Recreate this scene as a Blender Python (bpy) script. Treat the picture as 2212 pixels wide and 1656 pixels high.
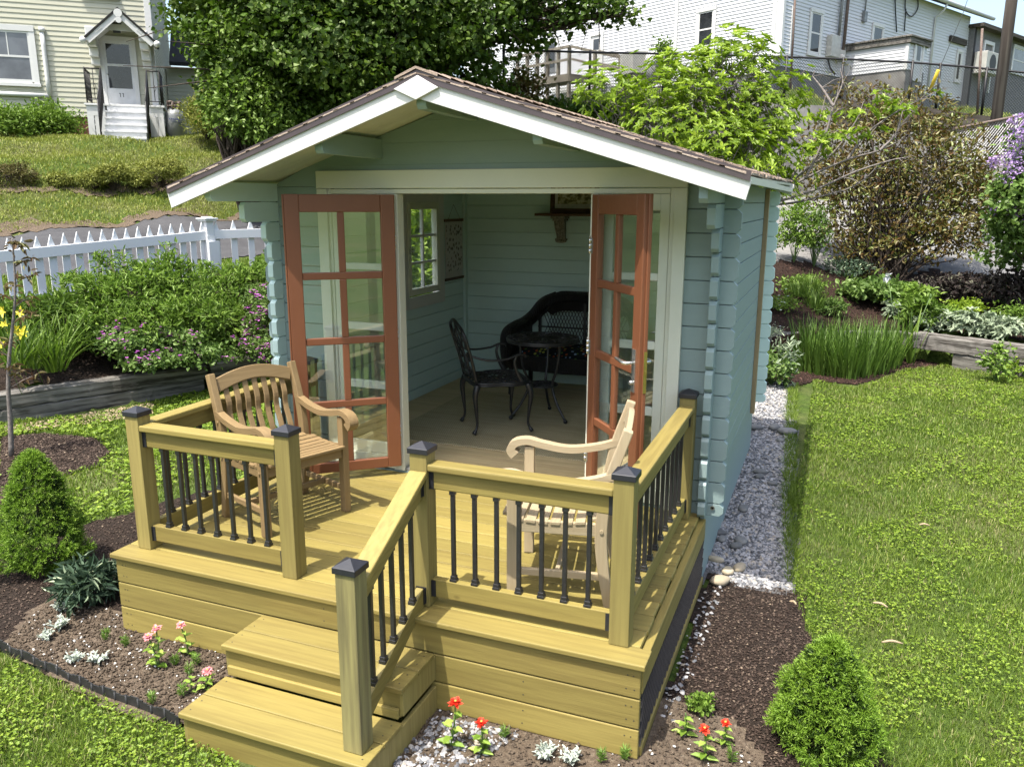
import bpy, math, random
import numpy as np
from mathutils import Vector, Matrix
R = math.radians
S = bpy.context.scene
for o in list(bpy.data.objects): bpy.data.objects.remove(o)
random.seed(7); NR = np.random.RandomState(7)

# ------------------------------------------------------------------ camera
CAM = Vector((0.5866, -2.9943, 1.8831)); YAW, PITCH, ROLL = 0.37638, 0.22256, 0.00274
FPX = 2360.5 / 3000 * 2212          # focal length in pixels of a 2212 px wide picture
_f = Vector((-math.sin(YAW)*math.cos(PITCH), math.cos(YAW)*math.cos(PITCH), -math.sin(PITCH)))
_r = Vector((math.cos(YAW), math.sin(YAW), 0)); _u = _r.cross(_f)
CR = math.cos(ROLL)*_r + math.sin(ROLL)*_u
CU = -math.sin(ROLL)*_r + math.cos(ROLL)*_u
cd = bpy.data.cameras.new('camera'); cam = bpy.data.objects.new('camera', cd)
S.collection.objects.link(cam); S.camera = cam
m3 = Matrix((CR, CU, -_f)).transposed()
cam.matrix_world = Matrix.Translation(CAM) @ m3.to_4x4()
cd.sensor_width = 36; cd.lens = 2360.5/3000*36; cd.clip_start = 0.05; cd.clip_end = 3000

def ray(u, v):
    return ((u-1106)/FPX)*CR + (-(v-828)/FPX)*CU + _f
def gpt(u, v, z=-0.47):                    # point of the plane z seen at (u, v)
    d = ray(u, v); t = (z-CAM.z)/d.z; return CAM + d*t
def at(u, v, dist):                        # point at a horizontal distance
    d = ray(u, v); t = dist/math.hypot(d.x, d.y); return CAM + d*t
def hd(x, y): return math.hypot(x-CAM.x, y-CAM.y)

# ------------------------------------------------------------------ light
SUNV = Vector((-0.14, -0.39, 1.0)).normalized()
w = bpy.data.worlds.new('World'); S.world = w; w.use_nodes = True
nt = w.node_tree; bg = nt.nodes['Background']
sky = nt.nodes.new('ShaderNodeTexSky'); sky.sky_type = 'NISHITA'; sky.sun_disc = False
sky.sun_elevation = math.asin(SUNV.z); sky.sun_rotation = math.atan2(SUNV.x, SUNV.y) % (2*math.pi)
sky.air_density = 1.3; sky.dust_density = 4.8; sky.ozone_density = 2.2
nt.links.new(sky.outputs[0], bg.inputs[0]); bg.inputs[1].default_value = 0.15
sd = bpy.data.lights.new('sun', 'SUN'); sd.energy = 3.6; sd.angle = R(0.55); sd.color = (1.0, 0.955, 0.87)
sun = bpy.data.objects.new('sun', sd); S.collection.objects.link(sun)
sun.rotation_euler = (-SUNV).to_track_quat('-Z', 'Y').to_euler()
S.view_settings.view_transform = 'Standard'; S.view_settings.look = 'None'
S.view_settings.gamma = 1; S.view_settings.use_curve_mapping = False
S.view_settings.exposure = 1.38
S.render.engine = 'CYCLES'
S.cycles.max_bounces = 8; S.cycles.diffuse_bounces = 8; S.cycles.glossy_bounces = 4
S.cycles.transparent_max_bounces = 16; S.cycles.transmission_bounces = 4

# ------------------------------------------------------------------ materials
M = {}
def nodes(name):
    m = bpy.data.materials.new(name); m.use_nodes = True; t = m.node_tree
    for n in list(t.nodes): t.nodes.remove(n)
    out = t.nodes.new('ShaderNodeOutputMaterial'); return m, t, out
def N(t, kind, **kw):
    n = t.nodes.new(kind)
    for k, v in kw.items():
        if k in n.inputs.keys(): n.inputs[k].default_value = v
        else: setattr(n, k, v)
    return n
def mixc(t, fac, a, b, blend='MIX'):
    n = t.nodes.new('ShaderNodeMix'); n.data_type = 'RGBA'; n.blend_type = blend
    for s, v in ((n.inputs[0], fac), (n.inputs[6], a), (n.inputs[7], b)):
        if isinstance(v, bpy.types.NodeSocket): t.links.new(v, s)
        elif isinstance(v, (tuple, list)): s.default_value = tuple(v)+((1,) if len(v) == 3 else ())
        else: s.default_value = v
    return n.outputs[2]
def mathn(t, op, a, b=None, c=None):
    n = t.nodes.new('ShaderNodeMath'); n.operation = op
    for i, v in enumerate((a, b, c)):
        if v is None: continue
        if isinstance(v, bpy.types.NodeSocket): t.links.new(v, n.inputs[i])
        else: n.inputs[i].default_value = v
    return n.outputs[0]
def ramp(t, fac, stops):
    n = t.nodes.new('ShaderNodeValToRGB'); t.links.new(fac, n.inputs[0])
    e = n.color_ramp.elements
    while len(e) < len(stops): e.new(0.5)
    for i, (p, c) in enumerate(stops):
        e[i].position = p; e[i].color = (c if isinstance(c, (tuple, list)) else (c, c, c)) + ((1,) if not isinstance(c, (tuple, list)) or len(c) == 3 else ())
    return n.outputs[0]
def coords(t, scale=(1, 1, 1), src='Object', rot=(0, 0, 0)):
    tc = t.nodes.new('ShaderNodeTexCoord'); mp = t.nodes.new('ShaderNodeMapping')
    mp.inputs['Scale'].default_value = scale; mp.inputs['Rotation'].default_value = rot
    t.links.new(tc.outputs[src], mp.inputs[0]); return mp.outputs[0]
def noise(t, vec, scale, detail=4, rough=0.55):
    n = t.nodes.new('ShaderNodeTexNoise'); n.inputs['Scale'].default_value = scale
    n.inputs['Detail'].default_value = detail; n.inputs['Roughness'].default_value = rough
    if vec: t.links.new(vec, n.inputs['Vector'])
    return n.outputs[0]
def rnd(t):
    a = t.nodes.new('ShaderNodeAttribute'); a.attribute_name = 'rnd'; return a.outputs['Fac']
def bump(t, h, strength, dist=0.01):
    b = t.nodes.new('ShaderNodeBump'); b.inputs['Strength'].default_value = strength
    b.inputs['Distance'].default_value = dist; t.links.new(h, b.inputs['Height']); return b.outputs[0]
def princ(t, out, col, rough=0.6, normal=None, metallic=0.0, spec=0.5):
    p = t.nodes.new('ShaderNodeBsdfPrincipled')
    if isinstance(col, bpy.types.NodeSocket): t.links.new(col, p.inputs['Base Color'])
    else: p.inputs['Base Color'].default_value = tuple(col)+(1,)
    if isinstance(rough, bpy.types.NodeSocket): t.links.new(rough, p.inputs['Roughness'])
    else: p.inputs['Roughness'].default_value = rough
    p.inputs['Metallic'].default_value = metallic; p.inputs['Specular IOR Level'].default_value = spec
    if normal: t.links.new(normal, p.inputs['Normal'])
    t.links.new(p.outputs[0], out.inputs[0]); return p
KEEP = {'lit_teal_paint': 1.0, 'pine_floor': 1.0, 'cream_paint': .88, 'black_metal': 1.0, 'cap_black': .9, 'iron_black': 1.0, 'paper': 1.0, 'dark_wood': 1.0, 'steel': 1.0, 'dark_glass': .8, 'curtain_glass': .9, 'carved': 1.2, 'teal_paint': .76, 'sage_paint': .80, 'off_white': .8, 'white_siding': .80, 'board_white': .70, 'fence_white': .80, 'blade': .86, 'clover': .86, 'grass_ground': .86, 'asphalt': .8, 'dry_blade': .8, 'deck_wood_x': .76, 'deck_wood_y': .76, 'deck_wood_z': .76}
def K_(name, *cs):
    k = KEEP.get(name, .72); return [None if c is None else tuple(x*k for x in c) for c in cs]
def sc(c, k): return tuple(min(1, x*k) for x in c)

def paint(name, c, rough=0.45, dirt=0.12, dirtcol=None, scale=6, stretch=(1, 1, 1), bmp=0.12, var=0.08, spec=0.4):
    c, dirtcol = K_(name, c, dirtcol)
    m, t, out = nodes(name); v = coords(t, stretch)
    n1 = noise(t, v, scale, 5); n2 = noise(t, v, scale*9, 4)
    f = ramp(t, n1, [(0.35, 0.0), (0.75, 1.0)])
    col = mixc(t, mathn(t, 'MULTIPLY', f, dirt*2), c, dirtcol or sc(c, 0.72))
    col = mixc(t, mathn(t, 'MULTIPLY', n2, 0.22), col, sc(c, 0.84))
    r = mathn(t, 'ADD', mathn(t, 'MULTIPLY', rnd(t), var), 1-var/2)
    mm = t.nodes.new('ShaderNodeVectorMath'); mm.operation = 'SCALE'
    t.links.new(col, mm.inputs[0]); t.links.new(r, mm.inputs['Scale'])
    rr = mathn(t, 'ADD', mathn(t, 'MULTIPLY', n2, 0.2), rough-0.1)
    princ(t, out, mm.outputs[0], rr, bump(t, n2, bmp, 0.004), spec=spec)
    M[name] = m; return m

def wood(name, c, dark, axis='x', scale=1.0, rough=0.55, grain=0.48, var=0.30, knots=True, bmp=0.25, spec=0.35):
    c, dark = K_(name, c, dark)
    m, t, out = nodes(name)
    st = {'x': (0.05, 1, 1), 'y': (1, 0.05, 1), 'z': (1, 1, 0.05), 'n': (1, 1, 1)}[axis]
    tc = t.nodes.new('ShaderNodeTexCoord'); mp = t.nodes.new('ShaderNodeMapping'); mp.inputs['Scale'].default_value = st
    off = t.nodes.new('ShaderNodeVectorMath'); off.operation = 'SCALE'; off.inputs[0].default_value = (3.1, 7.7, 5.3)
    t.links.new(rnd(t), off.inputs['Scale']); add = t.nodes.new('ShaderNodeVectorMath')
    t.links.new(tc.outputs['Object'], add.inputs[0]); t.links.new(off.outputs[0], add.inputs[1])
    t.links.new(add.outputs[0], mp.inputs[0]); v = mp.outputs[0]
    g = noise(t, v, 45*scale, 3, 0.6); g2 = noise(t, v, 11*scale, 3)
    fine = noise(t, v, 160*scale, 2)
    f = mathn(t, 'MULTIPLY', ramp(t, g, [(0.38, 0), (0.68, 1)]), grain)
    f = mathn(t, 'ADD', f, mathn(t, 'MULTIPLY', ramp(t, g2, [(0.45, 0), (0.75, 1)]), grain*0.6))
    col = mixc(t, f, c, dark)
    col = mixc(t, mathn(t, 'MULTIPLY', ramp(t, noise(t, v, 3.0*scale, 3), [(0.4, 0), (0.7, 1)]), 0.35 if knots else 0.15), col, (c[0]*.78, c[1]*.86, c[2]*.75))
    if knots:
        vr = t.nodes.new('ShaderNodeTexVoronoi'); vr.inputs['Scale'].default_value = 4.2
        mp2 = t.nodes.new('ShaderNodeMapping'); mp2.inputs['Scale'].default_value = tuple(0.55 if s < 1 else 1.0 for s in st)
        t.links.new(add.outputs[0], mp2.inputs[0]); t.links.new(mp2.outputs[0], vr.inputs['Vector'])
        k = ramp(t, vr.outputs['Distance'], [(0.0, 1.0), (0.035, 0.9), (0.06, 0.0)])
        col = mixc(t, mathn(t, 'MULTIPLY', k, 0.55), col, sc(dark, 0.5))
    r = mathn(t, 'ADD', mathn(t, 'MULTIPLY', rnd(t), var), 1-var/2)
    mm = t.nodes.new('ShaderNodeVectorMath'); mm.operation = 'SCALE'
    t.links.new(col, mm.inputs[0]); t.links.new(r, mm.inputs['Scale'])
    princ(t, out, mm.outputs[0], mathn(t, 'ADD', mathn(t, 'MULTIPLY', g, 0.25), rough-0.12), bump(t, mathn(t, 'ADD', g, fine), bmp, 0.003), spec=spec)
    M[name] = m; return m

def leafm(name, c1, c2, c3=None, trans=0.3, rough=0.5, gloss=0.03):
    c1, c2, c3 = K_(name, c1, c2, c3)
    m, t, out = nodes(name); r = rnd(t)
    stops = [(0.0, c1), (1.0, c2)] if c3 is None else [(0.0, c1), (0.55, c2), (1.0, c3)]
    col = ramp(t, r, stops)
    d = N(t, 'ShaderNodeBsdfDiffuse'); tr = N(t, 'ShaderNodeBsdfTranslucent')
    t.links.new(col, d.inputs['Color']); b = mixc(t, 0.35, col, (0.5, 0.7, 0.05), 'MULTIPLY')
    ad = t.nodes.new('ShaderNodeVectorMath'); ad.operation = 'SCALE'; ad.inputs['Scale'].default_value = 1.35
    t.links.new(b, ad.inputs[0]); t.links.new(ad.outputs[0], tr.inputs['Color'])
    g = N(t, 'ShaderNodeBsdfGlossy', Roughness=rough, Color=(.8, .9, .6, 1))
    mx = N(t, 'ShaderNodeMixShader', Fac=trans); t.links.new(d.outputs[0], mx.inputs[1]); t.links.new(tr.outputs[0], mx.inputs[2])
    m2 = N(t, 'ShaderNodeMixShader', Fac=gloss); t.links.new(mx.outputs[0], m2.inputs[1]); t.links.new(g.outputs[0], m2.inputs[2])
    t.links.new(m2.outputs[0], out.inputs[0]); M[name] = m; return m

def plain(name, c, rough=0.5, metallic=0.0, bmp=0.0, scale=30, c2=None, spec=0.5, var=0.0):
    c, c2 = K_(name, c, c2)
    m, t, out = nodes(name); v = coords(t)
    n = noise(t, v, scale, 4)
    col = mixc(t, ramp(t, n, [(0.35, 0), (0.7, 1)]), c, c2 or sc(c, 0.8))
    if var:
        r = mathn(t, 'ADD', mathn(t, 'MULTIPLY', rnd(t), var), 1-var/2)
        mm = t.nodes.new('ShaderNodeVectorMath'); mm.operation = 'SCALE'
        t.links.new(col, mm.inputs[0]); t.links.new(r, mm.inputs['Scale']); col = mm.outputs[0]
    princ(t, out, col, rough, bump(t, n, bmp, 0.01) if bmp else None, metallic, spec)
    M[name] = m; return m

paint('lit_teal_paint', (0.53, 0.68, 0.64), rough=0.5, dirt=0.08, stretch=(1, 1, 4), bmp=0.2)  # paler copy of the teal paint, indoor brightness put into its colour
paint('teal_paint', (0.29, 0.385, 0.375), rough=0.5, dirt=0.10, stretch=(1, 1, 4), bmp=0.2)
paint('sage_paint', (0.30, 0.41, 0.37), rough=0.5, dirt=0.10, stretch=(1, 1, 4), bmp=0.2)
paint('cream_paint', (0.66, 0.67, 0.56), rough=0.5, dirt=0.06, bmp=0.1)
paint('white_paint', (0.78, 0.78, 0.76), rough=0.5, dirt=0.05, bmp=0.1)
paint('board_white', (0.76, 0.77, 0.73), rough=0.5, dirt=0.05, bmp=0.15, stretch=(0.2, 1, 1))
paint('door_paint', (0.215, 0.080, 0.036), rough=0.42, dirt=0.14, dirtcol=(0.16, 0.05, 0.026), scale=4, bmp=0.25, stretch=(1, 1, .4))
Y1, Y2 = (0.298, 0.236, 0.068), (0.160, 0.116, 0.030)
wood('deck_wood_x', Y1, Y2, 'x'); wood('deck_wood_y', Y1, Y2, 'y'); wood('deck_wood_z', (0.298, 0.242, 0.080), (0.165, 0.125, 0.038), 'z')
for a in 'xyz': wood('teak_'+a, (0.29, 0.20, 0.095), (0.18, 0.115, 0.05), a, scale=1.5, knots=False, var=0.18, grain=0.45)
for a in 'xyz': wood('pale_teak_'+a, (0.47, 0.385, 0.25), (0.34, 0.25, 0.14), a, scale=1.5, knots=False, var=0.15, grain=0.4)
wood('newel_wood', (0.30, 0.265, 0.11), (0.13, 0.11, 0.055), 'z', scale=.8, grain=.9)
wood('pine_floor', (0.56, 0.45, 0.26), (0.36, 0.26, 0.12), 'x', var=0.2)
wood('raw_wood', (0.42, 0.31, 0.17), (0.27, 0.19, 0.1), 'z')
wood('dark_wood', (0.10, 0.045, 0.025), (0.035, 0.018, 0.01), 'x', knots=False)
for a in 'xyz': wood('weathered_'+a, (0.30, 0.28, 0.255), (0.055, 0.048, 0.042), a, scale=0.7, grain=1.0, knots=False, bmp=1.0, rough=0.85, spec=0.1)
wood('timber_dark', (0.10, 0.085, 0.07), (0.03, 0.025, 0.02), 'x', scale=.4, grain=0.9, knots=False, bmp=0.8, rough=0.9)
wood('grey_deck', (0.28, 0.25, 0.20), (0.12, 0.10, 0.08), 'x', scale=.3, grain=0.8, knots=False, rough=0.85)
wood('pole_wood', (0.27, 0.23, 0.19), (0.09, 0.07, 0.06), 'z', scale=.25, grain=1.0, knots=False, rough=0.9, bmp=0.8)
plain('black_metal', (0.012, 0.012, 0.013), 0.38, 0.0, 0.05, 60, c2=(0.02, 0.02, 0.021), spec=0.6)
plain('cap_black', (0.016, 0.017, 0.022), 0.45, 0.0, 0.05, 60)
plain('iron_black', (0.02, 0.019, 0.02), 0.5, 0.3)
plain('brown_metal', (0.12, 0.095, 0.10), 0.35, 0.4, 0.03, 8, c2=(0.10, 0.08, 0.085))
plain('steel', (0.62, 0.62, 0.60), 0.25, 0.9)
plain('brass', (0.62, 0.50, 0.16), 0.3, 0.9)
plain('grey_metal', (0.33, 0.34, 0.35), 0.5, 0.5, 0.1, 6, c2=(0.24, 0.24, 0.24))
plain('tank_metal', (0.30, 0.31, 0.31), 0.4, 0.3, 0.1, 3, c2=(0.20, 0.21, 0.20))
plain('rust_metal', (0.16, 0.10, 0.075), 0.8, 0.2, 0.3, 20, c2=(0.20, 0.17, 0.15))
plain('edging_black', (0.014, 0.014, 0.014), 0.55, 0, 0.2, 30, c2=(0.03, 0.03, 0.028))
plain('tar', (0.02, 0.02, 0.02), 0.9)
plain('stucco_grey', (0.22, 0.22, 0.22), 0.95, 0, 0.9, 18, c2=(0.15, 0.15, 0.15))
plain('concrete', (0.30, 0.29, 0.27), 0.95, 0, 0.8, 3, c2=(0.16, 0.15, 0.14))
plain('rock', (0.13, 0.12, 0.115), 0.9, 0, 1.0, 4, c2=(0.05, 0.05, 0.047))
plain('brick_red', (0.16, 0.055, 0.04), 0.9, 0, 0.5, 12, c2=(0.11, 0.04, 0.03))
plain('ac_beige', (0.58, 0.57, 0.52), 0.5, 0, 0.05, 5)
plain('off_white', (0.70, 0.71, 0.72), 0.5, 0, 0.05, 5)
plain('yellow_plastic', (0.70, 0.52, 0.03), 0.5)
plain('dark_glass', (0.018, 0.02, 0.024), 0.06, 0, 0, 3, c2=(0.04, 0.043, 0.048), spec=0.8)
plain('curtain_glass', (0.14, 0.15, 0.17), 0.12, 0, 0, 2, c2=(0.07, 0.075, 0.09), spec=0.8)
plain('bark', (0.085, 0.062, 0.045), 0.95, 0, 1.0, 20, c2=(0.03, 0.022, 0.016))
plain('grey_bark', (0.24, 0.21, 0.19), 0.9, 0, 0.6, 40, c2=(0.13, 0.11, 0.10))
plain('brown_stem', (0.075, 0.045, 0.03), 0.8)
plain('green_stem', (0.10, 0.18, 0.04), 0.6)
plain('interior_dark', (0.02, 0.02, 0.022), 0.8)
plain('stone_mix', (0.19, 0.185, 0.17), 0.75, 0, 0.3, 14, c2=(0.12, 0.12, 0.12), var=0.5)
plain('tan_stone', (0.48, 0.40, 0.27), 0.8, 0, 0.4, 12, c2=(0.33, 0.28, 0.20), var=0.3)
plain('perlite', (0.75, 0.74, 0.70), 0.8)
plain('dry_chip', (0.42, 0.32, 0.20), 0.9, 0, 0.2, 30)

# siding paints
paint('yellow_siding', (0.60, 0.59, 0.46), rough=0.55, dirt=0.08, scale=1.2, bmp=0.05, var=0.06)
paint('white_siding', (0.68, 0.69, 0.71), rough=0.5, dirt=0.05, scale=0.8, bmp=0.05, var=0.04)
# glass: thin pane, mostly clear, mirror by fresnel
m, t, out = nodes('pane_glass')
gl = N(t, 'ShaderNodeBsdfGlossy', Roughness=0.0, Color=(1, 1, 1, 1)); tr = N(t, 'ShaderNodeBsdfTransparent', Color=(0.93, 0.96, 0.95, 1))
lw = N(t, 'ShaderNodeLayerWeight', Blend=0.5); fm = mathn(t, 'ADD', mathn(t, 'MULTIPLY', mathn(t, 'POWER', lw.outputs['Facing'], 3.0), 0.75), 0.11)
mx = N(t, 'ShaderNodeMixShader'); t.links.new(fm, mx.inputs[0]); t.links.new(tr.outputs[0], mx.inputs[1]); t.links.new(gl.outputs[0], mx.inputs[2])
t.links.new(mx.outputs[0], out.inputs[0]); M['pane_glass'] = m

# shingles: rows of tabs with dark joints
def shingle(name, ca, cb, dark, su=1.0):
    m, t, out = nodes(name); v = coords(t, (1, 1, 1), 'UV')
    b = t.nodes.new('ShaderNodeTexBrick'); t.links.new(v, b.inputs['Vector'])
    b.inputs['Scale'].default_value = 1.0; b.inputs['Mortar Size'].default_value = 0.006; b.inputs['Brick Width'].default_value = 0.16
    b.inputs['Row Height'].default_value = 0.11; b.inputs['Color1'].default_value = ca+(1,); b.inputs['Color2'].default_value = cb+(1,)
    b.inputs['Mortar'].default_value = dark+(1,); b.inputs['Bias'].default_value = 0.0
    n = noise(t, v, 220, 2); n2 = noise(t, v, 9, 4)
    col = mixc(t, mathn(t, 'MULTIPLY', n, 0.55), b.outputs['Color'], sc(dark, 1.6))
    col = mixc(t, mathn(t, 'MULTIPLY', ramp(t, n2, [(0.5, 0), (0.7, 1)]), 0.25), col, sc(ca, 1.3))
    inv = mathn(t, 'SUBTRACT', 1.0, b.outputs['Fac'])
    princ(t, out, col, 0.95, bump(t, mathn(t, 'ADD', inv, mathn(t, 'MULTIPLY', n, 0.4)), 0.9, 0.008), spec=0.2); M[name] = m
shingle('shingles', (0.40, 0.30, 0.225), (0.30, 0.215, 0.16), (0.07, 0.045, 0.035))
shingle('grey_shingles', (0.11, 0.11, 0.115), (0.07, 0.07, 0.075), (0.02, 0.02, 0.02))

# grounds
def ground_mat(name, stops, sc1, sc2, bmp=0.8, dist=0.02, rough=0.95, stops2=None, mixscale=0.5):
    kk = KEEP.get(name, .72); stops = [(p_, tuple(x*kk for x in c_)) for p_, c_ in stops]; stops2 = [(p_, tuple(x*kk for x in c_)) for p_, c_ in stops2] if stops2 else None
    m, t, out = nodes(name); v = coords(t, (1, 1, 1), 'Object')
    n = noise(t, v, sc1, 6, 0.65); n2 = noise(t, v, sc2, 4)
    col = ramp(t, n, stops)
    if stops2:
        k = ramp(t, noise(t, v, mixscale, 5, 0.6), [(0.45, 0), (0.62, 1)])
        col = mixc(t, k, col, ramp(t, n, stops2))
    col = mixc(t, 0.35, col, ramp(t, n2, [(0.3, 0.25), (0.7, 1.0)]), 'MULTIPLY')
    princ(t, out, col, rough, bump(t, mathn(t, 'ADD', n, n2), bmp, dist), spec=0.15); M[name] = m; return m
ground_mat('soil', [(0.3, (0.04, 0.03, 0.02)), (0.7, (0.13, 0.10, 0.07))], 30, 90, stops2=[(0.3, (0.05, 0.07, 0.015)), (0.7, (0.13, 0.15, 0.04))])
ground_mat('dirt', [(0.3, (0.09, 0.066, 0.047)), (0.55, (0.18, 0.138, 0.098)), (0.75, (0.28, 0.23, 0.17))], 45, 160, dist=0.015)
ground_mat('mulch', [(0.3, (0.020, 0.014, 0.010)), (0.55, (0.060, 0.043, 0.033)), (0.8, (0.12, 0.09, 0.07))], 60, 170, bmp=1.0, dist=0.02)
ground_mat('red_mulch', [(0.3, (0.018, 0.011, 0.008)), (0.55, (0.055, 0.032, 0.024)), (0.8, (0.12, 0.07, 0.052))], 40, 130, bmp=1.0, dist=0.02)
ground_mat('asphalt', [(0.3, (0.15, 0.15, 0.15)), (0.7, (0.23, 0.23, 0.225))], 2.5, 120, bmp=0.4, dist=0.004, stops2=[(0.3, (0.20, 0.195, 0.185)), (0.7, (0.30, 0.29, 0.27))], mixscale=0.35)
ground_mat('dark_asphalt', [(0.3, (0.075, 0.075, 0.08)), (0.7, (0.11, 0.11, 0.115))], 2.5, 120, bmp=0.4, dist=0.004)
ground_mat('gravel_bed', [(0.3, (0.10, 0.10, 0.10)), (0.6, (0.30, 0.29, 0.28)), (0.8, (0.45, 0.44, 0.42))], 70, 150, bmp=1.0)
ground_mat('grass_ground', [(0.3, (0.035, 0.06, 0.010)), (0.6, (0.075, 0.12, 0.020)), (0.8, (0.13, 0.16, 0.04))], 14, 60, bmp=0.7, dist=0.03, stops2=[(0.3, (0.08, 0.095, 0.03)), (0.7, (0.15, 0.15, 0.06))], mixscale=0.6)
# gravel stones
m, t, out = nodes('gravel_stone'); col = ramp(t, rnd(t), [(0.0, (0.03, 0.033, 0.04)), (0.16, (0.10, 0.105, 0.115)), (0.34, (0.20, 0.197, 0.20)), (0.85, (0.37, 0.36, 0.36)), (1.0, (0.32, 0.27, 0.20))])
v = coords(t); n = noise(t, v, 90, 3); princ(t, out, mixc(t, mathn(t, 'MULTIPLY', n, 0.4), col, (0.2, 0.2, 0.2)), 0.8, bump(t, n, 0.4, 0.003), spec=0.3); M['gravel_stone'] = m
m, t, out = nodes('bark_chip'); col = ramp(t, rnd(t), [(0.0, (0.018, 0.012, 0.009)), (0.6, (0.052, 0.036, 0.028)), (0.95, (0.09, 0.066, 0.05)), (1.0, (0.20, 0.155, 0.11))])
princ(t, out, col, 0.9, spec=0.15); M['bark_chip'] = m
m, t, out = nodes('red_chip'); col = ramp(t, rnd(t), [(0.0, (0.016, 0.010, 0.008)), (0.6, (0.046, 0.027, 0.021)), (0.95, (0.10, 0.052, 0.040)), (1.0, (0.18, 0.11, 0.085))])
princ(t, out, col, 0.9, spec=0.15); M['red_chip'] = m
# rug
m, t, out = nodes('rug_weave'); v = coords(t, (1, 1, 1), 'Object', (0, 0, R(38)))
w1 = t.nodes.new('ShaderNodeTexWave'); w1.inputs['Scale'].default_value = 21; w1.inputs['Distortion'].default_value = 1.2; w1.inputs['Detail Scale'].default_value = 3; t.links.new(v, w1.inputs['Vector'])
v2 = coords(t, (1, 1, 1), 'Object'); w2 = t.nodes.new('ShaderNodeTexWave'); w2.bands_direction = 'Y'; w2.inputs['Scale'].default_value = 24; t.links.new(v2, w2.inputs['Vector'])
n = noise(t, coords(t, (0.12, 1, 1)), 26, 4)
mul = mathn(t, 'MULTIPLY', w1.outputs['Fac'], w2.outputs['Fac'])
col = mixc(t, mul, (0.32, 0.27, 0.15), (0.76, 0.69, 0.49)); col = mixc(t, ramp(t, n, [(0.4, 0), (0.65, 0.5)]), col, (0.30, 0.25, 0.14))
princ(t, out, col, 0.95, bump(t, mul, 0.8, 0.006), spec=0.1); M['rug_weave'] = m
# wicker
m, t, out = nodes('wicker'); v = coords(t, (1, 1, 1))
w1 = t.nodes.new('ShaderNodeTexWave'); w1.bands_direction = 'Z'; w1.inputs['Scale'].default_value = 26; w1.inputs['Distortion'].default_value = 1.5; t.links.new(v, w1.inputs['Vector'])
w2 = t.nodes.new('ShaderNodeTexWave'); w2.bands_direction = 'X'; w2.inputs['Scale'].default_value = 20; t.links.new(v, w2.inputs['Vector'])
h = mathn(t, 'ADD', w1.outputs['Fac'], w2.outputs['Fac'])
princ(t, out, mixc(t, w1.outputs['Fac'], (0.006, 0.005, 0.005), (0.022, 0.018, 0.016)), 0.45, bump(t, h, 0.9, 0.006)); M['wicker'] = m
# floral fabric
m, t, out = nodes('floral'); v = coords(t)
vo = t.nodes.new('ShaderNodeTexVoronoi'); vo.inputs['Scale'].default_value = 26; t.links.new(v, vo.inputs['Vector'])
sep = t.nodes.new('ShaderNodeSeparateColor'); t.links.new(vo.outputs['Color'], sep.inputs[0])
pal = ramp(t, sep.outputs[0], [(0.0, (0.012, 0.015, 0.02)), (0.30, (0.012, 0.015, 0.02)), (0.32, (0.10, 0.20, 0.05)), (0.5, (0.30, 0.32, 0.06)), (0.6, (0.35, 0.08, 0.03)), (0.75, (0.25, 0.35, 0.55)), (0.9, (0.55, 0.45, 0.12)), (1.0, (0.45, 0.45, 0.4))])
for e in t.nodes:
    if e.type == 'VALTORGB': e.color_ramp.interpolation = 'CONSTANT'
k = ramp(t, vo.outputs['Distance'], [(0.30, 1.0), (0.42, 0.0)])
princ(t, out, mixc(t, k, (0.012, 0.015, 0.02), pal), 0.9, spec=0.1); M['floral'] = m
# cloudy interior pictures
m, t, out = nodes('poster_print'); v = coords(t, (1, 1, 1))
vo = t.nodes.new('ShaderNodeTexVoronoi'); vo.inputs['Scale'].default_value = 22; vo.inputs['Randomness'].default_value = 0.8; t.links.new(v, vo.inputs['Vector'])
n = noise(t, v, 70, 4, 0.7)
k = mathn(t, 'MULTIPLY', ramp(t, vo.outputs['Distance'], [(0.28, 1), (0.46, 0)]), ramp(t, n, [(0.38, 0), (0.46, 1)]))
princ(t, out, mixc(t, k, (0.52, 0.50, 0.49), (0.10, 0.075, 0.07)), 0.9, spec=0.1); M['poster_print'] = m
plain('paper', (0.52, 0.50, 0.48), 0.9)
m, t, out = nodes('landscape_print'); v = coords(t, (1, 1, 1)); n = noise(t, coords(t, (1, 1, 1.6)), 14, 5, 0.7)
princ(t, out, ramp(t, n, [(0.35, (0.05, 0.04, 0.02)), (0.48, (0.17, 0.14, 0.05)), (0.55, (0.42, 0.38, 0.24)), (0.7, (0.62, 0.60, 0.50))]), 0.6); M['landscape_print'] = m
# leaves
leafm('maple_leaf', (0.028, 0.058, 0.007), (0.060, 0.118, 0.012), (0.14, 0.21, 0.024), trans=0.30)
leafm('light_tree_leaf', (0.08, 0.14, 0.02), (0.16, 0.26, 0.04), (0.28, 0.40, 0.08), trans=0.35)
leafm('lime_leaf', (0.12, 0.20, 0.012), (0.25, 0.37, 0.022), (0.40, 0.52, 0.05), trans=0.35, gloss=0.04)
leafm('bronze_leaf', (0.11, 0.032, 0.015), (0.135, 0.105, 0.018), (0.115, 0.19, 0.028), trans=0.25, gloss=0.06)
leafm('shrub_leaf', (0.075, 0.14, 0.016), (0.16, 0.27, 0.035), (0.28, 0.40, 0.07), trans=0.3, gloss=0.03)
leafm('azalea_leaf', (0.12, 0.14, 0.02), (0.27, 0.29, 0.06), (0.42, 0.43, 0.12), trans=0.25)
leafm('brown_azalea', (0.08, 0.05, 0.03), (0.14, 0.12, 0.04), (0.18, 0.19, 0.06), trans=0.2)
leafm('geranium_leaf', (0.06, 0.12, 0.025), (0.13, 0.22, 0.045), (0.22, 0.32, 0.09), trans=0.3)
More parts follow.
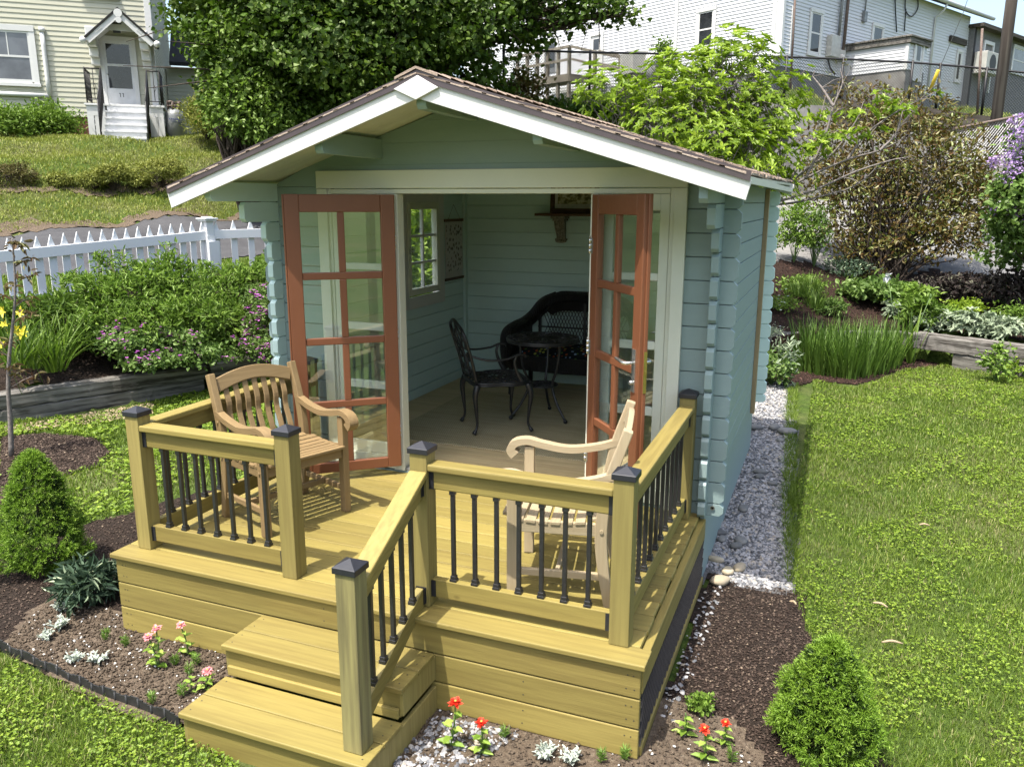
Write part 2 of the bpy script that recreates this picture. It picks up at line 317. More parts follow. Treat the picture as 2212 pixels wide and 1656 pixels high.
leafm('strap_leaf', (0.055, 0.11, 0.012), (0.12, 0.21, 0.025), (0.22, 0.33, 0.05), trans=0.3, gloss=0.04)
leafm('iris_leaf', (0.05, 0.105, 0.015), (0.095, 0.18, 0.025), (0.18, 0.30, 0.05), trans=0.3, gloss=0.04)
leafm('dark_leaf', (0.030, 0.058, 0.035), (0.065, 0.11, 0.07), (0.11, 0.16, 0.10), trans=0.15, gloss=0.06, rough=0.35)
leafm('silver_leaf', (0.38, 0.43, 0.37), (0.52, 0.57, 0.50), (0.66, 0.70, 0.64), trans=0.15)
leafm('woolly_leaf', (0.24, 0.30, 0.20), (0.33, 0.40, 0.27), (0.46, 0.52, 0.38), trans=0.15)
leafm('spruce_needle', (0.07, 0.15, 0.012), (0.155, 0.285, 0.022), (0.27, 0.42, 0.05), trans=0.3)
leafm('zinnia_leaf', (0.16, 0.28, 0.03), (0.30, 0.44, 0.07), (0.44, 0.56, 0.12), trans=0.3)
leafm('fine_leaf', (0.13, 0.24, 0.04), (0.22, 0.36, 0.06), trans=0.3)
leafm('red_sapling_leaf', (0.11, 0.045, 0.03), (0.15, 0.10, 0.05), (0.20, 0.20, 0.07), trans=0.3)
leafm('black_leaf', (0.018, 0.013, 0.016), (0.04, 0.028, 0.032), (0.07, 0.05, 0.045), trans=0.1)
leafm('blade', (0.06, 0.10, 0.009), (0.12, 0.185, 0.017), (0.23, 0.29, 0.05), trans=0.35)
leafm('dry_blade', (0.17, 0.15, 0.06), (0.26, 0.25, 0.10), (0.38, 0.33, 0.18), trans=0.2)
leafm('far_blade', (0.15, 0.19, 0.022), (0.26, 0.30, 0.05), (0.40, 0.40, 0.13), trans=0.3)
leafm('clover', (0.07, 0.13, 0.010), (0.155, 0.24, 0.020), (0.29, 0.37, 0.045), trans=0.3)
leafm('purple_petal', (0.30, 0.05, 0.32), (0.52, 0.13, 0.52), (0.72, 0.32, 0.66), trans=0.2)
leafm('lilac_petal', (0.42, 0.26, 0.60), (0.58, 0.42, 0.74), trans=0.2)
leafm('pink_petal', (0.78, 0.22, 0.26), (0.85, 0.36, 0.38), trans=0.2)
leafm('red_petal', (0.55, 0.015, 0.008), (0.72, 0.035, 0.015), trans=0.2)
leafm('yellow_petal', (0.75, 0.62, 0.03), (0.85, 0.75, 0.10), trans=0.2)
leafm('white_petal', (0.72, 0.74, 0.85), (0.86, 0.87, 0.92), trans=0.2)
plain('flower_core', (0.70, 0.35, 0.06), 0.8, 0, 0.3, 100)

# ------------------------------------------------------------------ mesh helpers
class MB:
    def __init__(s): s.v = []; s.f = []; s.r = []; s.sm = []; s.uv = {}
    def add(s, vs, fs, r=None, smooth=False):
        b = len(s.v); r = random.random() if r is None else r
        s.v += [tuple(v) for v in vs]
        for f in fs: s.f.append(tuple(i+b for i in f)); s.r.append(r); s.sm.append(smooth)
        return s
    def obox(s, c, ax, ay, az, r=None):
        c, ax, ay, az = map(Vector, (c, ax, ay, az))
        vs = [c+ax*i+ay*j+az*k for k in (-1, 1) for j in (-1, 1) for i in (-1, 1)]
        fl = ax.cross(ay).dot(az) < 0
        fs = [(0, 2, 3, 1), (4, 5, 7, 6), (0, 1, 5, 4), (2, 6, 7, 3), (0, 4, 6, 2), (1, 3, 7, 5)]
        if fl: fs = [f[::-1] for f in fs]
        return s.add(vs, fs, r)
    def box(s, x0, x1, y0, y1, z0, z1, r=None):
        return s.obox(((x0+x1)/2, (y0+y1)/2, (z0+z1)/2), ((x1-x0)/2, 0, 0), (0, (y1-y0)/2, 0), (0, 0, (z1-z0)/2), r)
    def bar(s, p0, p1, w, h, up=(0, 0, 1), r=None):
        p0, p1 = Vector(p0), Vector(p1); d = (p1-p0); L = d.length; d.normalize(); up = Vector(up)
        sd_ = d.cross(up)
        if sd_.length < 1e-4: sd_ = d.cross(Vector((0, 1, 0)))
        sd_.normalize(); u = sd_.cross(d)
        return s.obox((p0+p1)/2, d*L/2, sd_*w/2, u*h/2, r)
    def tube(s, pts, rad, n=8, r=None, cap=True, smooth=True):
        pts = [Vector(p) for p in pts]; k = len(pts)
        rads = [rad]*k if isinstance(rad, (int, float)) else list(rad)
        vs = []; up = None
        for i, p in enumerate(pts):
            d = (pts[min(i+1, k-1)]-pts[max(i-1, 0)])
            if d.length < 1e-9: d = Vector((0, 0, 1))
            d.normalize()
            if up is None: up = Vector((0, 0, 1)) if abs(d.z) < 0.9 else Vector((1, 0, 0))
            a = d.cross(up)
            if a.length < 1e-5: a = d.cross(Vector((0.3, 1, 0.2)))
            a.normalize(); b = a.cross(d).normalized(); up = b
            for j in range(n):
                t_ = 2*math.pi*j/n; vs.append(p+(a*math.cos(t_)+b*math.sin(t_))*rads[i])
        fs = [(i*n+j, i*n+(j+1) % n, (i+1)*n+(j+1) % n, (i+1)*n+j) for i in range(k-1) for j in range(n)]
        fs = [f[::-1] for f in fs]
        s.add(vs, fs, r, smooth)
        if cap:
            b0 = len(s.v)-len(vs); rr = s.r[-1]
            s.f.append(tuple(b0+j for j in range(n))); s.r.append(rr); s.sm.append(False)
            s.f.append(tuple(b0+(k-1)*n+j for j in reversed(range(n)))); s.r.append(rr); s.sm.append(False)
        return s
    def sweep(s, pts, w, side, h, r=None, ws=None, hs=None):
        """rectangular section swept along pts; w across 'side', h in the third direction"""
        pts = [Vector(p) for p in pts]; side = Vector(side).normalized(); k = len(pts); vs = []
        for i, p in enumerate(pts):
            d = (pts[min(i+1, k-1)]-pts[max(i-1, 0)]).normalized(); nn = side.cross(d).normalized()
            ww = (ws[i] if ws else w)/2; hh = (hs[i] if hs else h)/2
            vs += [p-side*ww-nn*hh, p+side*ww-nn*hh, p+side*ww+nn*hh, p-side*ww+nn*hh]
        fs = [(i*4+j, i*4+(j+1) % 4, (i+1)*4+(j+1) % 4, (i+1)*4+j) for i in range(k-1) for j in range(4)]
        fs += [(3, 2, 1, 0), ((k-1)*4, (k-1)*4+1, (k-1)*4+2, (k-1)*4+3)]
        return s.add(vs, fs, r)
    def prism(s, poly, o, ux, uy, n, th, r=None):
        """2-D polygon in the frame (o, ux, uy), thickness th along n"""
        o, ux, uy, n = map(Vector, (o, ux, uy, n)); k = len(poly)
        a = [o+ux*p[0]+uy*p[1] for p in poly]; b = [q+n*th for q in a]
        fs = [tuple(range(k-1, -1, -1)), tuple(range(k, 2*k))]+[(i, (i+1) % k, k+(i+1) % k, k+i) for i in range(k)]
        if ux.cross(uy).dot(n) < 0: fs = [f[::-1] for f in fs]
        return s.add(a+b, fs, r)
    def sphere(s, c, rx, ry=None, rz=None, seg=10, rings=6, r=None):
        ry = ry or rx; rz = rz or rx; c = Vector(c); vs = [c+Vector((0, 0, rz))]
        for i in range(1, rings):
            a = math.pi*i/rings
            for j in range(seg):
                b = 2*math.pi*j/seg; vs.append(c+Vector((rx*math.sin(a)*math.cos(b), ry*math.sin(a)*math.sin(b), rz*math.cos(a))))
        vs.append(c-Vector((0, 0, rz))); L = len(vs)-1
        fs = [(0, 1+j, 1+(j+1) % seg) for j in range(seg)]
        for i in range(rings-2):
            for j in range(seg): a = 1+i*seg; fs.append((a+j, a+seg+j, a+seg+(j+1) % seg, a+(j+1) % seg))
        a = 1+(rings-2)*seg; fs += [(a+j, L, a+(j+1) % seg) for j in range(seg)]
        return s.add(vs, fs, r, True)
    def build(s, name, mat, parent=None, bevel=0, label=None, loc=None):
        me = bpy.data.meshes.new(name)
        vs = s.v
        me.from_pydata(vs, [], s.f); me.materials.append(M[mat] if isinstance(mat, str) else mat)
        at_ = me.attributes.new('rnd', 'FLOAT', 'FACE'); at_.data.foreach_set('value', s.r)
        me.polygons.foreach_set('use_smooth', s.sm)
        me.update()
        o = bpy.data.objects.new(name, me); S.collection.objects.link(o)
        if parent: o.parent = parent
        if loc: o.location = loc
        if bevel:
            b = o.modifiers.new('bevel', 'BEVEL'); b.width = bevel; b.segments = 2; b.limit_method = 'ANGLE'; b.angle_limit = R(40)
        if label: o['label'] = label
        return o
def tag(o, label, cat, group=None):
    o['label'] = label; o['category'] = cat
    if group: o['group'] = group
    return o
def thing(name, label, cat, loc=(0, 0, 0), rz=0, group=None):
    o = bpy.data.objects.new(name, None); S.collection.objects.link(o); o.location = loc; o.rotation_euler = (0, 0, rz)
    o.empty_display_size = 0.1
    return tag(o, label, cat, group)
def copy_tree(o, parent=None):
    c = o.copy(); S.collection.objects.link(c); c.parent = parent
    for ch in list(o.children): copy_tree(ch, c)
    return c
def npmesh(name, V, F, rn, mat, parent=None, smooth=False):
    """V (n,3), F (m,4) quads, rn (m,)"""
    me = bpy.data.meshes.new(name); n, m_ = len(V), len(F); k = F.shape[1]
    me.vertices.add(n); me.vertices.foreach_set('co', np.asarray(V, np.float32).ravel())
    me.loops.add(m_*k); me.loops.foreach_set('vertex_index', np.asarray(F, np.int32).ravel())
    me.polygons.add(m_); me.polygons.foreach_set('loop_start', np.arange(0, m_*k, k, dtype=np.int32))
    me.polygons.foreach_set('loop_total', np.full(m_, k, np.int32))
    a = me.attributes.new('rnd', 'FLOAT', 'FACE'); a.data.foreach_set('value', np.asarray(rn, np.float32))
    me.polygons.foreach_set('use_smooth', np.full(m_, smooth, bool))
    me.materials.append(M[mat]); me.update(calc_edges=True)
    o = bpy.data.objects.new(name, me); S.collection.objects.link(o)
    if parent: o.parent = parent
    return o
def unit(a): return a/np.maximum(np.linalg.norm(a, axis=-1, keepdims=True), 1e-9)
def rv(n): return unit(NR.normal(size=(n, 3)))
def leaves(P, D, Nn, L, W, fold=0.15, droop=0.15, rn=None, shape=(0.35, 0.7, 0.5, 0.38)):
    """leaf blades: base P, direction D, face normal Nn; returns V, F, r"""
    P = np.asarray(P, float); n = len(P); D = unit(D); Nn = unit(Nn-(Nn*D).sum(1, keepdims=True)*D); Sd = np.cross(D, Nn)
    L = np.broadcast_to(np.asarray(L, float), (n,))[:, None]; W = np.broadcast_to(np.asarray(W, float), (n,))[:, None]
    a, b, wa, wb = shape
    l1 = P+D*L*a-Sd*W*wa+Nn*W*fold; r1 = P+D*L*a+Sd*W*wa+Nn*W*fold
    l2 = P+D*L*b-Sd*W*wb+Nn*W*fold-Nn*L*droop*.4; r2 = P+D*L*b+Sd*W*wb+Nn*W*fold-Nn*L*droop*.4
    tp = P+D*L-Nn*L*droop
    V = np.stack([P, l1, l2, tp, r2, r1], 1).reshape(-1, 3)
    i = np.arange(n)[:, None]*6
    F = np.concatenate([i+np.array([[0, 3, 2, 1]]), i+np.array([[0, 5, 4, 3]])], 1).reshape(-1, 4)
    r = NR.rand(n) if rn is None else rn
    return V, F, np.repeat(r, 2)
def join(parts):
    Vs, Fs, Rs = [], [], []; b = 0
    for V, F, r in parts: Vs.append(V); Fs.append(F+b); Rs.append(r); b += len(V)
    return np.concatenate(Vs), np.concatenate(Fs), np.concatenate(Rs)
def ribbons(P0, D, side, L, W, bend, segs=4, rn=None):
    """long blades: base P0, direction D, bending towards 'bend' vector (n,3)"""
    n = len(P0); L = np.broadcast_to(np.asarray(L, float), (n,)); W = np.broadcast_to(np.asarray(W, float), (n,))
    Vs = []
    for k in range(segs+1):
        t_ = k/segs; c = P0+D*(L*t_)[:, None]+bend*(L*t_*t_)[:, None]
        w_ = (W*(1-t_**2.2*0.95)*0.5)[:, None]*(0.75+0.25*min(1, t_*3))
        Vs += [c-side*w_, c+side*w_]
    V = np.stack(Vs, 1).reshape(-1, 3); st = 2*(segs+1); i = np.arange(n)[:, None]*st
    F = np.concatenate([i+np.array([[2*k, 2*k+1, 2*k+3, 2*k+2]]) for k in range(segs)], 1).reshape(-1, 4)
    r = NR.rand(n) if rn is None else rn
    return V, F, np.repeat(r, segs)
# ================================================================== GARDEN SHED
XM = -1.575
def rz(x, y=1.08): return 2.535-0.32*abs(x-XM)+0.013*(x-XM)+0.012*(y-1.08)         # top of the roof boards
shed = thing('garden_shed', 'pale teal log summerhouse with tan gable roof and open terracotta glazed doors', 'summerhouse', (XM, 3.4, 0))
SH = Matrix.Translation((-XM, -3.4, 0))
def sp(o):                                                   # child built in world coordinates under the shed
    return o
def part(mb, name, mat, parent, bevel=0, label=None, ploc=None):
    """builds world-coordinate geometry but stores it relative to its parent's place"""
    px = Vector((0, 0, 0)); q = parent; 
    while q is not None: px += q.location; q = q.parent
    mb.v = [(a-px.x, b-px.y, c-px.z) for a, b, c in mb.v]
    return mb.build(name, mat, parent, bevel, label)
C0, CP = 0.07, 0.1362
XL, XR, XO = -3.135, -0.015, 0.084                            # side walls' outer faces, log ends
YF, YB = 1.81, 4.975
def clog(mb, z0, z1, a0, a1, const0, const1, axis, ch0=True, ch1=True):
    """one log between a0 and a1 with chamfered ends; axis 'x' or 'y'"""
    c = 0.022; p = []; z0 += .0028; z1 -= .0028
    p += [(a0+(c if ch0 else 0), z0), (a1-(c if ch1 else 0), z0)]
    if ch1: p += [(a1, z0+c), (a1, z1-c)]
    p += [(a1-(c if ch1 else 0), z1), (a0+(c if ch0 else 0), z1)]
    if ch0: p += [(a0, z1-c), (a0, z0+c)]
    if axis == 'x': mb.prism(p, (0, const0, 0), (1, 0, 0), (0, 0, 1), (0, 1, 0), const1-const0)
    else: mb.prism(p, (const0, 0, 0), (0, 1, 0), (0, 0, 1), (1, 0, 0), const1-const0)
# front wall
mb = MB(); zs = [-0.012]+[C0+CP*k for k in range(0, 19)]
for z0, z1 in zip(zs[:-1], zs[1:]):
    if z1 < 1.99:
        clog(mb, z0, z1, -0.31, XO, YF, YF+.045, 'x', False, True)
        clog(mb, z0, z1, XL-.1, -2.65, YF, YF+.045, 'x', True, False)
    else:
        def half(z): return (2.512-z)/0.32
        z0b = max(z0, 1.955)
        x00, x10 = max(XL+.002, XM-half(z0b)), min(XR-.002, XM+half(z0b))
        x01, x11 = max(XL+.002, XM-max(half(z1), 0)), min(XR-.002, XM+max(half(z1), 0))
        if half(z0b) <= 0: continue
        if x00 > XL+.01 or half(z0b) < 1.55 or x01 > x00:
            if half(z1) <= 0: mb.prism([(x00, z0b), (x10, z0b), (XM, 2.512)], (0, YF, 0), (1, 0, 0), (0, 0, 1), (0, 1, 0), .045)
            else: mb.prism([(x00, z0b), (x10, z0b), (x11, z1), (x01, z1)], (0, YF, 0), (1, 0, 0), (0, 0, 1), (0, 1, 0), .045)
        else: mb.prism([(x00, z0b), (x10, z0b), (x10, z1), (x00, z1)], (0, YF, 0), (1, 0, 0), (0, 0, 1), (0, 1, 0), .045)
mb.box(-.31, XO-.03, YF+.020, YF+.026, -.01, 1.9); mb.box(XL-.07, -2.65, YF+.020, YF+.026, -.01, 1.9)
wf = part(mb, 'front_wall', 'teal_paint', shed, .002)
# back wall
mb = MB()
for z0, z1 in zip(zs[:-1], zs[1:]):
    def half(z): return (2.512-z)/0.32
    if z1 < 1.99: clog(mb, z0, z1, XL-.1, XO, YB-.045, YB, 'x')
    elif half(z0) > 0:
        a, b = max(XL+.002, XM-half(z0)), min(XR-.002, XM+half(z0)); h1 = max(half(z1), 0); zt = z1 if h1 > 0 else 2.512
        mb.prism([(a, z0), (b, z0), (min(XR-.002, XM+h1), zt), (max(XL+.002, XM-h1), zt)], (0, YB-.045, 0), (1, 0, 0), (0, 0, 1), (0, 1, 0), .045)
mb.box(XL-.07, XO-.03, YB-.026, YB-.020, -.01, 1.97)
part(mb, 'back_wall', 'lit_teal_paint', shed, .002)
# side walls; the top logs run out under the eave in steps
ss = [0.0]+[0.1021+CP*k for k in range(0, 15)]
for nm, x0, x1 in (('side_wall', XR-.045, XR), ('side_wall', XL, XL+.045)):
    mb = MB(); left = x1 < -1
    for z0, z1 in zip(ss[:-1], ss[1:]):
        ztop = min(z1, 2.0); ys = 1.71
        if z0 > 1.55: ys = 1.66
        if z0 > 1.70: ys = 1.45
        if z0 > 1.84: ys = 1.14; ztop = 1.998
        if z0 > 1.95: continue
        wz0, wz1, wy0, wy1 = .955, 1.875, 3.60, 4.31
        if left and z1 > wz0 and z0 < wz1:
            if z0 < wz0: clog(mb, z0, wz0, wy0, wy1, x0, x1, 'y', False, False)
            if ztop > wz1: clog(mb, wz1, ztop, wy0, wy1, x0, x1, 'y', False, False)
            clog(mb, z0, ztop, ys, wy0, x0, x1, 'y', True, False); clog(mb, z0, ztop, wy1, YB+.1, x0, x1, 'y', False, True)
        else: clog(mb, z0, ztop, ys, YB+.1, x0, x1, 'y')
    if left: mb.box(x0+.019, x1-.019, 1.74, 3.60, .0, 1.97); mb.box(x0+.019, x1-.019, 4.31, YB+.07, .0, 1.97); mb.box(x0+.019, x1-.019, 3.6, 4.31, .0, .95); mb.box(x0+.019, x1-.019, 3.6, 4.31, 1.88, 1.97)
    else: mb.box(x0+.019, x1-.019, 1.74, YB+.07, .0, 1.97)
    part(mb, nm, 'lit_teal_paint' if left else 'teal_paint', shed, .002)
# skirt under the walls, floor
mb = MB()
mb.box(XR-.04, XR-.012, 1.82, 4.95, -.52, -.002); mb.box(XL+.012, XL+.04, 1.82, 4.95, -.52, -.002); mb.box(XL+.04, XR-.04, 4.92, 4.95, -.52, -.002)
part(mb, 'skirt_board', 'teal_paint', shed, .003)
mb = MB(); y = 1.862
while y < 4.92:
    mb.box(XL+.046, XR-.046, y, min(y+.092, 4.929), -.03, .012); y += .0925
part(mb, 'floor', 'pine_floor', shed, .002)
mb = MB()
for (a, b, c, d, e, f) in ((XL+.046, XL+.075, 4.87, 4.929, .012, 1.99), (XL+.046, XL+.062, 1.87, 4.86, .012, .10), (XL+.08, XR-.05, 4.914, 4.929, .012, .10), (XR-.062, XR-.046, 1.87, 4.9, .012, .1)):
    mb.box(a, b, c, d, e, f)
part(mb, 'inner_trim', 'lit_teal_paint', shed, .003)
mb = MB()
for z0, z1 in zip(ss[:-1], ss[1:]): mb.box(XR-.060, XR-.0455, 1.87, 4.92, max(z0, .10)+.002, max(min(z1, 1.98), .12)-.002)
part(mb, 'bounce_lining', 'lit_teal_paint', shed, .002)  # unseen pale boards added inside the right wall to bounce light
# cream front frame
mb = MB(); 
mb.box(-2.742, -.222, 1.775, 1.809, 1.962, 2.078); mb.box(-2.742, -2.662, 1.777, 1.809, -.01, 1.960); mb.box(-.298, -.222, 1.777, 1.809, -.01, 1.960)
mb.box(-2.67, -2.64, 1.795, 1.86, .02, 1.96); mb.box(-.322, -.296, 1.795, 1.86, .02, 1.96)
mb.box(-2.64, -.322, 1.795, 1.87, 1.928, 1.958)
mb.box(-2.205, -2.122, 1.79, 1.875, .012, 1.926); mb.box(-.798, -.715, 1.79, 1.875, .012, 1.926)
mb.box(-2.66, -2.207, 1.79, 1.85, .02, .115); mb.box(-.713, -.30, 1.79, 1.85, .02, .115)
part(mb, 'door_surround', 'cream_paint', shed, .004)
mb = MB(); mb.box(-2.12, -.80, 1.80, 1.868, .013, .030); mb.box(-2.12, -.80, 1.815, 1.82, .031, .042); mb.box(-2.12, -.80, 1.84, 1.845, .031, .042)
part(mb, 'threshold', 'grey_metal', shed)
mb = MB(); mb.box(-2.742, -.222, 1.80, 1.86, -.03, .011)
part(mb, 'sill_board', 'teal_paint', shed)
# fixed sidelights
def sidelight(x0, x1):
    rows = [(1.830, 1.464), (1.420, 1.053), (1.003, .643), (.588, .20)]
    mb = MB(); s = .055; ya, yb = 1.80, 1.838
    mb.box(x0, x0+s, ya, yb, .118, 1.926); mb.box(x1-s, x1, ya, yb, .118, 1.926)
    zz = [.118, .20, .588, .643, 1.003, 1.053, 1.42, 1.464, 1.83, 1.926]
    for a, b in zip(zz[::2], zz[1::2]): mb.box(x0+s, x1-s, ya+.003, yb-.003, a, b)
    w_ = part(mb, 'sidelight', 'cream_paint', shed, .003)
    for a, b in rows:
        g = MB(); g.box(x0+s-.004, x1-s+.004, 1.818, 1.821, b-.004, a+.004); part(g, 'pane', 'pane_glass', w_)
sidelight(-2.638, -2.207); sidelight(-.713, -.324)
# side window (in the left wall)
mb = MB(); x0, x1 = -3.089, -3.065
a, b, c, d = 3.53, 4.385, .885, 1.945
for q in ((a, a+.11, c, d), (b-.11, b, c, d), (a+.11, b-.11, c, c+.11), (a+.11, b-.11, d-.10, d)): mb.box(x0, x1, *q)
for q in ((a, a+.09, c, d), (b-.09, b, c, d), (a+.09, b-.09, c, c+.09), (a+.09, b-.09, d-.09, d)): mb.box(XL-.025, XL-.001, *q)
for q in ((3.602, 3.612, .957, 1.873), (4.298, 4.308, .957, 1.873)): mb.box(XL-.001, x1, *q)
win = part(mb, 'window', 'board_white', shed, .003)
mb = MB(); a, b, c, d = 3.63, 4.275, 1.01, 1.865; xa, xb = -3.115, -3.058; s = .06
for q in ((a, a+s, c, d), (b-s, b, c, d), (a+s, b-s, c, c+s), (a+s, b-s, d-s, d)): mb.box(xa, xb, *q)
sash = part(mb, 'sash', 'cream_paint', win, .004)
mb = MB(); mb.box(xa+.012, xb-.015, 3.945, 3.967, c+s, d-s)
for z in (1.297, 1.548): mb.box(xa+.014, xb-.017, a+s, b-s, z, z+.022)
mun = part(mb, 'muntin', 'white_paint', win, .002)
mb = MB(); mb.box(xa+.020, xa+.023, a+s-.004, b-s+.004, c+s-.004, d-s+.004); part(mb, 'pane', 'pane_glass', win)
mb = MB(); mb.box(-3.058, -3.05, 3.642, 3.66, 1.40, 1.46); mb.bar((-3.045, 3.65, 1.43), (-3.045, 3.72, 1.425), .008, .012); mb.tube([(-3.055, 3.65, 1.43), (-3.04, 3.65, 1.43)], .007)
mb.box(-3.058, -3.05, 3.70, 3.712, 1.405, 1.455)
part(mb, 'latch', 'steel', win)

# ---- roof
y0r, y1r = 1.10, 5.02; EL, ER = -3.34, .160
roofb = MB(); nb = 46; dy = (y1r-y0r)/nb
for i in range(nb):
    ya, yb = y0r+i*dy, y0r+(i+1)*dy
    for (xa, xb) in ((EL, XM), (XM, ER)):
        za, zb = rz(xa, ya), rz(xb, ya)
        vs = [(xa, ya, za-.02), (xb, ya, zb-.02), (xb, yb, zb-.02), (xa, yb, za-.02), (xa, ya, za), (xb, ya, zb), (xb, yb, zb), (xa, yb, za)]
        roofb.add(vs, [(0, 3, 2, 1), (4, 5, 6, 7), (0, 1, 5, 4), (2, 3, 7, 6), (1, 2, 6, 5), (3, 0, 4, 7)])
roof = part(roofb, 'roof', 'cream_paint', shed, .0035)
# shingle tabs
m, t, out = nodes('shingle_tab'); v = coords(t); n = noise(t, v, 260, 2); n2 = noise(t, v, 60, 3)
col = ramp(t, rnd(t), [(0.0, (0.15, 0.11, 0.085)), (0.28, (0.34, 0.27, 0.215)), (1.0, (0.50, 0.41, 0.34))])
col = mixc(t, mathn(t, 'MULTIPLY', ramp(t, n, [(0.4, 0), (0.65, 1)]), 0.5), col, (0.09, 0.06, 0.045))
princ(t, out, col, 0.95, bump(t, n, 0.8, 0.004), spec=0.15); M['shingle_tab'] = m
mb = MB()
for sgn, xe in ((1, ER+.012), (-1, EL-.022)):
    L = abs(xe-XM); nrow = 17; dr = L/nrow
    for k in range(nrow):
        xa, xb = XM+sgn*(L-dr*k), XM+sgn*max(L-dr*(k+1.28), .0)
        y = y0r-.035+random.uniform(-.05, 0); first = True
        while y < y1r+.03:
            wd = random.choice((.10, .13, .16, .2)); ya, yb = max(y, y0r-.035), min(y+wd-.006, y1r+.03)
            th = .010+random.choice((0, .004, .007))
            if yb > ya+.01:
                j = random.uniform(-.006, .006)*sgn; za, zb = rz(xa, ya), rz(xb, ya)
                lift = .018; base = .012
                vs = [(xa+j, ya, za+base), (xb, ya, zb+base), (xb, yb, zb+base), (xa+j, yb, za+base), (xa+j, ya, za+lift+th-.008), (xb, ya, zb+base+.006), (xb, yb, zb+base+.006), (xa+j, yb, za+lift+th-.008)]
                fs = [(0, 3, 2, 1), (4, 5, 6, 7), (0, 1, 5, 4), (2, 3, 7, 6), (1, 2, 6, 5), (3, 0, 4, 7)]
                if sgn < 0: fs = fs
                else: fs = [f[::-1] for f in fs]
                mb.add(vs, fs)
            y += wd
for i in range(26):                                           # ridge caps
    ya = y0r-.04+i*.163
    for sg in (-1, 1):
        xa, xb = XM, XM+sg*.13
        vs = [(xa, ya, rz(xa, ya)+.050), (xb, ya, rz(xb, ya)+.044), (xb, ya+.19, rz(xb, ya)+.036), (xa, ya+.19, rz(xa, ya)+.042), (xa, ya, rz(xa, ya)+.036), (xb, ya, rz(xb, ya)+.030)]
        mb.add(vs, [(0, 1, 2, 3), (0, 4, 5, 1)])
part(mb, 'shingles', 'shingle_tab', roof)
# bargeboards, drip edge, apex plaque
for sgn, xe in ((1, ER+.012), (-1, EL-.012)):
    mb = MB(); c = 0.022*sgn
    zt = lambda x: rz(x)-.012
    poly = [(XM, zt(XM)), (xe+c, zt(xe+c)), (xe, zt(xe)-.098), (XM, zt(XM)-.102)]
    mb.prism(poly, (0, 1.078, 0), (1, 0, 0), (0, 0, 1), (0, 1, 0), .021)
    part(mb, 'bargeboard', 'board_white', roof, .002)
    mb = MB(); off = .001 if sgn > 0 else 0
    poly = [(XM, rz(XM)+.030+off), (xe+.02*sgn, rz(xe)+.026), (xe+.015*sgn, rz(xe)-.022), (XM, rz(XM)-.020)]
    mb.prism(poly, (0, 1.068, 0), (1, 0, 0), (0, 0, 1), (0, 1, 0), .007+off)
    part(mb, 'drip_edge', 'brown_metal', roof)
    mb = MB(); poly = [(XM, rz(XM, 5.2)-.008), (xe+c, rz(xe+c, 5.2)-.008), (xe, rz(xe, 5.2)-.106), (XM, rz(XM, 5.2)-.11)]
    mb.prism(poly, (0, y1r+.001, 0), (1, 0, 0), (0, 0, 1), (0, 1, 0), .021); part(mb, 'bargeboard', 'board_white', roof, .002)
    mb = MB(); xa = xe-.012*sgn
    mb.prism([(0, 0), (.014*sgn, 0), (.014*sgn, -.035), (0, -.035)], (xa, 1.10, rz(xa)+.002), (1, 0, 0), (0, 0, 1), (0, 1, 0), y1r-1.10)
    part(mb, 'eave_board', 'cream_paint', roof)
mb = MB(); mb.prism([(0, -.118), (.135, -.062), (.012, .006), (-.135, -.058)], (XM-.003, 1.060, rz(XM)-.004), (1, 0, 0), (0, 0, 1), (0, 1, 0), .018)
mb.prism([(.0, -.01), (.0, -.01), (.0, -.01)], (XM, 1.07, 2.4), (1, 0, 0), (0, 0, 1), (0, 1, 0), .001) if False else None
part(mb, 'gable_plaque', 'board_white', roof, .002)
def purlin(xc, y0, y1, zt, zb, w=.055):
    mb = MB(); c = .02
    poly = [(y0+c*.4, zb+c), (y0+c*1.2, zb), (y1, zb), (y1, zt), (y0, zt)]
    mb.prism(poly, (xc-w/2, 0, 0), (0, 1, 0), (0, 0, 1), (1, 0, 0), w); part(mb, 'purlin', 'sage_paint', roof, .003)
for xc in (-.905, -2.262):
    z = rz(xc)-.02-.011; purlin(xc, 1.125, 5.0, z, z-.125)
purlin(XM, 1.11, 5.0, rz(XM)-.032, rz(XM)-.165, .06)
# storm batten
mb = MB(); mb.box(-.014, .022, 4.50, 4.57, -.02, 1.99); part(mb, 'batten', 'raw_wood', shed, .002)
mb = MB(); mb.tube([(.02, 1.8, .045), (.02, 1.806, .045)], .008); mb.tube([(.02, 1.8, .045), (.02, 1.803, .045)], .014)
part(mb, 'bolt', 'steel', shed)

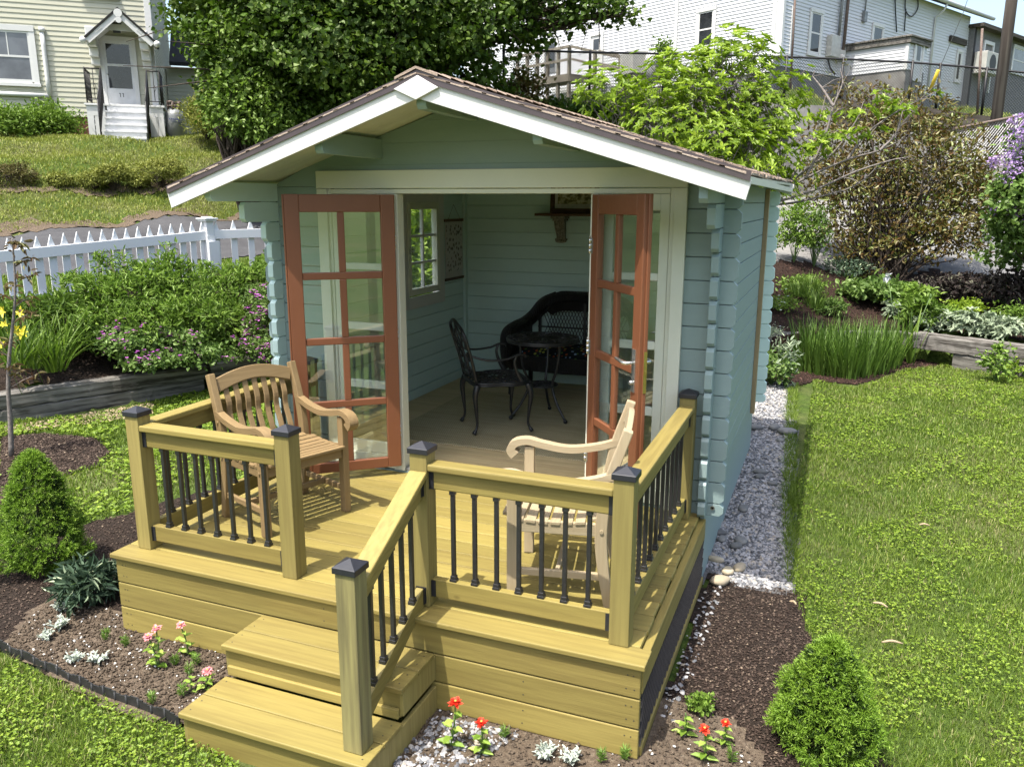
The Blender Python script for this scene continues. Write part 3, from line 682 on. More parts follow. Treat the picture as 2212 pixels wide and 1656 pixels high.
# ---- glazed doors
def glazed_door(loc, rz_, handle):
    W_, T_, Z0, Z1 = .70, .045, .062, 1.922; st = .092
    mb = MB(); mb.box(0, st, 0, T_, Z0, Z1); mb.box(W_-st, W_, 0, T_, Z0, Z1)
    ph = .384; g = .047; zr = [Z1-.112]
    mb.box(st, W_-st, .002, T_-.002, Z1-.112, Z1-.0005)
    z = Z1-.112; panes = []
    for i in range(4):
        panes.append((z-ph, z)); z -= ph
        if i < 3: mb.box(st, W_-st, .006, T_-.006, z-g, z); z -= g
    mb.box(st, W_-st, .002, T_-.002, Z0+.0005, z)
    cx = W_/2
    for a, b in panes: mb.box(cx-.022, cx+.022, .007, T_-.007, a, b)
    mb.box(W_, W_+.012, .022, T_, Z0, Z1)
    d = mb.build('door', 'door_paint', shed, .005); d.location = Vector(loc)-shed.location; d.rotation_euler = (0, 0, rz_)
    for a, b in panes:
        for xa, xb in ((st, cx-.022), (cx+.022, W_-st)):
            g_ = MB(); g_.box(xa-.004, xb+.004, T_/2-.0015, T_/2+.0015, a-.004, b+.004); g_.build('pane', 'pane_glass', d)
    for z in (.30, 1.0, 1.62):
        h = MB()
        for k in range(3): h.tube([(-.008, -.004, z-.045+k*.031), (-.008, -.004, z-.017+k*.031)], .0075)
        h.box(-.006, .03, -.003, -.0005, z-.045, z+.045)
        h.tube([(-.008, -.004, z+.048), (-.008, -.004, z+.058)], .005); h.build('hinge', 'steel', d)
    if handle:
        h = MB()
        for y_, s in ((-.006, -1), (T_+.0005, 1)):
            h.box(W_-.075, W_-.035, y_, y_+.0055, .855, 1.095)
            yy = y_+(.0 if s < 0 else .0055)
            h.tube([(W_-.055, yy, 1.02), (W_-.055, yy+s*.045, 1.02), (W_-.075, yy+s*.052, 1.02), (W_-.175, yy+s*.050, 1.028)], [.010, .010, .011, .008], 10)
            h.tube([(W_-.055, yy, .91), (W_-.055, yy+s*.02, .91)], .012, 10)
        h.build('handle', 'steel', d)
        h = MB(); h.box(W_+.0005 if False else W_+.0121, W_+.0145, .024, .043, .86, 1.09); h.box(W_+.0146, W_+.022, .027, .040, .965, .985)
        h.build('lock_plate', 'brass', d)
    return d
glazed_door((-2.150, 1.785, 0), R(220), False)
glazed_door((-.790, 1.785, 0), R(-51), True)

# ================================================================== DECK
deck = thing('deck', 'yellow stained timber deck with railings, black balusters and two steps in front of the shed', 'deck', (-1.48, .9, 0))
mb = MB(); y = 0.0; k = 0
while y < 1.80:
    yb = min(y+.1395, 1.797); x1 = 0.0 if k == 0 else -.052+random.uniform(-.004, .004)
    mb.box(-2.962, x1, y, yb, -.026, 0.0); y += .1445; k += 1
part(mb, 'deck_boards', 'deck_wood_x', deck, .005)
mb = MB()
for k in range(3): mb.box(-2.942, -.02, .020, .046, -.030-.1455*k-.1395, -.030-.1455*k)
part(mb, 'front_fascia', 'deck_wood_x', deck, .005)
mb = MB()
for q in ((-.055, -.015, .047, 1.80, -.16, -.031), (-2.945, -2.905, .047, 1.80, -.16, -.028), (-.048, -.010, .047, 1.80, -.46, -.415), (-2.95, -2.912, .047, 1.8, -.46, -.415)):
    mb = MB(); mb.box(*q); part(mb, 'side_fascia', 'deck_wood_y', deck, .004)
for xx in (-.032, -2.928):
    mb = MB(); stp = .062
    for i in range(-8, 40):
        for sg in (1, -1):
            ya = .05+i*stp; za, zb = -.415, -.16; L = .255
            p0 = Vector((xx+(.004 if sg > 0 else -.004), ya, za)); p1 = Vector((xx+(.004 if sg > 0 else -.004), ya+sg*L, zb))
            # clip to the deck depth
            lo, hi = .05, 1.79; ts = []
            if (p0.y < lo and p1.y < lo) or (p0.y > hi and p1.y > hi): continue
            def cl(p, q):
                if p.y < lo: t_ = (lo-p.y)/(q.y-p.y); return p+(q-p)*t_
                if p.y > hi: t_ = (hi-p.y)/(q.y-p.y); return p+(q-p)*t_
                return p
            a, b = cl(p0, p1), cl(p1, p0)
            mb.bar(a, b, .006, .024, (1, 0, 0))
    o = part(mb, 'lattice', 'black_metal', deck)
for x in (-2.88, -1.9, -1.0, -.10): 
    for y in (.10, 1.7):
        mb = MB(); mb.box(x-.045, x+.045, y-.045, y+.045, -.55, -.03); part(mb, 'foundation_post', 'deck_wood_z', deck)
# posts
def post(x, y, z0, z1, name='post', mt='deck_wood_z'):
    mb = MB(); h = .0445; mb.box(x-h, x+h, y-h, y+h, z0, z1); p = part(mb, name, mt, deck, .004)
    c = MB(); k = .0525; zt = z1+.0; vs = [(x-k, y-k, zt-.022), (x+k, y-k, zt-.022), (x+k, y+k, zt-.022), (x-k, y+k, zt-.022), (x-k, y-k, zt+.004), (x+k, y-k, zt+.004), (x+k, y+k, zt+.004), (x-k, y+k, zt+.004), (x, y, zt+.030)]
    c.add(vs, [(3, 2, 1, 0), (0, 1, 5, 4), (1, 2, 6, 5), (2, 3, 7, 6), (3, 0, 4, 7), (4, 5, 8), (5, 6, 8), (6, 7, 8), (7, 4, 8)])
    part(c, 'post_cap', 'cap_black', p, .0025); return p
PY = .161; P1, P2, P3, P4 = (-2.828, PY), (-1.861, PY), (-1.105, PY), (-.144, PY)
P5, P6 = (-.144, 1.70), (-2.828, 1.70); ZC = .778
for P in (P1, P2, P3, P4, P5, P6): post(P[0], P[1], 0.0005, ZC)
NW = (-1.066, -.522); post(NW[0], NW[1], -.3095, .498, mt='newel_wood')
# railings
def railing(a, b, nbal, zl=.045, zoff=(0, 0)):
    a, b = Vector((a[0], a[1], 0)), Vector((b[0], b[1], 0)); d = (b-a).normalized(); A, B = a+d*.0447, b-d*.0447
    sd_ = Vector((-d.y, d.x, 0)); za, zb = zoff
    axis = 'x' if abs(d.x) > abs(d.y) else 'y'; slope = abs(za-zb) > .01
    mb = MB()
    def rail(z, w_, h, off=Vector((0, 0, 0))): mb.bar(A+Vector((0, 0, z+za))+off, B+Vector((0, 0, z+zb))+off, w_, h)
    rail(.694, .088, .034); rail(.694, .060, .0385) if False else None
    rail(.631, .038, .090)
    top = part(mb, 'top_rail', 'deck_wood_'+axis, deck, .007)
    mb = MB(); rail(.092, .038, .090); bot = part(mb, 'bottom_rail', 'deck_wood_'+axis, deck, .004)
    for i in range(nbal):
        t_ = (i+.5)/nbal; p = A.lerp(B, (i+1)/(nbal+1) if nbal < 6 or True else t_); zo = za+(zb-za)*((p-A).length/(B-A).length)
        m_ = MB(); m_.box(p.x-.0095, p.x+.0095, p.y-.0095, p.y+.0095, .137+zo-(.01 if slope else 0), .587+zo+(.01 if slope else 0))
        k = .0165; kk = .0135
        m_.box(p.x-k, p.x+k, p.y-k, p.y+k, .1372+zo-(.012 if slope else 0), .150+zo); m_.box(p.x-kk, p.x+kk, p.y-kk, p.y+kk, .1502+zo, .166+zo)
        m_.box(p.x-kk, p.x+kk, p.y-kk, p.y+kk, .568+zo, .585+zo)
        part(m_, 'baluster', 'black_metal', bot, .0015)
    for e, dd, zz in ((A, d, za), (B, -d, zb)):
        for zc, hh in ((.63, .085), (.09, .082)):
            m_ = MB()
            m_.obox(e+dd*.0025+Vector((0, 0, zc+zz)), d*.002, sd_*.026, Vector((0, 0, hh/2)))
            for s_ in (-1, 1): m_.obox(e+dd*.012+sd_*.0205*s_+Vector((0, 0, zc+zz)), d*.010, sd_*.0012, Vector((0, 0, hh/2)))
            part(m_, 'bracket', 'cap_black', top if zc > .3 else bot)
railing(P1, P2, 7); railing(P3, P4, 7); railing(P4, P5, 10); railing(P1, P6, 10)
railing(NW, P3, 5, zoff=(-.285, -.030))
# steps
def step(x0, x1, y0, y1, zt, ground):
    mb = MB(); n = 2; wd = (y1-y0)/n
    for i in range(n): mb.box(x0, x1, y0+i*wd, y0+(i+1)*wd-.004, zt-.026, zt)
    tr = part(mb, 'tread', 'deck_wood_x', deck, .005)
    mb = MB(); mb.box(x0+.02, x1-.02, y0+.022, y0+.044, ground if zt < -.2 else -.3095, zt-.0285)
    if zt > -.2: mb.box(x0+.025, x1-.025, y0+.004, y0+.0215, -.3095, -.262)
    part(mb, 'riser', 'deck_wood_x', deck, .004)
    for xa in (x0+.006, x1-.028):
        mb = MB(); mb.box(xa, xa+.022, y0+.0225, .019, ground, zt-.0275); part(mb, 'step_side', 'deck_wood_z', deck, .003)
step(-1.945, -.977, -.312, -.001, -.155, -.30); step(-1.925, -.975, -.622, -.312, -.31, -.49)

plain('screw_dark', (0.05, 0.045, 0.03), .6)
for k in range(3):
    for x in (-2.90, -2.87, -.075, -.05, -1.15, -1.6 if k < 1 else -.55):
        for dz in (.035, .10):
            z = -.030-.1455*k-dz; xx = x+random.uniform(-.008, .008); mb = MB(); mb.tube([(xx, .0192, z), (xx, .0202, z)], .0035, 8); part(mb, 'screw_head', 'screw_dark', deck)
for (x0, x1, y0, z) in ((-1.93, -.99, -.312, -.155), (-1.91, -.99, -.622, -.31)):
    for x in (x0+.02, x1-.02):
        for dy in (.04, .11, .20, .27):
            mb = MB(); mb.tube([(x, y0+dy, z+.0008), (x, y0+dy, z-.0002)], .0035, 8); part(mb, 'screw_head', 'screw_dark', deck)
# ================================================================== FURNITURE
def bez(pts, n=16):
    """Catmull-Rom through points"""
    P = [Vector(p) for p in pts]; P = [2*P[0]-P[1]]+P+[2*P[-1]-P[-2]]; out = []
    for i in range(1, len(P)-2):
        for k in range(n):
            t_ = k/n; a, b, c, d = P[i-1:i+3]
            out.append(.5*((2*b)+(-a+c)*t_+(2*a-5*b+4*c-d)*t_**2+(-a+3*b-3*c+d)*t_**3))
    return out+[P[-2]]
def teak_chair(name, label, loc, ang, tk):
    t_ = thing(name, label, 'armchair', loc, R(ang)); X, Y, Z = tk+'_x', tk+'_y', tk+'_z'; W2 = .275
    for s in (-1, 1):
        y = s*W2
        m_ = MB(); m_.sweep([(.215, y, 0), (.215, y, .3), (.215, y, .605)], .042, (0, 1, 0), .052); m_.build('leg', Z, t_, .004)
        pts = bez([(-.25, y, 0), (-.215, y, .22), (-.205, y, .40), (-.235, y, .62), (-.315, y, .875)], 6)
        m_ = MB(); m_.sweep(pts, .042, (0, 1, 0), .05, hs=[.046+.012*math.sin(math.pi*min(1, i/(len(pts)-1)*1.1)) for i in range(len(pts))])
        m_.build('leg', Z, t_, .005)
        # arm with scrolled front end
        pts = bez([(-.255, y, .655), (-.15, y, .622), (.0, y, .600), (.14, y, .618), (.225, y, .636), (.29, y, .622), (.315, y, .585), (.292, y, .556)], 6)
        k = len(pts); m_ = MB(); m_.sweep(pts, .058, (0, 1, 0), .034, hs=[.034+.018*max(0, (i/(k-1)-.62)/.38) for i in range(k)], ws=[.045+.02*min(1, i/(k-1)*1.5) for i in range(k)])
        m_.build('armrest', X, t_, .006)
        m_ = MB(); m_.bar((-.20, y, .385), (.19, y, .385), .026, .062); m_.bar((-.215, y, .15), (.19, y, .15), .022, .036); m_.build('side_rail', X, t_, .004)
        m_ = MB()
        for (px, pz, yy) in ((.215, .385, .022), (-.207, .385, .022), (-.225, .60, .022)): m_.tube([(px, y+s*.020, pz), (px, y+s*.027, pz)], .009, 10)
        m_.build('wood_plug', tk+'_x', t_)
    m_ = MB(); W = W2-.021
    # front rail, curved seat
    m_.bar((.215, -W, .385), (.215, W, .385), .026, .065); m_.build('front_rail', Y, t_, .004)
    m_ = MB(); m_.bar((-.207, -W, .38), (-.207, W, .38), .026, .055); m_.bar((0, -W2+.01, .15), (0, W2-.01, .15), .022, .034); m_.build('back_rail', Y, t_, .004)
    m_ = MB(); n = 8
    for i in range(n):
        x = -.165+i*.0585; z = .425-.020*math.sin(math.pi*(i+.5)/n)+.003
        tilt = .020*math.pi/n/.0585*math.cos(math.pi*(i+.5)/n)
        m_.obox((x, 0, z), (.0235, 0, -.0235*tilt), (0, W2+(.018 if 0 < i < n-1 else -.022), 0), (0, 0, .0085))
    m_.build('seat', Y, t_, .003)
    # top rail, arched
    pts = [(-.300-.012*math.cos(math.pi*(i/14-.5)), -W+2*W*i/14, .800+.052*math.sin(math.pi*i/14)) for i in range(15)]
    m_ = MB(); m_.sweep(pts, .028, (1, 0, .28), .082); m_.build('top_rail', Y, t_, .005)
    for i in range(7):
        y = -W+2*W*(i+1)/8; zt = .765+.052*math.sin(math.pi*(i+1)/8)
        sl = bez([(-.205, y, .40), (-.225, y, .50), (-.270, y, .62), (-.272, y, .70), (-.305, y, zt)], 4)
        m_ = MB(); m_.sweep(sl, .034, (0, 1, 0), .013); m_.build('slat', Z, t_, .003)
    return t_
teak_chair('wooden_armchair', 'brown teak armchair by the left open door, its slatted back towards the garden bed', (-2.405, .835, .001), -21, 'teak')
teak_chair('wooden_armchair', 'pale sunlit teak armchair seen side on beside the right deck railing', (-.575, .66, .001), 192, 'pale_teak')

# cast metal chair
def scroll(c, r0, r1, a0, a1, ux, uy, n=18):
    c, ux, uy = Vector(c), Vector(ux), Vector(uy)
    return [c+(ux*math.cos(a0+(a1-a0)*i/n)+uy*math.sin(a0+(a1-a0)*i/n))*(r0+(r1-r0)*i/n) for i in range(n+1)]
FZ = .022
ch = thing('metal_armchair', 'black cast metal armchair with scrolled openwork back standing on the woven rug', 'chair', (-1.965, 3.06, FZ), R(39))
bm_ = 'black_metal'
for x, y, k in ((.215, .24, 1), (.215, -.24, 1), (-.20, .205, -1), (-.20, -.205, -1)):
    pts = bez([(x, y, .415), (x+.022*k, y*1.06, .33), (x+.012*k, y*1.02, .2), (x+.005*k, y*1.0, .08), (x+.035*k, y*1.06, .012)], 6); n = len(pts)
    m_ = MB(); m_.tube(pts, [.030-.019*min(1, i/(n-1)*1.5)+(.006 if i > n-4 else 0) for i in range(n)], 8); m_.build('leg', bm_, ch)
m_ = MB(); rim = []
for a in range(33):
    t_ = 2*math.pi*a/32; cx, cy = math.cos(t_), math.sin(t_); p = 5.0
    rr = 1/((abs(cx)**p+abs(cy)**p)**(1/p)); rim.append((.01+.235*rr*cx, (.262 if cx > 0 else .235)*rr*cy, .425))
m_.tube(rim, .0125, 6, cap=False); m_.tube([(a, b, .408) for a, b, c in rim], .010, 6, cap=False)
for i in range(-6, 7):
    for sg in (1, -1):
        pts = []
        for k in range(15):
            s_ = -.3+.6*k/14; x = i*.062+s_*sg*.8; y = s_+.012*math.sin(k*1.9+i)
            if abs(x-.01) < .228 and abs(y) < .245: pts.append((x+.01, y, .426+.003*math.sin(k*2.1)))
        if len(pts) > 2: m_.tube(pts, .0065, 4)
for i in range(5):
    for j in range(5):
        if (i+j) % 2 == 0: m_.tube(scroll((-.15+i*.078, -.16+j*.08, .428), .03, .010, 0, 5.5, (1, 0, 0), (0, 1, 0), 12), .006, 4)
m_.build('seat', bm_, ch)
def bk(y, z): return (-.205-.13*((z-.42)/.48)**1.2, y, z)        # leaning back plane
m_ = MB(); fr = [bk(-.205, .42), bk(-.222, .6), bk(-.235, .78), bk(-.20, .86), bk(-.09, .905), bk(0, .925), bk(.09, .905), bk(.20, .86), bk(.235, .78), bk(.222, .6), bk(.205, .42)]
m_.tube(bez(fr, 5), .0135, 6)
for s in (-1, 1):
    for (y, z, r0, r1, a0, a1) in ((.085, .78, .085, .02, -1.8, 4.5), (.12, .62, .06, .015, 0, 5.5), (.07, .53, .05, .012, 2, 8), (.15, .50, .045, .012, 0, 5), (.17, .72, .04, .01, 1, 6)):
        pts = []
        for i in range(19):
            a = a0+(a1-a0)*i/18; r_ = r0+(r1-r0)*i/18; pts.append(bk(s*(y+r_*math.cos(a)), max(.43, min(.90, z+r_*math.sin(a)))))
        m_.tube(pts, .0078, 5)
    m_.tube(bez([bk(s*.01, .44), bk(s*.05, .56), bk(s*.005, .68), bk(s*.06, .80), bk(s*.0, .9)], 5), .008, 5)
m_.tube([bk(-.21, .46), bk(.21, .46)], .011, 6); m_.build('backrest', bm_, ch)
for s in (-1, 1):
    m_ = MB(); m_.tube(bez([bk(s*.228, .66), (-.12, s*.262, .625), (.03, s*.272, .63), (.12, s*.268, .66), (.175, s*.262, .655), (.185, s*.26, .635)], 6), .0095, 6)
    pts = bez([(.115, s*.265, .66), (.095, s*.26, .60), (.115, s*.258, .52), (.165, s*.252, .43)], 5); n = len(pts)
    m_.tube(pts, [.010+.014*(i/(n-1))**2 for i in range(n)], 6); m_.build('armrest', bm_, ch)

# bistro table
tb = thing('bistro_table', 'round black cast metal bistro table with pierced top and small lower shelf', 'table', (-1.692, 3.49, FZ), R(10))
def disc(mb, R0, z, rr, rings, spokes, tr):
    mb.tube([(R0*math.cos(a*math.pi/24), R0*math.sin(a*math.pi/24), z) for a in range(49)], rr, 8, cap=False)
    for q in range(1, rings):
        r_ = R0*q/rings; n = max(12, int(48*q/rings))
        mb.tube([((r_+.010*math.sin(5*a*2*math.pi/n+q))*math.cos(a*2*math.pi/n), (r_+.010*math.sin(5*a*2*math.pi/n+q))*math.sin(a*2*math.pi/n), z) for a in range(n+1)], tr, 4, cap=False)
    for k in range(spokes):
        for sg in (1, -1):
            a0 = 2*math.pi*k/spokes
            mb.tube([((R0*t_)*math.cos(a0+sg*.7*t_), (R0*t_)*math.sin(a0+sg*.7*t_), z+.001) for t_ in (.05, .25, .45, .65, .85, 1)], tr*1.1, 4)
m_ = MB(); disc(m_, .305, .705, .012, 6, 16, .0065); m_.tube([(.306*math.cos(a*math.pi/24), .306*math.sin(a*math.pi/24), .690) for a in range(49)], .010, 6, cap=False); m_.build('tabletop', bm_, tb)
m_ = MB(); disc(m_, .130, .30, .009, 3, 10, .006); m_.build('lower_shelf', bm_, tb)
for k in range(3):
    a = R(-35+120*k); u_ = Vector((math.cos(a), math.sin(a), 0)); q = lambda r_, z: u_*r_+Vector((0, 0, z))
    m_ = MB(); m_.tube(bez([q(.20, .69), q(.195, .58), q(.17, .45), q(.125, .34), q(.13, .26), q(.19, .14), q(.275, .03)], 5), .0115, 8); m_.sphere(q(.282, .018), .019, r=.5); m_.build('leg', bm_, tb)

# wicker loveseat
sf = thing('wicker_loveseat', 'black woven wicker loveseat with arched lattice back against the inner teal wall', 'loveseat', (-1.70, 4.52, FZ), 0)
HW = .645; wk = 'wicker'
def arch(x):                                                   # back top height
    t_ = abs(x)/.50
    return .925 if t_ < .45 else .925-.19*((t_-.45)/.55)**1.7
for s in (-1, 1):
    pts = bez([(s*.30, .27, .92), (s*.44, .26, .845), (s*.525, .20, .72), (s*.575, .06, .655), (s*.60, -.12, .635), (s*.62, -.27, .60), (s*.625, -.32, .50), (s*.615, -.33, .36), (s*.59, -.33, .27)], 6)
    m_ = MB(); n = len(pts); m_.tube(pts, [.050+.018*math.sin(math.pi*min(1, i/(n*.85))) for i in range(n)], 12); m_.build('armrest', wk, sf)
    m_ = MB()                                                  # woven side under the arm
    side = [(-.33, .25), (.27, .25), (.27, .66), (.06, .63), (-.12, .61), (-.30, .57)]
    m_.prism(side, (s*.575-.012, 0, 0), (0, 1, 0), (0, 0, 1), (1, 0, 0), .024); m_.build('side_panel', wk, sf)
    for yy in (-.30, .26):
        m_ = MB(); m_.tube([(s*.57, yy, .30), (s*.575, yy, .12), (s*.58, yy, .0)], [.026, .026, .024], 8); m_.build('leg', wk, sf)
pts = [(x, .27, arch(x)) for x in np.linspace(-.40, .40, 17)]
m_ = MB(); m_.tube(pts, .052, 12); m_.build('top_roll', wk, sf)
m_ = MB()                                                      # solid woven band under the arch
xs = np.linspace(-.50, .50, 21)
m_.prism([(x, arch(x)-.015) for x in xs]+[(x, arch(x)-.15 if abs(x) < .36 else arch(x)-.08) for x in xs[::-1]], (0, .262, 0), (1, 0, 0), (0, 0, 1), (0, 1, 0), .016); m_.build('back_band', wk, sf)
m_ = MB()
for i in range(-30, 42):
    for sg in (1, -1):
        xa = i*.034; za, zb = .43, .80; L_ = .16*sg
        p0, p1 = Vector((xa, .272+.004*sg, za)), Vector((xa+L_, .272+.004*sg, zb))
        if max(abs(p0.x), abs(p1.x)) < .50: m_.bar(p0, p1, .006, .006)
m_.bar((-.5, .27, .60), (.5, .27, .60), .012, .014); m_.bar((-.5, .27, .43), (.5, .27, .43), .014, .02)
for x in (-.48, 0.0, .48): m_.bar((x, .27, .36), (x, .27, .85), .026, .026, up=(0, 1, 0))
m_.build('lattice_back', 'black_metal', sf)
m_ = MB(); m_.box(-.57, .57, -.31, .27, .36, .39)
ap = [(-.57, .27), (-.3, .255), (0, .25), (.3, .255), (.57, .27), (.57, .40), (-.57, .40)]
m_.prism(ap, (0, -.345, 0), (1, 0, 0), (0, 0, 1), (0, 1, 0), .03)
m_.build('seat_base', wk, sf)
o = MB(); nx, ny = 18, 8
cu = []
for j in range(ny+1):
    for i in range(nx+1):
        x = -.55+1.1*i/nx; y = -.33+.57*j/ny; ex = min(i, nx-i)/2.0; ey = min(j, ny-j)/2.0; cu.append((x, y, .40+.07*min(1, ex**.5)*min(1, ey**.5)+.004*math.sin(i*2.1+j)))
fs = [(j*(nx+1)+i, j*(nx+1)+i+1, (j+1)*(nx+1)+i+1, (j+1)*(nx+1)+i) for j in range(ny) for i in range(nx)]
o.add(cu, fs, None, True); o.add([(x, y, .392) for x, y, z in cu], [f[::-1] for f in fs]); 
cs = o.build('seat_cushion', 'floral', None, loc=(-1.70, 4.52, FZ)); tag(cs, 'dark floral print seat cushion lying on the wicker loveseat', 'cushion')

# rug
m_ = MB(); m_.box(-2.72, -.42, 2.47, 4.22, .0125, .0205); rg = m_.build('rug', 'rug_weave', None, .003); tag(rg, 'beige braided sisal rug on the summerhouse floor', 'rug')

# wall shelf, framed picture, hanging poster
t_ = thing('wall_shelf', 'dark rustic wall shelf on an ornate carved bracket, above the loveseat', 'shelf', (-1.9, 4.9, 1.75))
m_ = MB(); pts = [(-.335, -.16), (-.30, -.175), (0, -.19), (.33, -.175), (.36, -.16), (.36, .027), (-.335, .027)]
m_.prism(pts, (0, 0, -.012), (1, 0, 0), (0, 1, 0), (0, 0, 1), .026); m_.build('shelf_board', 'dark_wood', t_, .004)
m_ = MB(); x = -.10
m_.box(x-.075, x+.075, -.13, .027, -.038, -.0125); m_.box(x-.062, x+.062, -.11, .027, -.060, -.0385)
for i in range(5): m_.tube(bez([(x-.044+i*.022, -.075, -.06), (x-.040+i*.02, -.06, -.13), (x-.036+i*.018, -.02, -.20), (x-.034+i*.017, -.02, -.25)], 5), .0125, 8)
m_.box(x-.04, x+.04, -.02, .027, -.26, -.0605); m_.sphere((x, -.012, -.262), .062, .04, .020); m_.box(x-.058, x+.058, -.03, .027, -.255, -.238)
m_.build('bracket', 'carved', t_, .003) if 'carved' in M else None
if 'carved' not in M:
    plain('carved', (0.27, 0.24, 0.19), 0.8, 0, 0.8, 60, c2=(0.10, 0.085, 0.065)); m_.build('bracket', 'carved', t_, .003)
t_ = thing('framed_picture', 'small landscape print in a dark wooden frame standing on the wall shelf', 'picture', (-1.87, 4.90, 1.765)); t_.rotation_euler = (R(-4), 0, 0)
m_ = MB(); a, h = .25, .40
for q in ((-a, a, 0, .045), (-a, a, h-.045, h), (-a, -a+.045, .045, h-.045), (a-.045, a, .045, h-.045)): m_.box(q[0], q[1], -.02, .008, q[2], q[3])
m_.build('frame', 'dark_wood', t_, .003)
m_ = MB(); m_.box(-a+.045, a-.045, -.004, .0, .045, h-.045); m_.build('mat_board', 'paper', t_)
m_ = MB(); m_.box(-a+.075, a-.075, -.007, -.0045, .09, h-.09); m_.build('print', 'landscape_print', t_)
t_ = thing('hanging_poster', 'botanical chart with many small dark plant drawings, hung from a wooden rail beside the window', 'poster', (-3.085, 4.64, 1.39))
m_ = MB(); m_.box(.003, .006, -.205, .205, -.29, .285); m_.build('sheet', 'paper', t_)
m_ = MB(); m_.box(.0065, .0075, -.18, .18, -.215, .255); m_.build('print', 'poster_print', t_)
for z in (-.31, .285):
    m_ = MB(); m_.box(.0, .014, -.222, .222, z, z+.028); m_.build('rail', 'dark_wood', t_, .003)
m_ = MB(); m_.tube([(.01, -.14, .31), (.006, 0, .455), (.01, .14, .31)], .0018, 5); m_.build('cord', 'brown_stem', t_)
# ================================================================== TERRAIN
def V2(p): return (p.x, p.y)
timberL = [(-8.9, .35), (-7.62, 2.62), (-7.05, 3.40), (-6.72, 4.60), (-6.25, 6.0), (-5.4, 7.6)]
TL = [gpt(0, 905), gpt(205, 893), gpt(440, 843), gpt(640, 800)]
TR0 = [at(1600, 735, 11.6), at(1755, 700, 12.5), at(1860, 690, 13.5), Vector((1.86, 10.5, 0)), Vector((3.14, 9.72, 0)), Vector((4.6, 8.95, 0))]
ctl = []
def cp(p, z=None, w_=1.0): ctl.append((p.x, p.y, p.z if z is None else z, w_))
for x in np.arange(-4.5, 1.2, 1.1):
    for y in np.arange(-4, 7, 1.2): ctl.append((x, y, -.47, 1))
for p in ((-7, -1), (-6, 1), (-5.5, 3), (-5.0, 5), (3, 0), (3, 3), (3, 6), (2, 8), (.8, 9), (5, 2), (5, 6), (-8, -3), (-6.6, 2), (8, 0), (8, 5), (-3, -8), (3, -8), (-12, -8), (12, -8), (-.5, 9), (-2, 8)): ctl.append((p[0], p[1], -.47, 1))
# raised bed on the left, lane, bank, upper lawn
for u, v, d in ((0, 648, 12.3), (180, 628, 12.8), (420, 607, 13.7), (600, 592, 14.2), (-250, 690, 11.6)): cp(at(u, v, d))
for u, v, d in ((0, 592, 13.9), (420, 560, 15.6), (620, 545, 16.2), (0, 524, 16.8), (250, 505, 17.4), (500, 486, 18.2), (-300, 540, 17)): cp(at(u, v, d))
for u, v, d in ((0, 470, 17.9), (300, 455, 18.5), (0, 447, 18.3), (300, 430, 18.9), (520, 430, 19.6), (0, 408, 18.8), (350, 392, 19.7), (0, 372, 19.4), (350, 360, 20.4), (0, 330, 20.6), (200, 330, 21.0), (420, 330, 21.6), (600, 330, 22.5), (0, 298, 22.8), (250, 297, 23.0), (420, 297, 23.4), (0, 290, 25), (330, 290, 25), (480, 290, 26), (200, 286, 28), (150, 292, 24)): cp(at(u, v, d))
for u, z, d in ((0, 3.7, 34), (300, 3.9, 40), (700, 3.0, 22), (900, 2.7, 20), (900, 3.6, 28), (700, 4, 45), (760, 1.0, 15), (900, .5, 12), (900, .1, 10), (1100, 2.6, 19)): cp(at(u, 400, d), z)
for (x, y) in ((-4.5, 8), (-3, 9.5), (-5.2, 9.0)): ctl.append((x, y, -.1, 1))
# right: planting bed behind the timbers, drive, retaining wall, terrace
for u, v, d in ((1700, 650, 13.2), (1900, 625, 15.5), (2100, 680, 15), (2200, 640, 16), (1680, 545, 16), (1700, 440, 24), (1850, 520, 19), (2200, 603, 17.6), (2200, 440, 27), (2050, 560, 18.6), (2400, 560, 20)): cp(at(u, v, d))
for u, z, d in ((1500, 1.2, 15), (1350, .6, 12), (1500, .2, 11), (1200, 2.3, 17.5)): cp(at(u, 400, d), z)
WALLB = [(1050, 2.6, 20.5), (1300, 2.3, 22), (1480, 2.0, 23), (1650, 1.9, 23.6), (1800, 1.8, 24.6), (2000, 1.8, 25.4), (2212, 1.9, 26), (2600, 2.2, 27)]
WALLT = [(1050, 312), (1300, 262), (1480, 205), (1650, 206), (1800, 213), (2000, 232), (2212, 262), (2600, 330)]
WB, WT = [], []
for (u, z, d), (u2, v2) in zip(WALLB, WALLT):
    b = at(u, 400, d); b.z = z; t_ = at(u2, v2, d+.05); WB.append(b); WT.append(t_)
    cp(b); cp(at(u, 400, d-1.0), z-.1); cp(t_ + (t_-CAM).normalized()*.9, t_.z); cp(at(u, 400, d-.35), z)
for u, z, d in ((1100, 5.2, 27), (1400, 5.4, 28), (1665, 5.5, 29), (2000, 5.3, 36), (2200, 5.2, 42), (1500, 5.8, 50), (2300, 5.2, 60), (1000, 4.6, 34), (2600, 4, 60), (2600, 4, 40)): cp(at(u, 400, d), z)
for (x, y, z) in ((-60, 60, 5), (0, 90, 7), (60, 90, 5), (-90, 0, 1), (90, 0, -1), (0, -90, -2), (60, 30, 1), (-40, 20, 4), (-200, 200, 8), (200, 200, 6), (-200, -200, -2), (200, -200, -3)): ctl.append((x, y, z, 3))
CT = np.array(ctl)
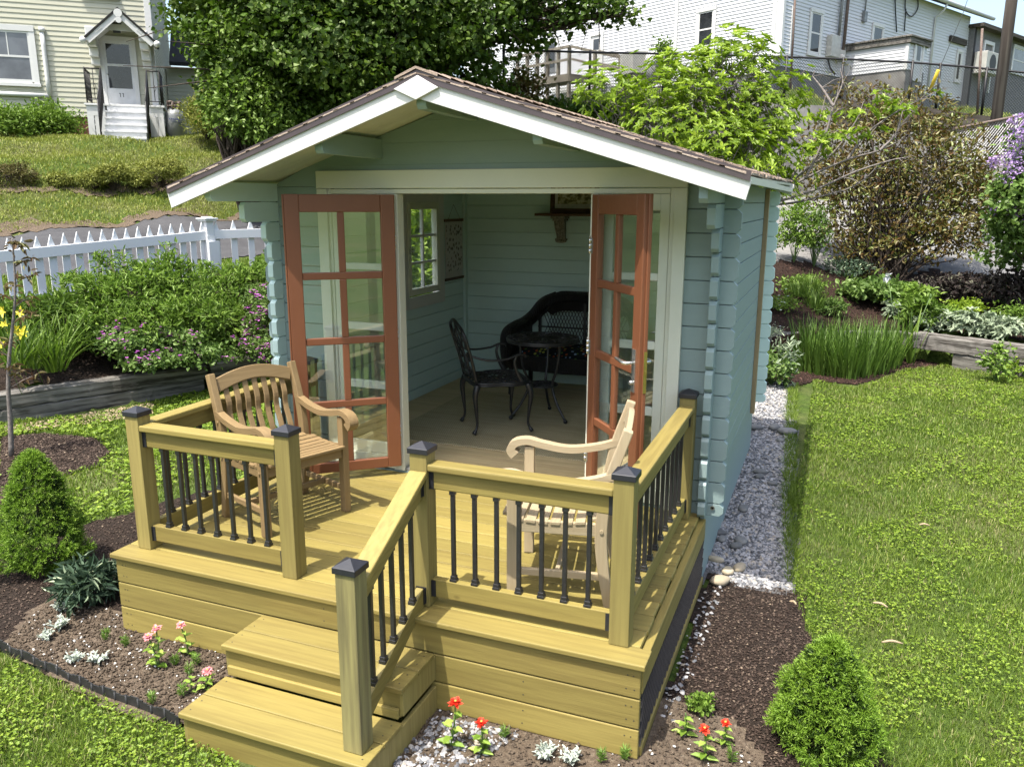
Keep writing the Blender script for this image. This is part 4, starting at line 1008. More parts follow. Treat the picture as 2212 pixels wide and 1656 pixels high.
def segdist(px, py, poly):
    """signed side and distance from polyline (arrays)"""
    best = np.full(px.shape, 1e9); side = np.zeros(px.shape)
    for (a, b) in zip(poly[:-1], poly[1:]):
        ax, ay, bx, by = a[0], a[1], b[0], b[1]; dx, dy = bx-ax, by-ay; L2 = dx*dx+dy*dy
        t_ = np.clip(((px-ax)*dx+(py-ay)*dy)/L2, 0, 1); d = np.hypot(px-ax-t_*dx, py-ay-t_*dy)
        s_ = dx*(py-ay)-dy*(px-ax); m_ = d < best-1e-6; best = np.where(m_, d, best); side = np.where(m_, np.sign(s_), side)
    return best, side
TLp = [(TL[0].x-1.85, TL[0].y-2.9)]+[(p.x-.22, p.y+.22) for p in TL]+[(-5.1, 8.7)]
TRp = [(p.x+.10, p.y+.20) for p in TR0]
def HGT(x, y):
    x = np.asarray(x, float); y = np.asarray(y, float); sh = x.shape; X = x.ravel(); Y = y.ravel(); num = np.zeros(X.shape); den = np.zeros(X.shape)
    for cx, cy, cz, w_ in CT:
        d2 = (X-cx)**2+(Y-cy)**2+.7; wt = w_/d2**2; num += wt*cz; den += wt
    z = num/den
    # flat yard in front of the retaining timbers
    dL, sL = segdist(X, Y, TLp); dR, sR = segdist(X, Y, TRp)
    inL = (sL > 0); inR = (sR > 0)
    yard = (~inL) & (Y < 14) & ((sR < 0) | (X < TRp[0][0])) & (X > -9)
    back = np.clip((Y-7.6)/3.0, 0, 1)*(X < -.3)
    zy = -.47+back*(np.clip(z, -.47, 1.5)+.47)
    zl = np.maximum(z, -.15)
    fl_ = np.clip(dL/1.8, 0, 1); fr_ = np.clip(dR/1.8, 0, 1)
    z = np.where(yard & (Y < 12.6), zy, np.where(inL & (X < -4.6), -.17+(np.maximum(z, -.17)+.17)*fl_, z))
    z = np.where(inR & (Y < 15) & (X > TRp[0][0]), -.03+(np.maximum(z, -.03)+.03)*fr_, z)
    z = z+np.where(z > .3, .03*np.sin(X*1.7+Y*.6)*np.cos(Y*1.3-X*.4), 0)
    return z.reshape(sh)
def H1(x, y): return float(HGT(np.array([x]), np.array([y]))[0])
def axis(lo, hi, fine0, fine1, st):
    a = list(np.arange(fine0, fine1+1e-6, st)); s_ = st; p = fine0
    while p > lo: s_ *= 1.22; p -= s_; a.insert(0, p)
    s_ = st; p = a[-1]
    while p < hi: s_ *= 1.22; p += s_; a.append(p)
    return np.array(a)
gx = axis(-900, 900, -20, 10, .2); gy = axis(-700, 900, -3, 30, .2)
GX, GY = np.meshgrid(gx, gy); GZ = HGT(GX, GY); nx, ny = len(gx), len(gy)
V = np.stack([GX, GY, GZ-.012], -1).reshape(-1, 3); ii = (np.arange(ny-1)[:, None]*nx+np.arange(nx-1)[None]).reshape(-1, 1)
F = ii+np.array([[0, 1, nx+1, nx]])
g = npmesh('ground', V, F, NR.rand(len(F)), 'grass_ground', smooth=True); g['kind'] = 'structure'
def inpoly(px, py, poly):
    px = np.asarray(px); py = np.asarray(py); c = np.zeros(px.shape, bool); n = len(poly); j = n-1
    for i in range(n):
        xi, yi, xj, yj = poly[i][0], poly[i][1], poly[j][0], poly[j][1]
        c ^= ((yi > py) != (yj > py)) & (px < (xj-xi)*(py-yi)/((yj-yi) or 1e-9)+xi); j = i
    return c
def drape(name, poly, mat, dz=.004, st=.045, wob=.03):
    """ground cover following the terrain inside a polygon, its rim gently irregular"""
    xs = [p[0] for p in poly]; ys = [p[1] for p in poly]
    ax, ay = np.arange(min(xs)-st, max(xs)+st, st), np.arange(min(ys)-st, max(ys)+st, st)
    AX, AY = np.meshgrid(ax, ay); n = len(ax); k = len(ay)
    wx = AX+wob*np.sin(AY*5.1+AX*3.3)+wob*.6*np.sin(AY*13+1); wy = AY+wob*np.cos(AX*4.7+AY*2.1)
    ins = inpoly(wx, wy, poly); cell = ins[:-1, :-1] | ins[1:, :-1] | ins[:-1, 1:] | ins[1:, 1:]
    AZ = HGT(AX, AY)+dz-.012+.0
    jj, ii_ = np.nonzero(cell); b = jj*n+ii_
    Fq = np.stack([b, b+1, b+n+1, b+n], 1); V_ = np.stack([AX, AY, AZ], -1).reshape(-1, 3)
    # pull the rim vertices to the outline so that the edge is not stepped
    used = np.unique(Fq); re = -np.ones(len(V_), int); re[used] = np.arange(len(used))
    o = npmesh(name, V_[used], re[Fq], NR.rand(len(Fq)), mat, smooth=True); o['kind'] = 'structure'; return o
# beds
bedL = [V2(gpt(0, 1400)), V2(gpt(150, 1472)), V2(gpt(385, 1562)), (-1.9, -.45), (-1.9, .05), (-2.92, .05), (-2.92, 1.9), (-3.05, 5.2), (-3.5, 5.2), (-3.7, 2.9), (-4.05, 1.9), V2(gpt(205, 1125)), V2(gpt(150, 1150)), V2(gpt(60, 1190)), V2(gpt(0, 1200)), (-6.0, .2), (-6.0, -.9)]
drape('front_bed', bedL, 'mulch', .012)
soilL = [V2(gpt(0, 1400)), V2(gpt(150, 1472)), V2(gpt(385, 1562)), (-1.9, -.45), (-1.9, .05), (-2.92, .05), V2(gpt(240, 1320)), V2(gpt(120, 1300)), V2(gpt(60, 1340))]
drape('seed_bed', soilL, 'dirt', .020)
sap = [V2(gpt(u, v)) for u, v in ((0, 1050), (0, 945), (100, 935), (200, 945), (238, 975), (205, 1005), (120, 1030), (60, 1060), (20, 1120), (-80, 1150), (-120, 1000))]
drape('tree_ring', sap, 'mulch', .012)
bedR = [(.02, -.9), (.02, 2.0), V2(gpt(1620, 1262)), V2(gpt(1712, 1275)), V2(gpt(1735, 1340)), V2(gpt(1758, 1395)), (.75, .8), (1.05, .1), (1.1, -.9)]
drape('right_bed', bedR, 'mulch', .012)
soilR = [(-1.0, -1.2), (-1.0, .06), (0.0, .06), (.05, .5), (.30, .42), (.52, .10), (.75, -.5), (.6, -1.2)]
drape('front_soil', soilR, 'dirt', .020)
grav = [(-.05, 1.75), V2(gpt(1523, 1225)), V2(gpt(1600, 1268)), V2(gpt(1712, 1275)), V2(gpt(1715, 1180)), V2(gpt(1700, 1080)), V2(gpt(1716, 980)), V2(gpt(1712, 830)), V2(gpt(1640, 822)), (-.4, 8.2), (-.5, 5.2), (-.05, 5.2)]
drape('gravel_strip', grav, 'gravel_bed', .014, wob=.02)
bedI = [V2(p) for p in (gpt(1640, 835), gpt(1712, 830), gpt(1760, 822), gpt(1850, 830), gpt(1940, 800), gpt(2040, 790))]+[(TR0[3].x+.2, TR0[3].y+.1), V2(TR0[2]), V2(TR0[1]), V2(TR0[0]), (-1.5, 8.5)]
drape('iris_bed', bedI, 'red_mulch', .014)
bedB = [V2(TR0[0]), V2(TR0[1]), V2(TR0[2]), (TR0[3].x+.15, TR0[3].y+.42), (TR0[4].x+.15, TR0[4].y+.42), (TR0[5].x+.15, TR0[5].y+.42), V2(at(2500, 640, 17)), V2(at(2212, 625, 17)), V2(at(2000, 612, 17.4)), V2(at(1800, 575, 16)), V2(at(1650, 560, 15.2)), V2(at(1500, 560, 14.2)), (-2.6, 9.0)]
drape('shrub_bed', bedB, 'red_mulch', .016, st=.1)
lowbed = [(TLp[0][0]-.35, TLp[0][1]+.2)]+[(p.x-.30, p.y+.28) for p in TL]+[(-5.0, 8.4), V2(at(640, 588, 14.3)), V2(at(420, 607, 13.6)), V2(at(180, 628, 12.7)), V2(at(0, 648, 12.2)), V2(at(-300, 690, 11.4))]
drape('raised_bed', lowbed, 'mulch', .016, st=.1)
lane = [V2(at(u, v, d)) for u, v, d in ((-400, 680, 13.2), (0, 592, 13.9), (420, 560, 15.6), (620, 545, 16.2), (900, 500, 17.5), (900, 500, 19.4), (620, 478, 18.6), (500, 484, 18.1), (250, 504, 17.3), (0, 523, 16.7), (-400, 575, 15.8))]
drape('lane', lane, 'dark_asphalt', .02, st=.15)
drv = [V2(at(u, v, d)) for u, v, d in ((1450, 560, 14.8), (1650, 560, 15.3), (1800, 575, 16.1), (2000, 612, 17.5), (2212, 625, 17.1), (2500, 640, 17.1), (2700, 500, 24), (2500, 440, 27.5), (2212, 430, 25.5), (2000, 430, 25), (1800, 430, 24.2), (1650, 430, 23.2), (1480, 430, 22.5), (1300, 430, 21.5))]
drape('driveway', drv, 'asphalt', .02, st=.2)

for nm, pts in (('bare_earth', ((-200, 395, 18.7), (0, 400, 18.8), (120, 398, 19.1), (200, 400, 19.2), (360, 405, 19.4), (470, 398, 19.8), (520, 382, 20.4), (440, 384, 20.0), (300, 388, 19.6), (150, 385, 19.2), (0, 388, 19.0), (-200, 385, 18.9))), ('bare_earth', ((-300, 550, 16.4), (0, 519, 16.9), (250, 501, 17.5), (520, 480, 18.4), (600, 473, 18.8), (400, 482, 18.2), (250, 495, 17.7), (100, 503, 17.4), (0, 505, 17.2), (-300, 510, 17.0)))):
    drape(nm, [V2(at(u, v, d)) for u, v, d in pts], 'dirt', .03, st=.1, wob=.12)
# ---- retaining timbers
def timber(name, p0, p1, w_, h, label, z0, mat='weathered', cat='timber', grp=None):
    p0, p1 = Vector(p0), Vector(p1); d = p1-p0; L = d.length; mb = MB(); n = int(L/.09)+2
    vs = []; prof = [(-.5, 0), (.5, 0), (.5, .88), (.42, 1), (-.42, 1), (-.5, .88)]
    for i in range(n+1):
        x = -L/2+L*i/n
        for j, (a, b) in enumerate(prof): vs.append((x, a*w_+random.uniform(-.006, .006), b*h+random.uniform(-.006, .006)))
    k = 6; fs = [(i*k+j, (i+1)*k+j, (i+1)*k+(j+1) % k, i*k+(j+1) % k) for i in range(n) for j in range(k)]+[tuple(range(k)), tuple(n*k+j for j in reversed(range(k)))]
    mb.add(vs, fs); o = mb.build(name, mat+'_x' if mat == 'weathered' else mat, None, .004, None, (p0+p1)/2+Vector((0, 0, 0)))
    o.location.z = z0; o.rotation_euler = (0, math.asin(max(-1, min(1, -(p1.z-p0.z)/L))), math.atan2(d.y, d.x))
    return tag(o, label, cat, grp)
def flat(p): return Vector((p.x, p.y, 0))
off = Vector((-.05, .10, 0))
a, b, c, d_ = [flat(p)+off for p in (TL[0], TL[1], TL[2], TL[3])]
a2 = a-(b-a).normalized()*3.0
e = c.lerp(b, .05)
q0, q1 = flat(gpt(-60, 925))+off, flat(gpt(430, 846))+off
timber('retaining_timber', q0-(q1-q0).normalized()*2.5, q1, .19, .17, 'lower weathered grey timber edging the left garden bed', -.49)
timber('retaining_timber', q0-(q1-q0).normalized()*2.3, q1+(q1-q0).normalized()*.05, .20, .17, 'upper grey railway tie lying along the left garden bed', -.315)
timber('retaining_timber', q1+(q1-q0).normalized()*.12+Vector((-.05, 0, 0)), d_+Vector((.25, .9, 0)), .20, .17, 'second grey railway tie behind the brown armchair, under the purple flowers', -.315)
timber('retaining_timber', q1+(q1-q0).normalized()*.12, d_+Vector((.25, .9, 0)), .18, .17, 'lower grey tie behind the brown armchair', -.49)
r0, r1, r2 = TR0[1], Vector((2.13, 10.14, 0)), Vector((3.75, 9.27, 0))
o2 = Vector((.055, .11, 0))
u_ = (r2-r1).normalized()
timber('retaining_timber', r1-u_*.35+o2, r2+o2, .25, .23, 'upper cracked grey tie bordering the right lawn below the woolly grey plants', -.255)
timber('retaining_timber', r1+u_*.2+o2, r2+o2, .22, .23, 'lower brown tie bordering the right lawn', -.49)
s0, s1 = at(1590, 740, 11.7), at(1790, 668, 13.4)
timber('retaining_timber', flat(s0), flat(s1), .25, .24, 'dark weathered log beside the shed behind the iris clump', -.26)
timber('retaining_timber', flat(at(1760, 680, 12.9)), flat(r1-u_*.2+o2+Vector((0, .1, 0))), .24, .22, 'pale grey log behind the tall iris clump', -.24)

# ---- retaining wall and rocks at the back
def strip_wall(name, bot, top, th, mat, label, cat):
    mb = MB(); nrm = []
    for i, p in enumerate(bot): nrm.append(((p-CAM)*Vector((1, 1, 0))).normalized()*th)
    k = len(bot); vs = [p-Vector((0, 0, .6)) for p in bot]+list(top)+[p+n_ for p, n_ in zip(top, nrm)]+[p+n_-Vector((0, 0, .6)) for p, n_ in zip(bot, nrm)]
    fs = []
    for i in range(k-1):
        fs += [(i, i+1, k+i+1, k+i), (k+i, k+i+1, 2*k+i+1, 2*k+i), (2*k+i, 2*k+i+1, 3*k+i+1, 3*k+i)]
    fs += [(0, k, 2*k, 3*k), (k-1, 4*k-1, 3*k-1, 2*k-1)]
    mb.add(vs, fs); o = mb.build(name, mat); return tag(o, label, cat)
strip_wall('concrete_wall', WB[:5], [b.lerp(t_, .93) for b, t_ in zip(WB, WT)][:5], .35, 'concrete', 'stained grey concrete retaining wall behind the bright green shrub', 'wall')
strip_wall('stone_wall', WB[4:], [b.lerp(t_, .74) for b, t_ in zip(WB, WT)][4:], .30, 'concrete', 'grey retaining wall behind the bronze shrub', 'wall')
strip_wall('timber_wall', [b.lerp(t_, .75)+Vector((0, 0, .6)) for b, t_ in zip(WB, WT)][4:], [t_ for t_ in WT][4:], .25, 'timber_dark', 'dark brown timber retaining wall below the chain link fence', 'wall')
for i, (u, v, d, sx, sz) in enumerate(((1530, 250, 21.6, 1.0, .45), (1610, 258, 21.9, .8, .35), (1570, 292, 21.2, .7, .3), (1640, 300, 21.4, .8, .35))):
    p = at(u, v, d); mb = MB(); mb.sphere((0, 0, 0), sx, .5, sz, 12, 7); mb.v = [(x*(1+.15*math.sin(5*y+x*7)), y, max(-sz*.8, min(sz*.7, z))*(1+.1*math.sin(7*x))) for x, y, z in mb.v]
    o = mb.build('rock', 'rock', None, 0, None, p); o.rotation_euler = (0, 0, random.uniform(-.3, .6))
    tag(o, ['large dark boulder at the top of the bank, left of its row', 'dark flat boulder right of the largest one', 'low dark boulder under the larger ones', 'dark boulder lowest and furthest right of its group'][i], 'boulder', 'boulders in the bank')

# ---- gravel, chips and stones
def scatter(poly, n, dens=None):
    xs = [p[0] for p in poly]; ys = [p[1] for p in poly]; P = np.zeros((0, 2))
    while len(P) < n:
        q = np.stack([NR.uniform(min(xs), max(xs), n*2), NR.uniform(min(ys), max(ys), n*2)], 1); q = q[inpoly(q[:, 0], q[:, 1], poly)]
        if dens is not None: q = q[NR.rand(len(q)) < dens(q[:, 0], q[:, 1])]
        P = np.concatenate([P, q])
    return P[:n]
_ico = MB(); _ico.sphere((0, 0, 0), 1, seg=7, rings=4); IV = np.array(_ico.v)
def rquads():
    out = []
    for f in _ico.f: out.append(f if len(f) == 4 else (f[0], f[1], f[2], f[2]))
    return out
def stones(name, P, size, mat, flatten=.6, dz=0.0):
    """many small pebbles as one mesh (triangulated octa-like bodies)"""
    base = np.array([(1, 0, 0), (.6, .75, .1), (-.5, .8, 0), (-1, -.05, .1), (-.45, -.8, 0), (.55, -.75, -.05), (.25, .1, .9), (-.35, .05, .85), (0, 0, -.8)], float)
    Fq = np.array([[0, 1, 6, 6], [1, 2, 7, 6], [2, 3, 7, 7], [3, 4, 7, 7], [4, 5, 6, 7], [5, 0, 6, 6], [1, 0, 8, 8], [2, 1, 8, 8], [3, 2, 8, 8], [4, 3, 8, 8], [5, 4, 8, 8], [0, 5, 8, 8]])
    T = []
    for f in Fq:
        if f[2] == f[3]: T.append(f[:3])
        else: T += [f[[0, 1, 2]], f[[0, 2, 3]]]
    T = np.array(T); n = len(P); sz = size*(.5+NR.rand(n)**1.5*1.2); a = NR.rand(n)*6.28; tl = NR.normal(0, .35, n)
    B = base[None]*(1+NR.normal(0, .13, (n, 9, 3)))*sz[:, None, None]*np.stack([np.ones(n), .65+.3*NR.rand(n), flatten*(.7+.6*NR.rand(n))], 1)[:, None]
    x = B[..., 0]*np.cos(tl)[:, None]-B[..., 2]*np.sin(tl)[:, None]; z = B[..., 0]*np.sin(tl)[:, None]+B[..., 2]*np.cos(tl)[:, None]; y = B[..., 1]
    X = x*np.cos(a)[:, None]-y*np.sin(a)[:, None]; Yy = x*np.sin(a)[:, None]+y*np.cos(a)[:, None]
    zz = HGT(P[:, 0], P[:, 1]) if len(P) else np.zeros(0)
    V_ = np.stack([X+P[:, 0:1], Yy+P[:, 1:2], z+zz[:, None]+dz+sz[:, None]*.25], -1).reshape(-1, 3)
    Ff = (np.arange(n)[:, None, None]*9+T[None]).reshape(-1, 3)
    o = npmesh(name, V_, Ff, np.repeat(NR.rand(n), len(T)), mat); return o
def dd(x, y): return np.clip((3.2/np.hypot(x-CAM.x, y-CAM.y))**1.2*1.2, .12, 1)
o = stones('gravel', scatter(grav, 13000, dd), .013, 'gravel_stone'); o['kind'] = 'stuff'; o['label'] = 'pale grey gravel in the strip beside the shed wall'
o = stones('gravel', scatter([(-.99, -.35), (-.965, -.02), (-.55, -.01), (-.62, -.20), (-.80, -.50), (-.9, -.9), (-1.0, -.9)], 750), .011, 'gravel_stone', dz=.008); o['kind'] = 'stuff'
o = stones('gravel', scatter([(-.01, .3), (.01, 1.9), (.12, 1.95), (.09, .3)], 110), .011, 'gravel_stone', dz=.006); o['kind'] = 'stuff'
o = stones('mulch_chips', scatter(bedR, 22000, dd), .0052, 'bark_chip', .3, .004); o['kind'] = 'stuff'
o = stones('mulch_chips', scatter(bedL, 24000), .0058, 'bark_chip', .3, .004); o['kind'] = 'stuff'
o = stones('mulch_chips', scatter(sap, 9000), .008, 'bark_chip', .3, .004); o['kind'] = 'stuff'
o = stones('mulch_chips', scatter(bedI, 9000), .008, 'red_chip', .3, .004); o['kind'] = 'stuff'
o = stones('mulch_chips', scatter(bedB, 16000), .011, 'red_chip', .3, .004); o['kind'] = 'stuff'
o = stones('mulch_chips', scatter(lowbed, 9000), .013, 'bark_chip', .3, .004); o['kind'] = 'stuff'
o = stones('soil_crumbs', scatter(soilL, 3500), .008, 'dirt_crumb' if 'dirt_crumb' in M else 'dirt', .8, .012); o['kind'] = 'stuff'
o = stones('soil_crumbs', scatter(soilR, 3500), .008, 'dirt', .8, .012); o['kind'] = 'stuff'
o = stones('perlite', scatter(soilL, 220), .0055, 'perlite', .8, .014); o['kind'] = 'stuff'
o = stones('perlite', scatter(soilR, 260), .005, 'perlite', .8, .014); o['kind'] = 'stuff'
def bigstone(u, v, sx, sy, sz, mat, label, grp='larger stones lying in the gravel'):
    p = gpt(u, v, -.455); mb = MB(); mb.sphere((0, 0, 0), sx, sy, sz, 12, 8)
    k = random.random()*9; mb.v = [(x*(1+.12*math.sin(3*z/sz+k+2*y/sy)), y*(1+.12*math.cos(2*x/sx+k)), min(z, sz*.75)) for x, y, z in mb.v]
    o = mb.build('stone', mat, None, 0, None, p+Vector((0, 0, sz*.35))); o.rotation_euler = (0, 0, random.uniform(0, 3)); tag(o, label, 'stone', grp)
for u, v, s in ((1600, 1170, .06), (1590, 1180, .05), (1555, 1152, .05), (1605, 1100, .06), (1640, 1030, .05), (1700, 935, .10), (1672, 925, .08), (1632, 925, .08), (1685, 952, .05), (1642, 1020, .06), (1668, 1045, .05), (1560, 1165, .05)):
    bigstone(u, v, s, s*.7, s*.45, 'stone_mix', 'smooth brown or grey river stone lying in the shaded gravel')
bigstone(1556, 1257, .065, .048, .034, 'tan_stone', 'largest tan block of stone where the gravel meets the mulch')
bigstone(1572, 1236, .045, .038, .03, 'tan_stone', 'tan stone between the two largest tan stones')
bigstone(1598, 1228, .058, .038, .03, 'tan_stone', 'rounded tan stone furthest right of the sunlit ones')
bigstone(1546, 1210, .055, .028, .025, 'tan_stone', 'orange tan sliver of stone by the lattice')
for u, v in ((1572, 1560), (1448, 1512), (1480, 1500), (1390, 1620)): pass
# ================================================================== PLANTS
UP = np.array([0., 0., 1.])
def pv(p): return np.array([p.x, p.y, p.z])
def twigs(root, tips, rad0, rad1, n=4, bendk=.25, groups=None):
    """curved stems from the root (or nearest limb) to each tip"""
    mb = MB()
    for k, tp in enumerate(tips):
        a = Vector(root) if not callable(root) else root(tp); b = Vector(tp); d = b-a; L = d.length
        m1 = a+d*.35+Vector((0, 0, L*bendk*.5))+Vector(tuple(NR.normal(0, .05*L, 3))); m2 = a+d*.72+Vector((0, 0, L*bendk*.35))+Vector(tuple(NR.normal(0, .05*L, 3)))
        mb.tube([a, m1, m2, b], [rad0, rad0*.7+rad1*.3, rad0*.3+rad1*.7, rad1], n, cap=False)
    return mb
def blobs_points(blobs, n, shell=.55, low=-0.6):
    """points in a union of ellipsoids, denser near the skin; returns points, outward direction"""
    B = np.array([(b[0], b[1], b[2], b[3], b[4] if len(b) > 4 else b[3]) for b in blobs]); w_ = B[:, 3]**2; w_ = w_/w_.sum()
    idx = NR.choice(len(B), n*3, p=w_); d = rv(n*3); d = d[:]; keep = d[:, 2] > low
    rr = shell+(1-shell)*NR.rand(n*3)**.6
    # lumpy radius
    ph = idx*1.7; lump = 1+.16*np.sin(d[:, 0]*5+ph)+.13*np.sin(d[:, 1]*6.1+ph*2)+.13*np.sin(d[:, 2]*5.3+ph*3)
    P = B[idx, :3]+d*(rr*lump)[:, None]*np.stack([B[idx, 3], B[idx, 3], B[idx, 4]], 1); P = P[keep][:n]; return P, d[keep][:n]
def clump_leaves(C, O, per, spread, L, W, updir=.5, fold=.12, droop=.2, jit=.25, shape=(0.35, 0.7, 0.5, 0.38), flat=.6):
    """'per' leaves round each centre"""
    n = len(C)*per; c = np.repeat(C, per, 0); o = np.repeat(O, per, 0)
    P = c+NR.normal(0, spread, (n, 3))*np.array([1, 1, flat]); D = unit(o*.6+rv(n)*.9+UP*updir*.3); Nn = unit(UP*updir+o*.4+rv(n)*.55)
    Ls = L*(.6+.7*NR.rand(n)); rn = np.clip(np.repeat(NR.rand(len(C)), per)*.5+NR.rand(n)*.5, 0, 1)
    return leaves(P, D, Nn, Ls, Ls*(W/L), fold, droop, rn, shape)
def whorls(C, O, per, L, W, tilt=.5, fold=.18, droop=.25):
    n = len(C)*per; c = np.repeat(C, per, 0); o = unit(np.repeat(O, per, 0)); a = np.tile(np.arange(per)*2*math.pi/per, len(C))+np.repeat(NR.rand(len(C))*6, per)+NR.normal(0, .2, n)
    t1 = unit(np.cross(o, rv(n))); t1 = unit(np.repeat(np.cross(O, rv(len(C))), per, 0)); t2 = np.cross(o, t1)
    rad = t1*np.cos(a)[:, None]+t2*np.sin(a)[:, None]; tl = tilt*(.4+1.0*NR.rand(n))[:, None]; D = unit(rad+o*tl); Nn = unit(o-rad*tl)
    Ls = L*(.6+.6*NR.rand(n)); WR = W/L; rn = np.clip(np.repeat(NR.rand(len(C)), per)*.55+NR.rand(n)*.45, 0, 1)
    return leaves(c, D, Nn, Ls, Ls*WR, fold, droop, rn)
def keep_out(C, O, polys):
    q = uv(C); k = np.ones(len(C), bool)
    for p_ in polys: k &= ~inpoly(q[:, 0], q[:, 1], p_)
    return C[k], O[k]
uv = lambda P: np.stack([1106+FPX*((P-pv(CAM))@pv(CR))/((P-pv(CAM))@pv(_f)), 828-FPX*((P-pv(CAM))@pv(CU))/((P-pv(CAM))@pv(_f))], 1)
def plant(name, label, cat, base, foliage, mat, stems=None, smat='brown_stem', group=None, pname='foliage', sname='stems'):
    t_ = thing(name, label, cat, tuple(base), 0, group); bv = np.array([base[0], base[1], base[2]])
    V_, F_, r_ = foliage; npmesh(pname, V_-bv, F_, r_, mat, t_)
    if stems: stems.v = [(a-base[0], b-base[1], c-base[2]) for a, b, c in stems.v]; stems.build(sname, smat, t_)
    return t_
def extra(t_, name, parts, mat):
    V_, F_, r_ = parts; return npmesh(name, V_-np.array(t_.location), F_, r_, mat, t_)
def bl(u, v, d, r, rz_=None):
    p = at(u, v, d); return (p.x, p.y, p.z, r, rz_ or r)
def onground(u, v, d):
    p = at(u, v, d); return Vector((p.x, p.y, H1(p.x, p.y)))

# ---- bright green shrub behind the shed
LB = [bl(1560, 190, 12.2, .85, .75), bl(1420, 215, 11.8, .75, .6), bl(1320, 205, 11.6, .52, .4), bl(1490, 290, 11.6, .95, .7), bl(1640, 250, 12.2, .75, .6), bl(1600, 125, 12.4, .5, .42), bl(1660, 330, 11.9, .65, .5), bl(1560, 110, 12.2, .36, .35), bl(1400, 280, 11.4, .6, .45), bl(1570, 340, 11.4, .8, .5), bl(1690, 200, 12.6, .45), bl(1480, 160, 12.1, .5, .35), bl(1620, 400, 11.9, .7, .4), bl(1280, 195, 11.5, .28, .2)]
LB2 = [bl(1880, 290, 12.0, .26, .12), bl(1945, 235, 12.3, .24, .1), bl(1800, 300, 12.0, .3, .15), bl(1850, 250, 12.2, .26, .12), bl(1760, 330, 11.9, .32, .2), bl(2010, 200, 12.4, .12, .08), bl(1900, 215, 12.2, .16, .1), bl(1760, 245, 12.2, .3, .2)]
C, O = blobs_points(LB, 1900, .45, -.75); C2, O2 = blobs_points(LB2, 90, .3, -.5)
C = np.concatenate([C, C2]); O = np.concatenate([O, O2])
rb = onground(1590, 560, 12.1)
lv = whorls(C, unit(O+UP*.9), 7, .088, .036, tilt=.55)
tp = C[NR.choice(1900, 330, replace=False)]
limbs = [Vector(b[:3]) for b in LB]
st_ = twigs(rb, [l-(l-rb)*.12 for l in limbs], .030, .016, 6, .15)
near = lambda q: min([l-(l-rb)*random.uniform(.12, .5) for l in limbs], key=lambda l: (l-Vector(q)).length)
s2_ = twigs(near, tp, .009, .0035, 4, .08); st_.add(s2_.v, s2_.f, .5)
sh_ = plant('leafy_shrub', 'tall bright lime green shrub with whorled leaves rising behind the shed roof', 'shrub', rb, lv, 'lime_leaf', st_, 'grey_bark')
# bare grey branches reaching right
mb = MB(); 
for pts in ([(1640, 440), (1740, 385), (1830, 345), (1900, 325), (1950, 300)], [(1640, 440), (1700, 400), (1760, 350), (1800, 310), (1880, 290)], [(1650, 445), (1760, 410), (1850, 370), (1930, 345), (1965, 340)], [(1740, 385), (1780, 300), (1800, 230), (1820, 180), (1815, 150)], [(1700, 400), (1740, 330), (1770, 260), (1785, 200)], [(1830, 345), (1870, 290), (1940, 240), (2010, 205)], [(1640, 440), (1700, 440), (1770, 425), (1850, 400), (1905, 350)], [(1760, 350), (1800, 330), (1850, 260), (1865, 220)], [(1800, 230), (1775, 190), (1755, 165)], [(1740, 330), (1700, 290), (1660, 270)], [(1900, 325), (1935, 290), (1950, 240)]):
    dd0 = random.uniform(11.8, 12.2); P_ = [at(u, v, dd0+.1*i) for i, (u, v) in enumerate(pts)]; P_ = bez(P_, 3)
    k = len(P_); mb.tube(P_, [.017*(1-i/k)+.004 for i in range(k)], 5, cap=False)
    for j in range(7):
        i = random.randrange(2, k); b = P_[i]; e = b+Vector((random.uniform(-.05, .3), random.uniform(-.2, .2), random.uniform(-.15, .3))); mb.tube([b, b.lerp(e, .5)+Vector((0, 0, .03)), e], [.006, .004, .002], 4, cap=False)
mb.v = [(a-rb.x, b-rb.y, c-rb.z) for a, b, c in mb.v]; mb.build('bare_branches', 'grey_bark', sh_)

# ---- bronze shrub by the drive
BB = [bl(1900, 330, 17, 1.15, 1.0), bl(1990, 400, 17, 1.2, .9), bl(1850, 440, 16.8, 1.05, .9), bl(1950, 510, 16.6, 1.15, .7), bl(2060, 480, 16.8, .9, .7), bl(1800, 380, 17.2, .8, .7), bl(1960, 250, 17.3, .75, .6), bl(1870, 240, 17.3, .6, .5), bl(2080, 370, 17.2, .7, .6), bl(1830, 190, 17.5, .3, .4), bl(2110, 440, 17, .5, .4), bl(1860, 560, 16.6, .6, .45), bl(1770, 300, 17.4, .4, .4), bl(2060, 290, 17.4, .5, .4)]
rb = onground(1905, 612, 16.4); C, O = blobs_points(BB, 1900, .3, -.8)
lv = clump_leaves(C, O, 9, .085, .09, .040, .5)
bases = [rb+Vector((random.uniform(-.5, .5), random.uniform(-.3, .3), -.05)) for _ in range(12)]
st_ = MB()
for k, q in enumerate(C[NR.choice(len(C), 130, replace=False)]):
    s3_ = twigs(bases[k % 12], [q], .020, .005, 4, .12); st_.add(s3_.v, s3_.f, .5)
plant('bronze_shrub', 'large bronze and green leaved shrub with many thin stems beside the asphalt drive', 'shrub', rb, lv, 'bronze_leaf', st_, 'bark')

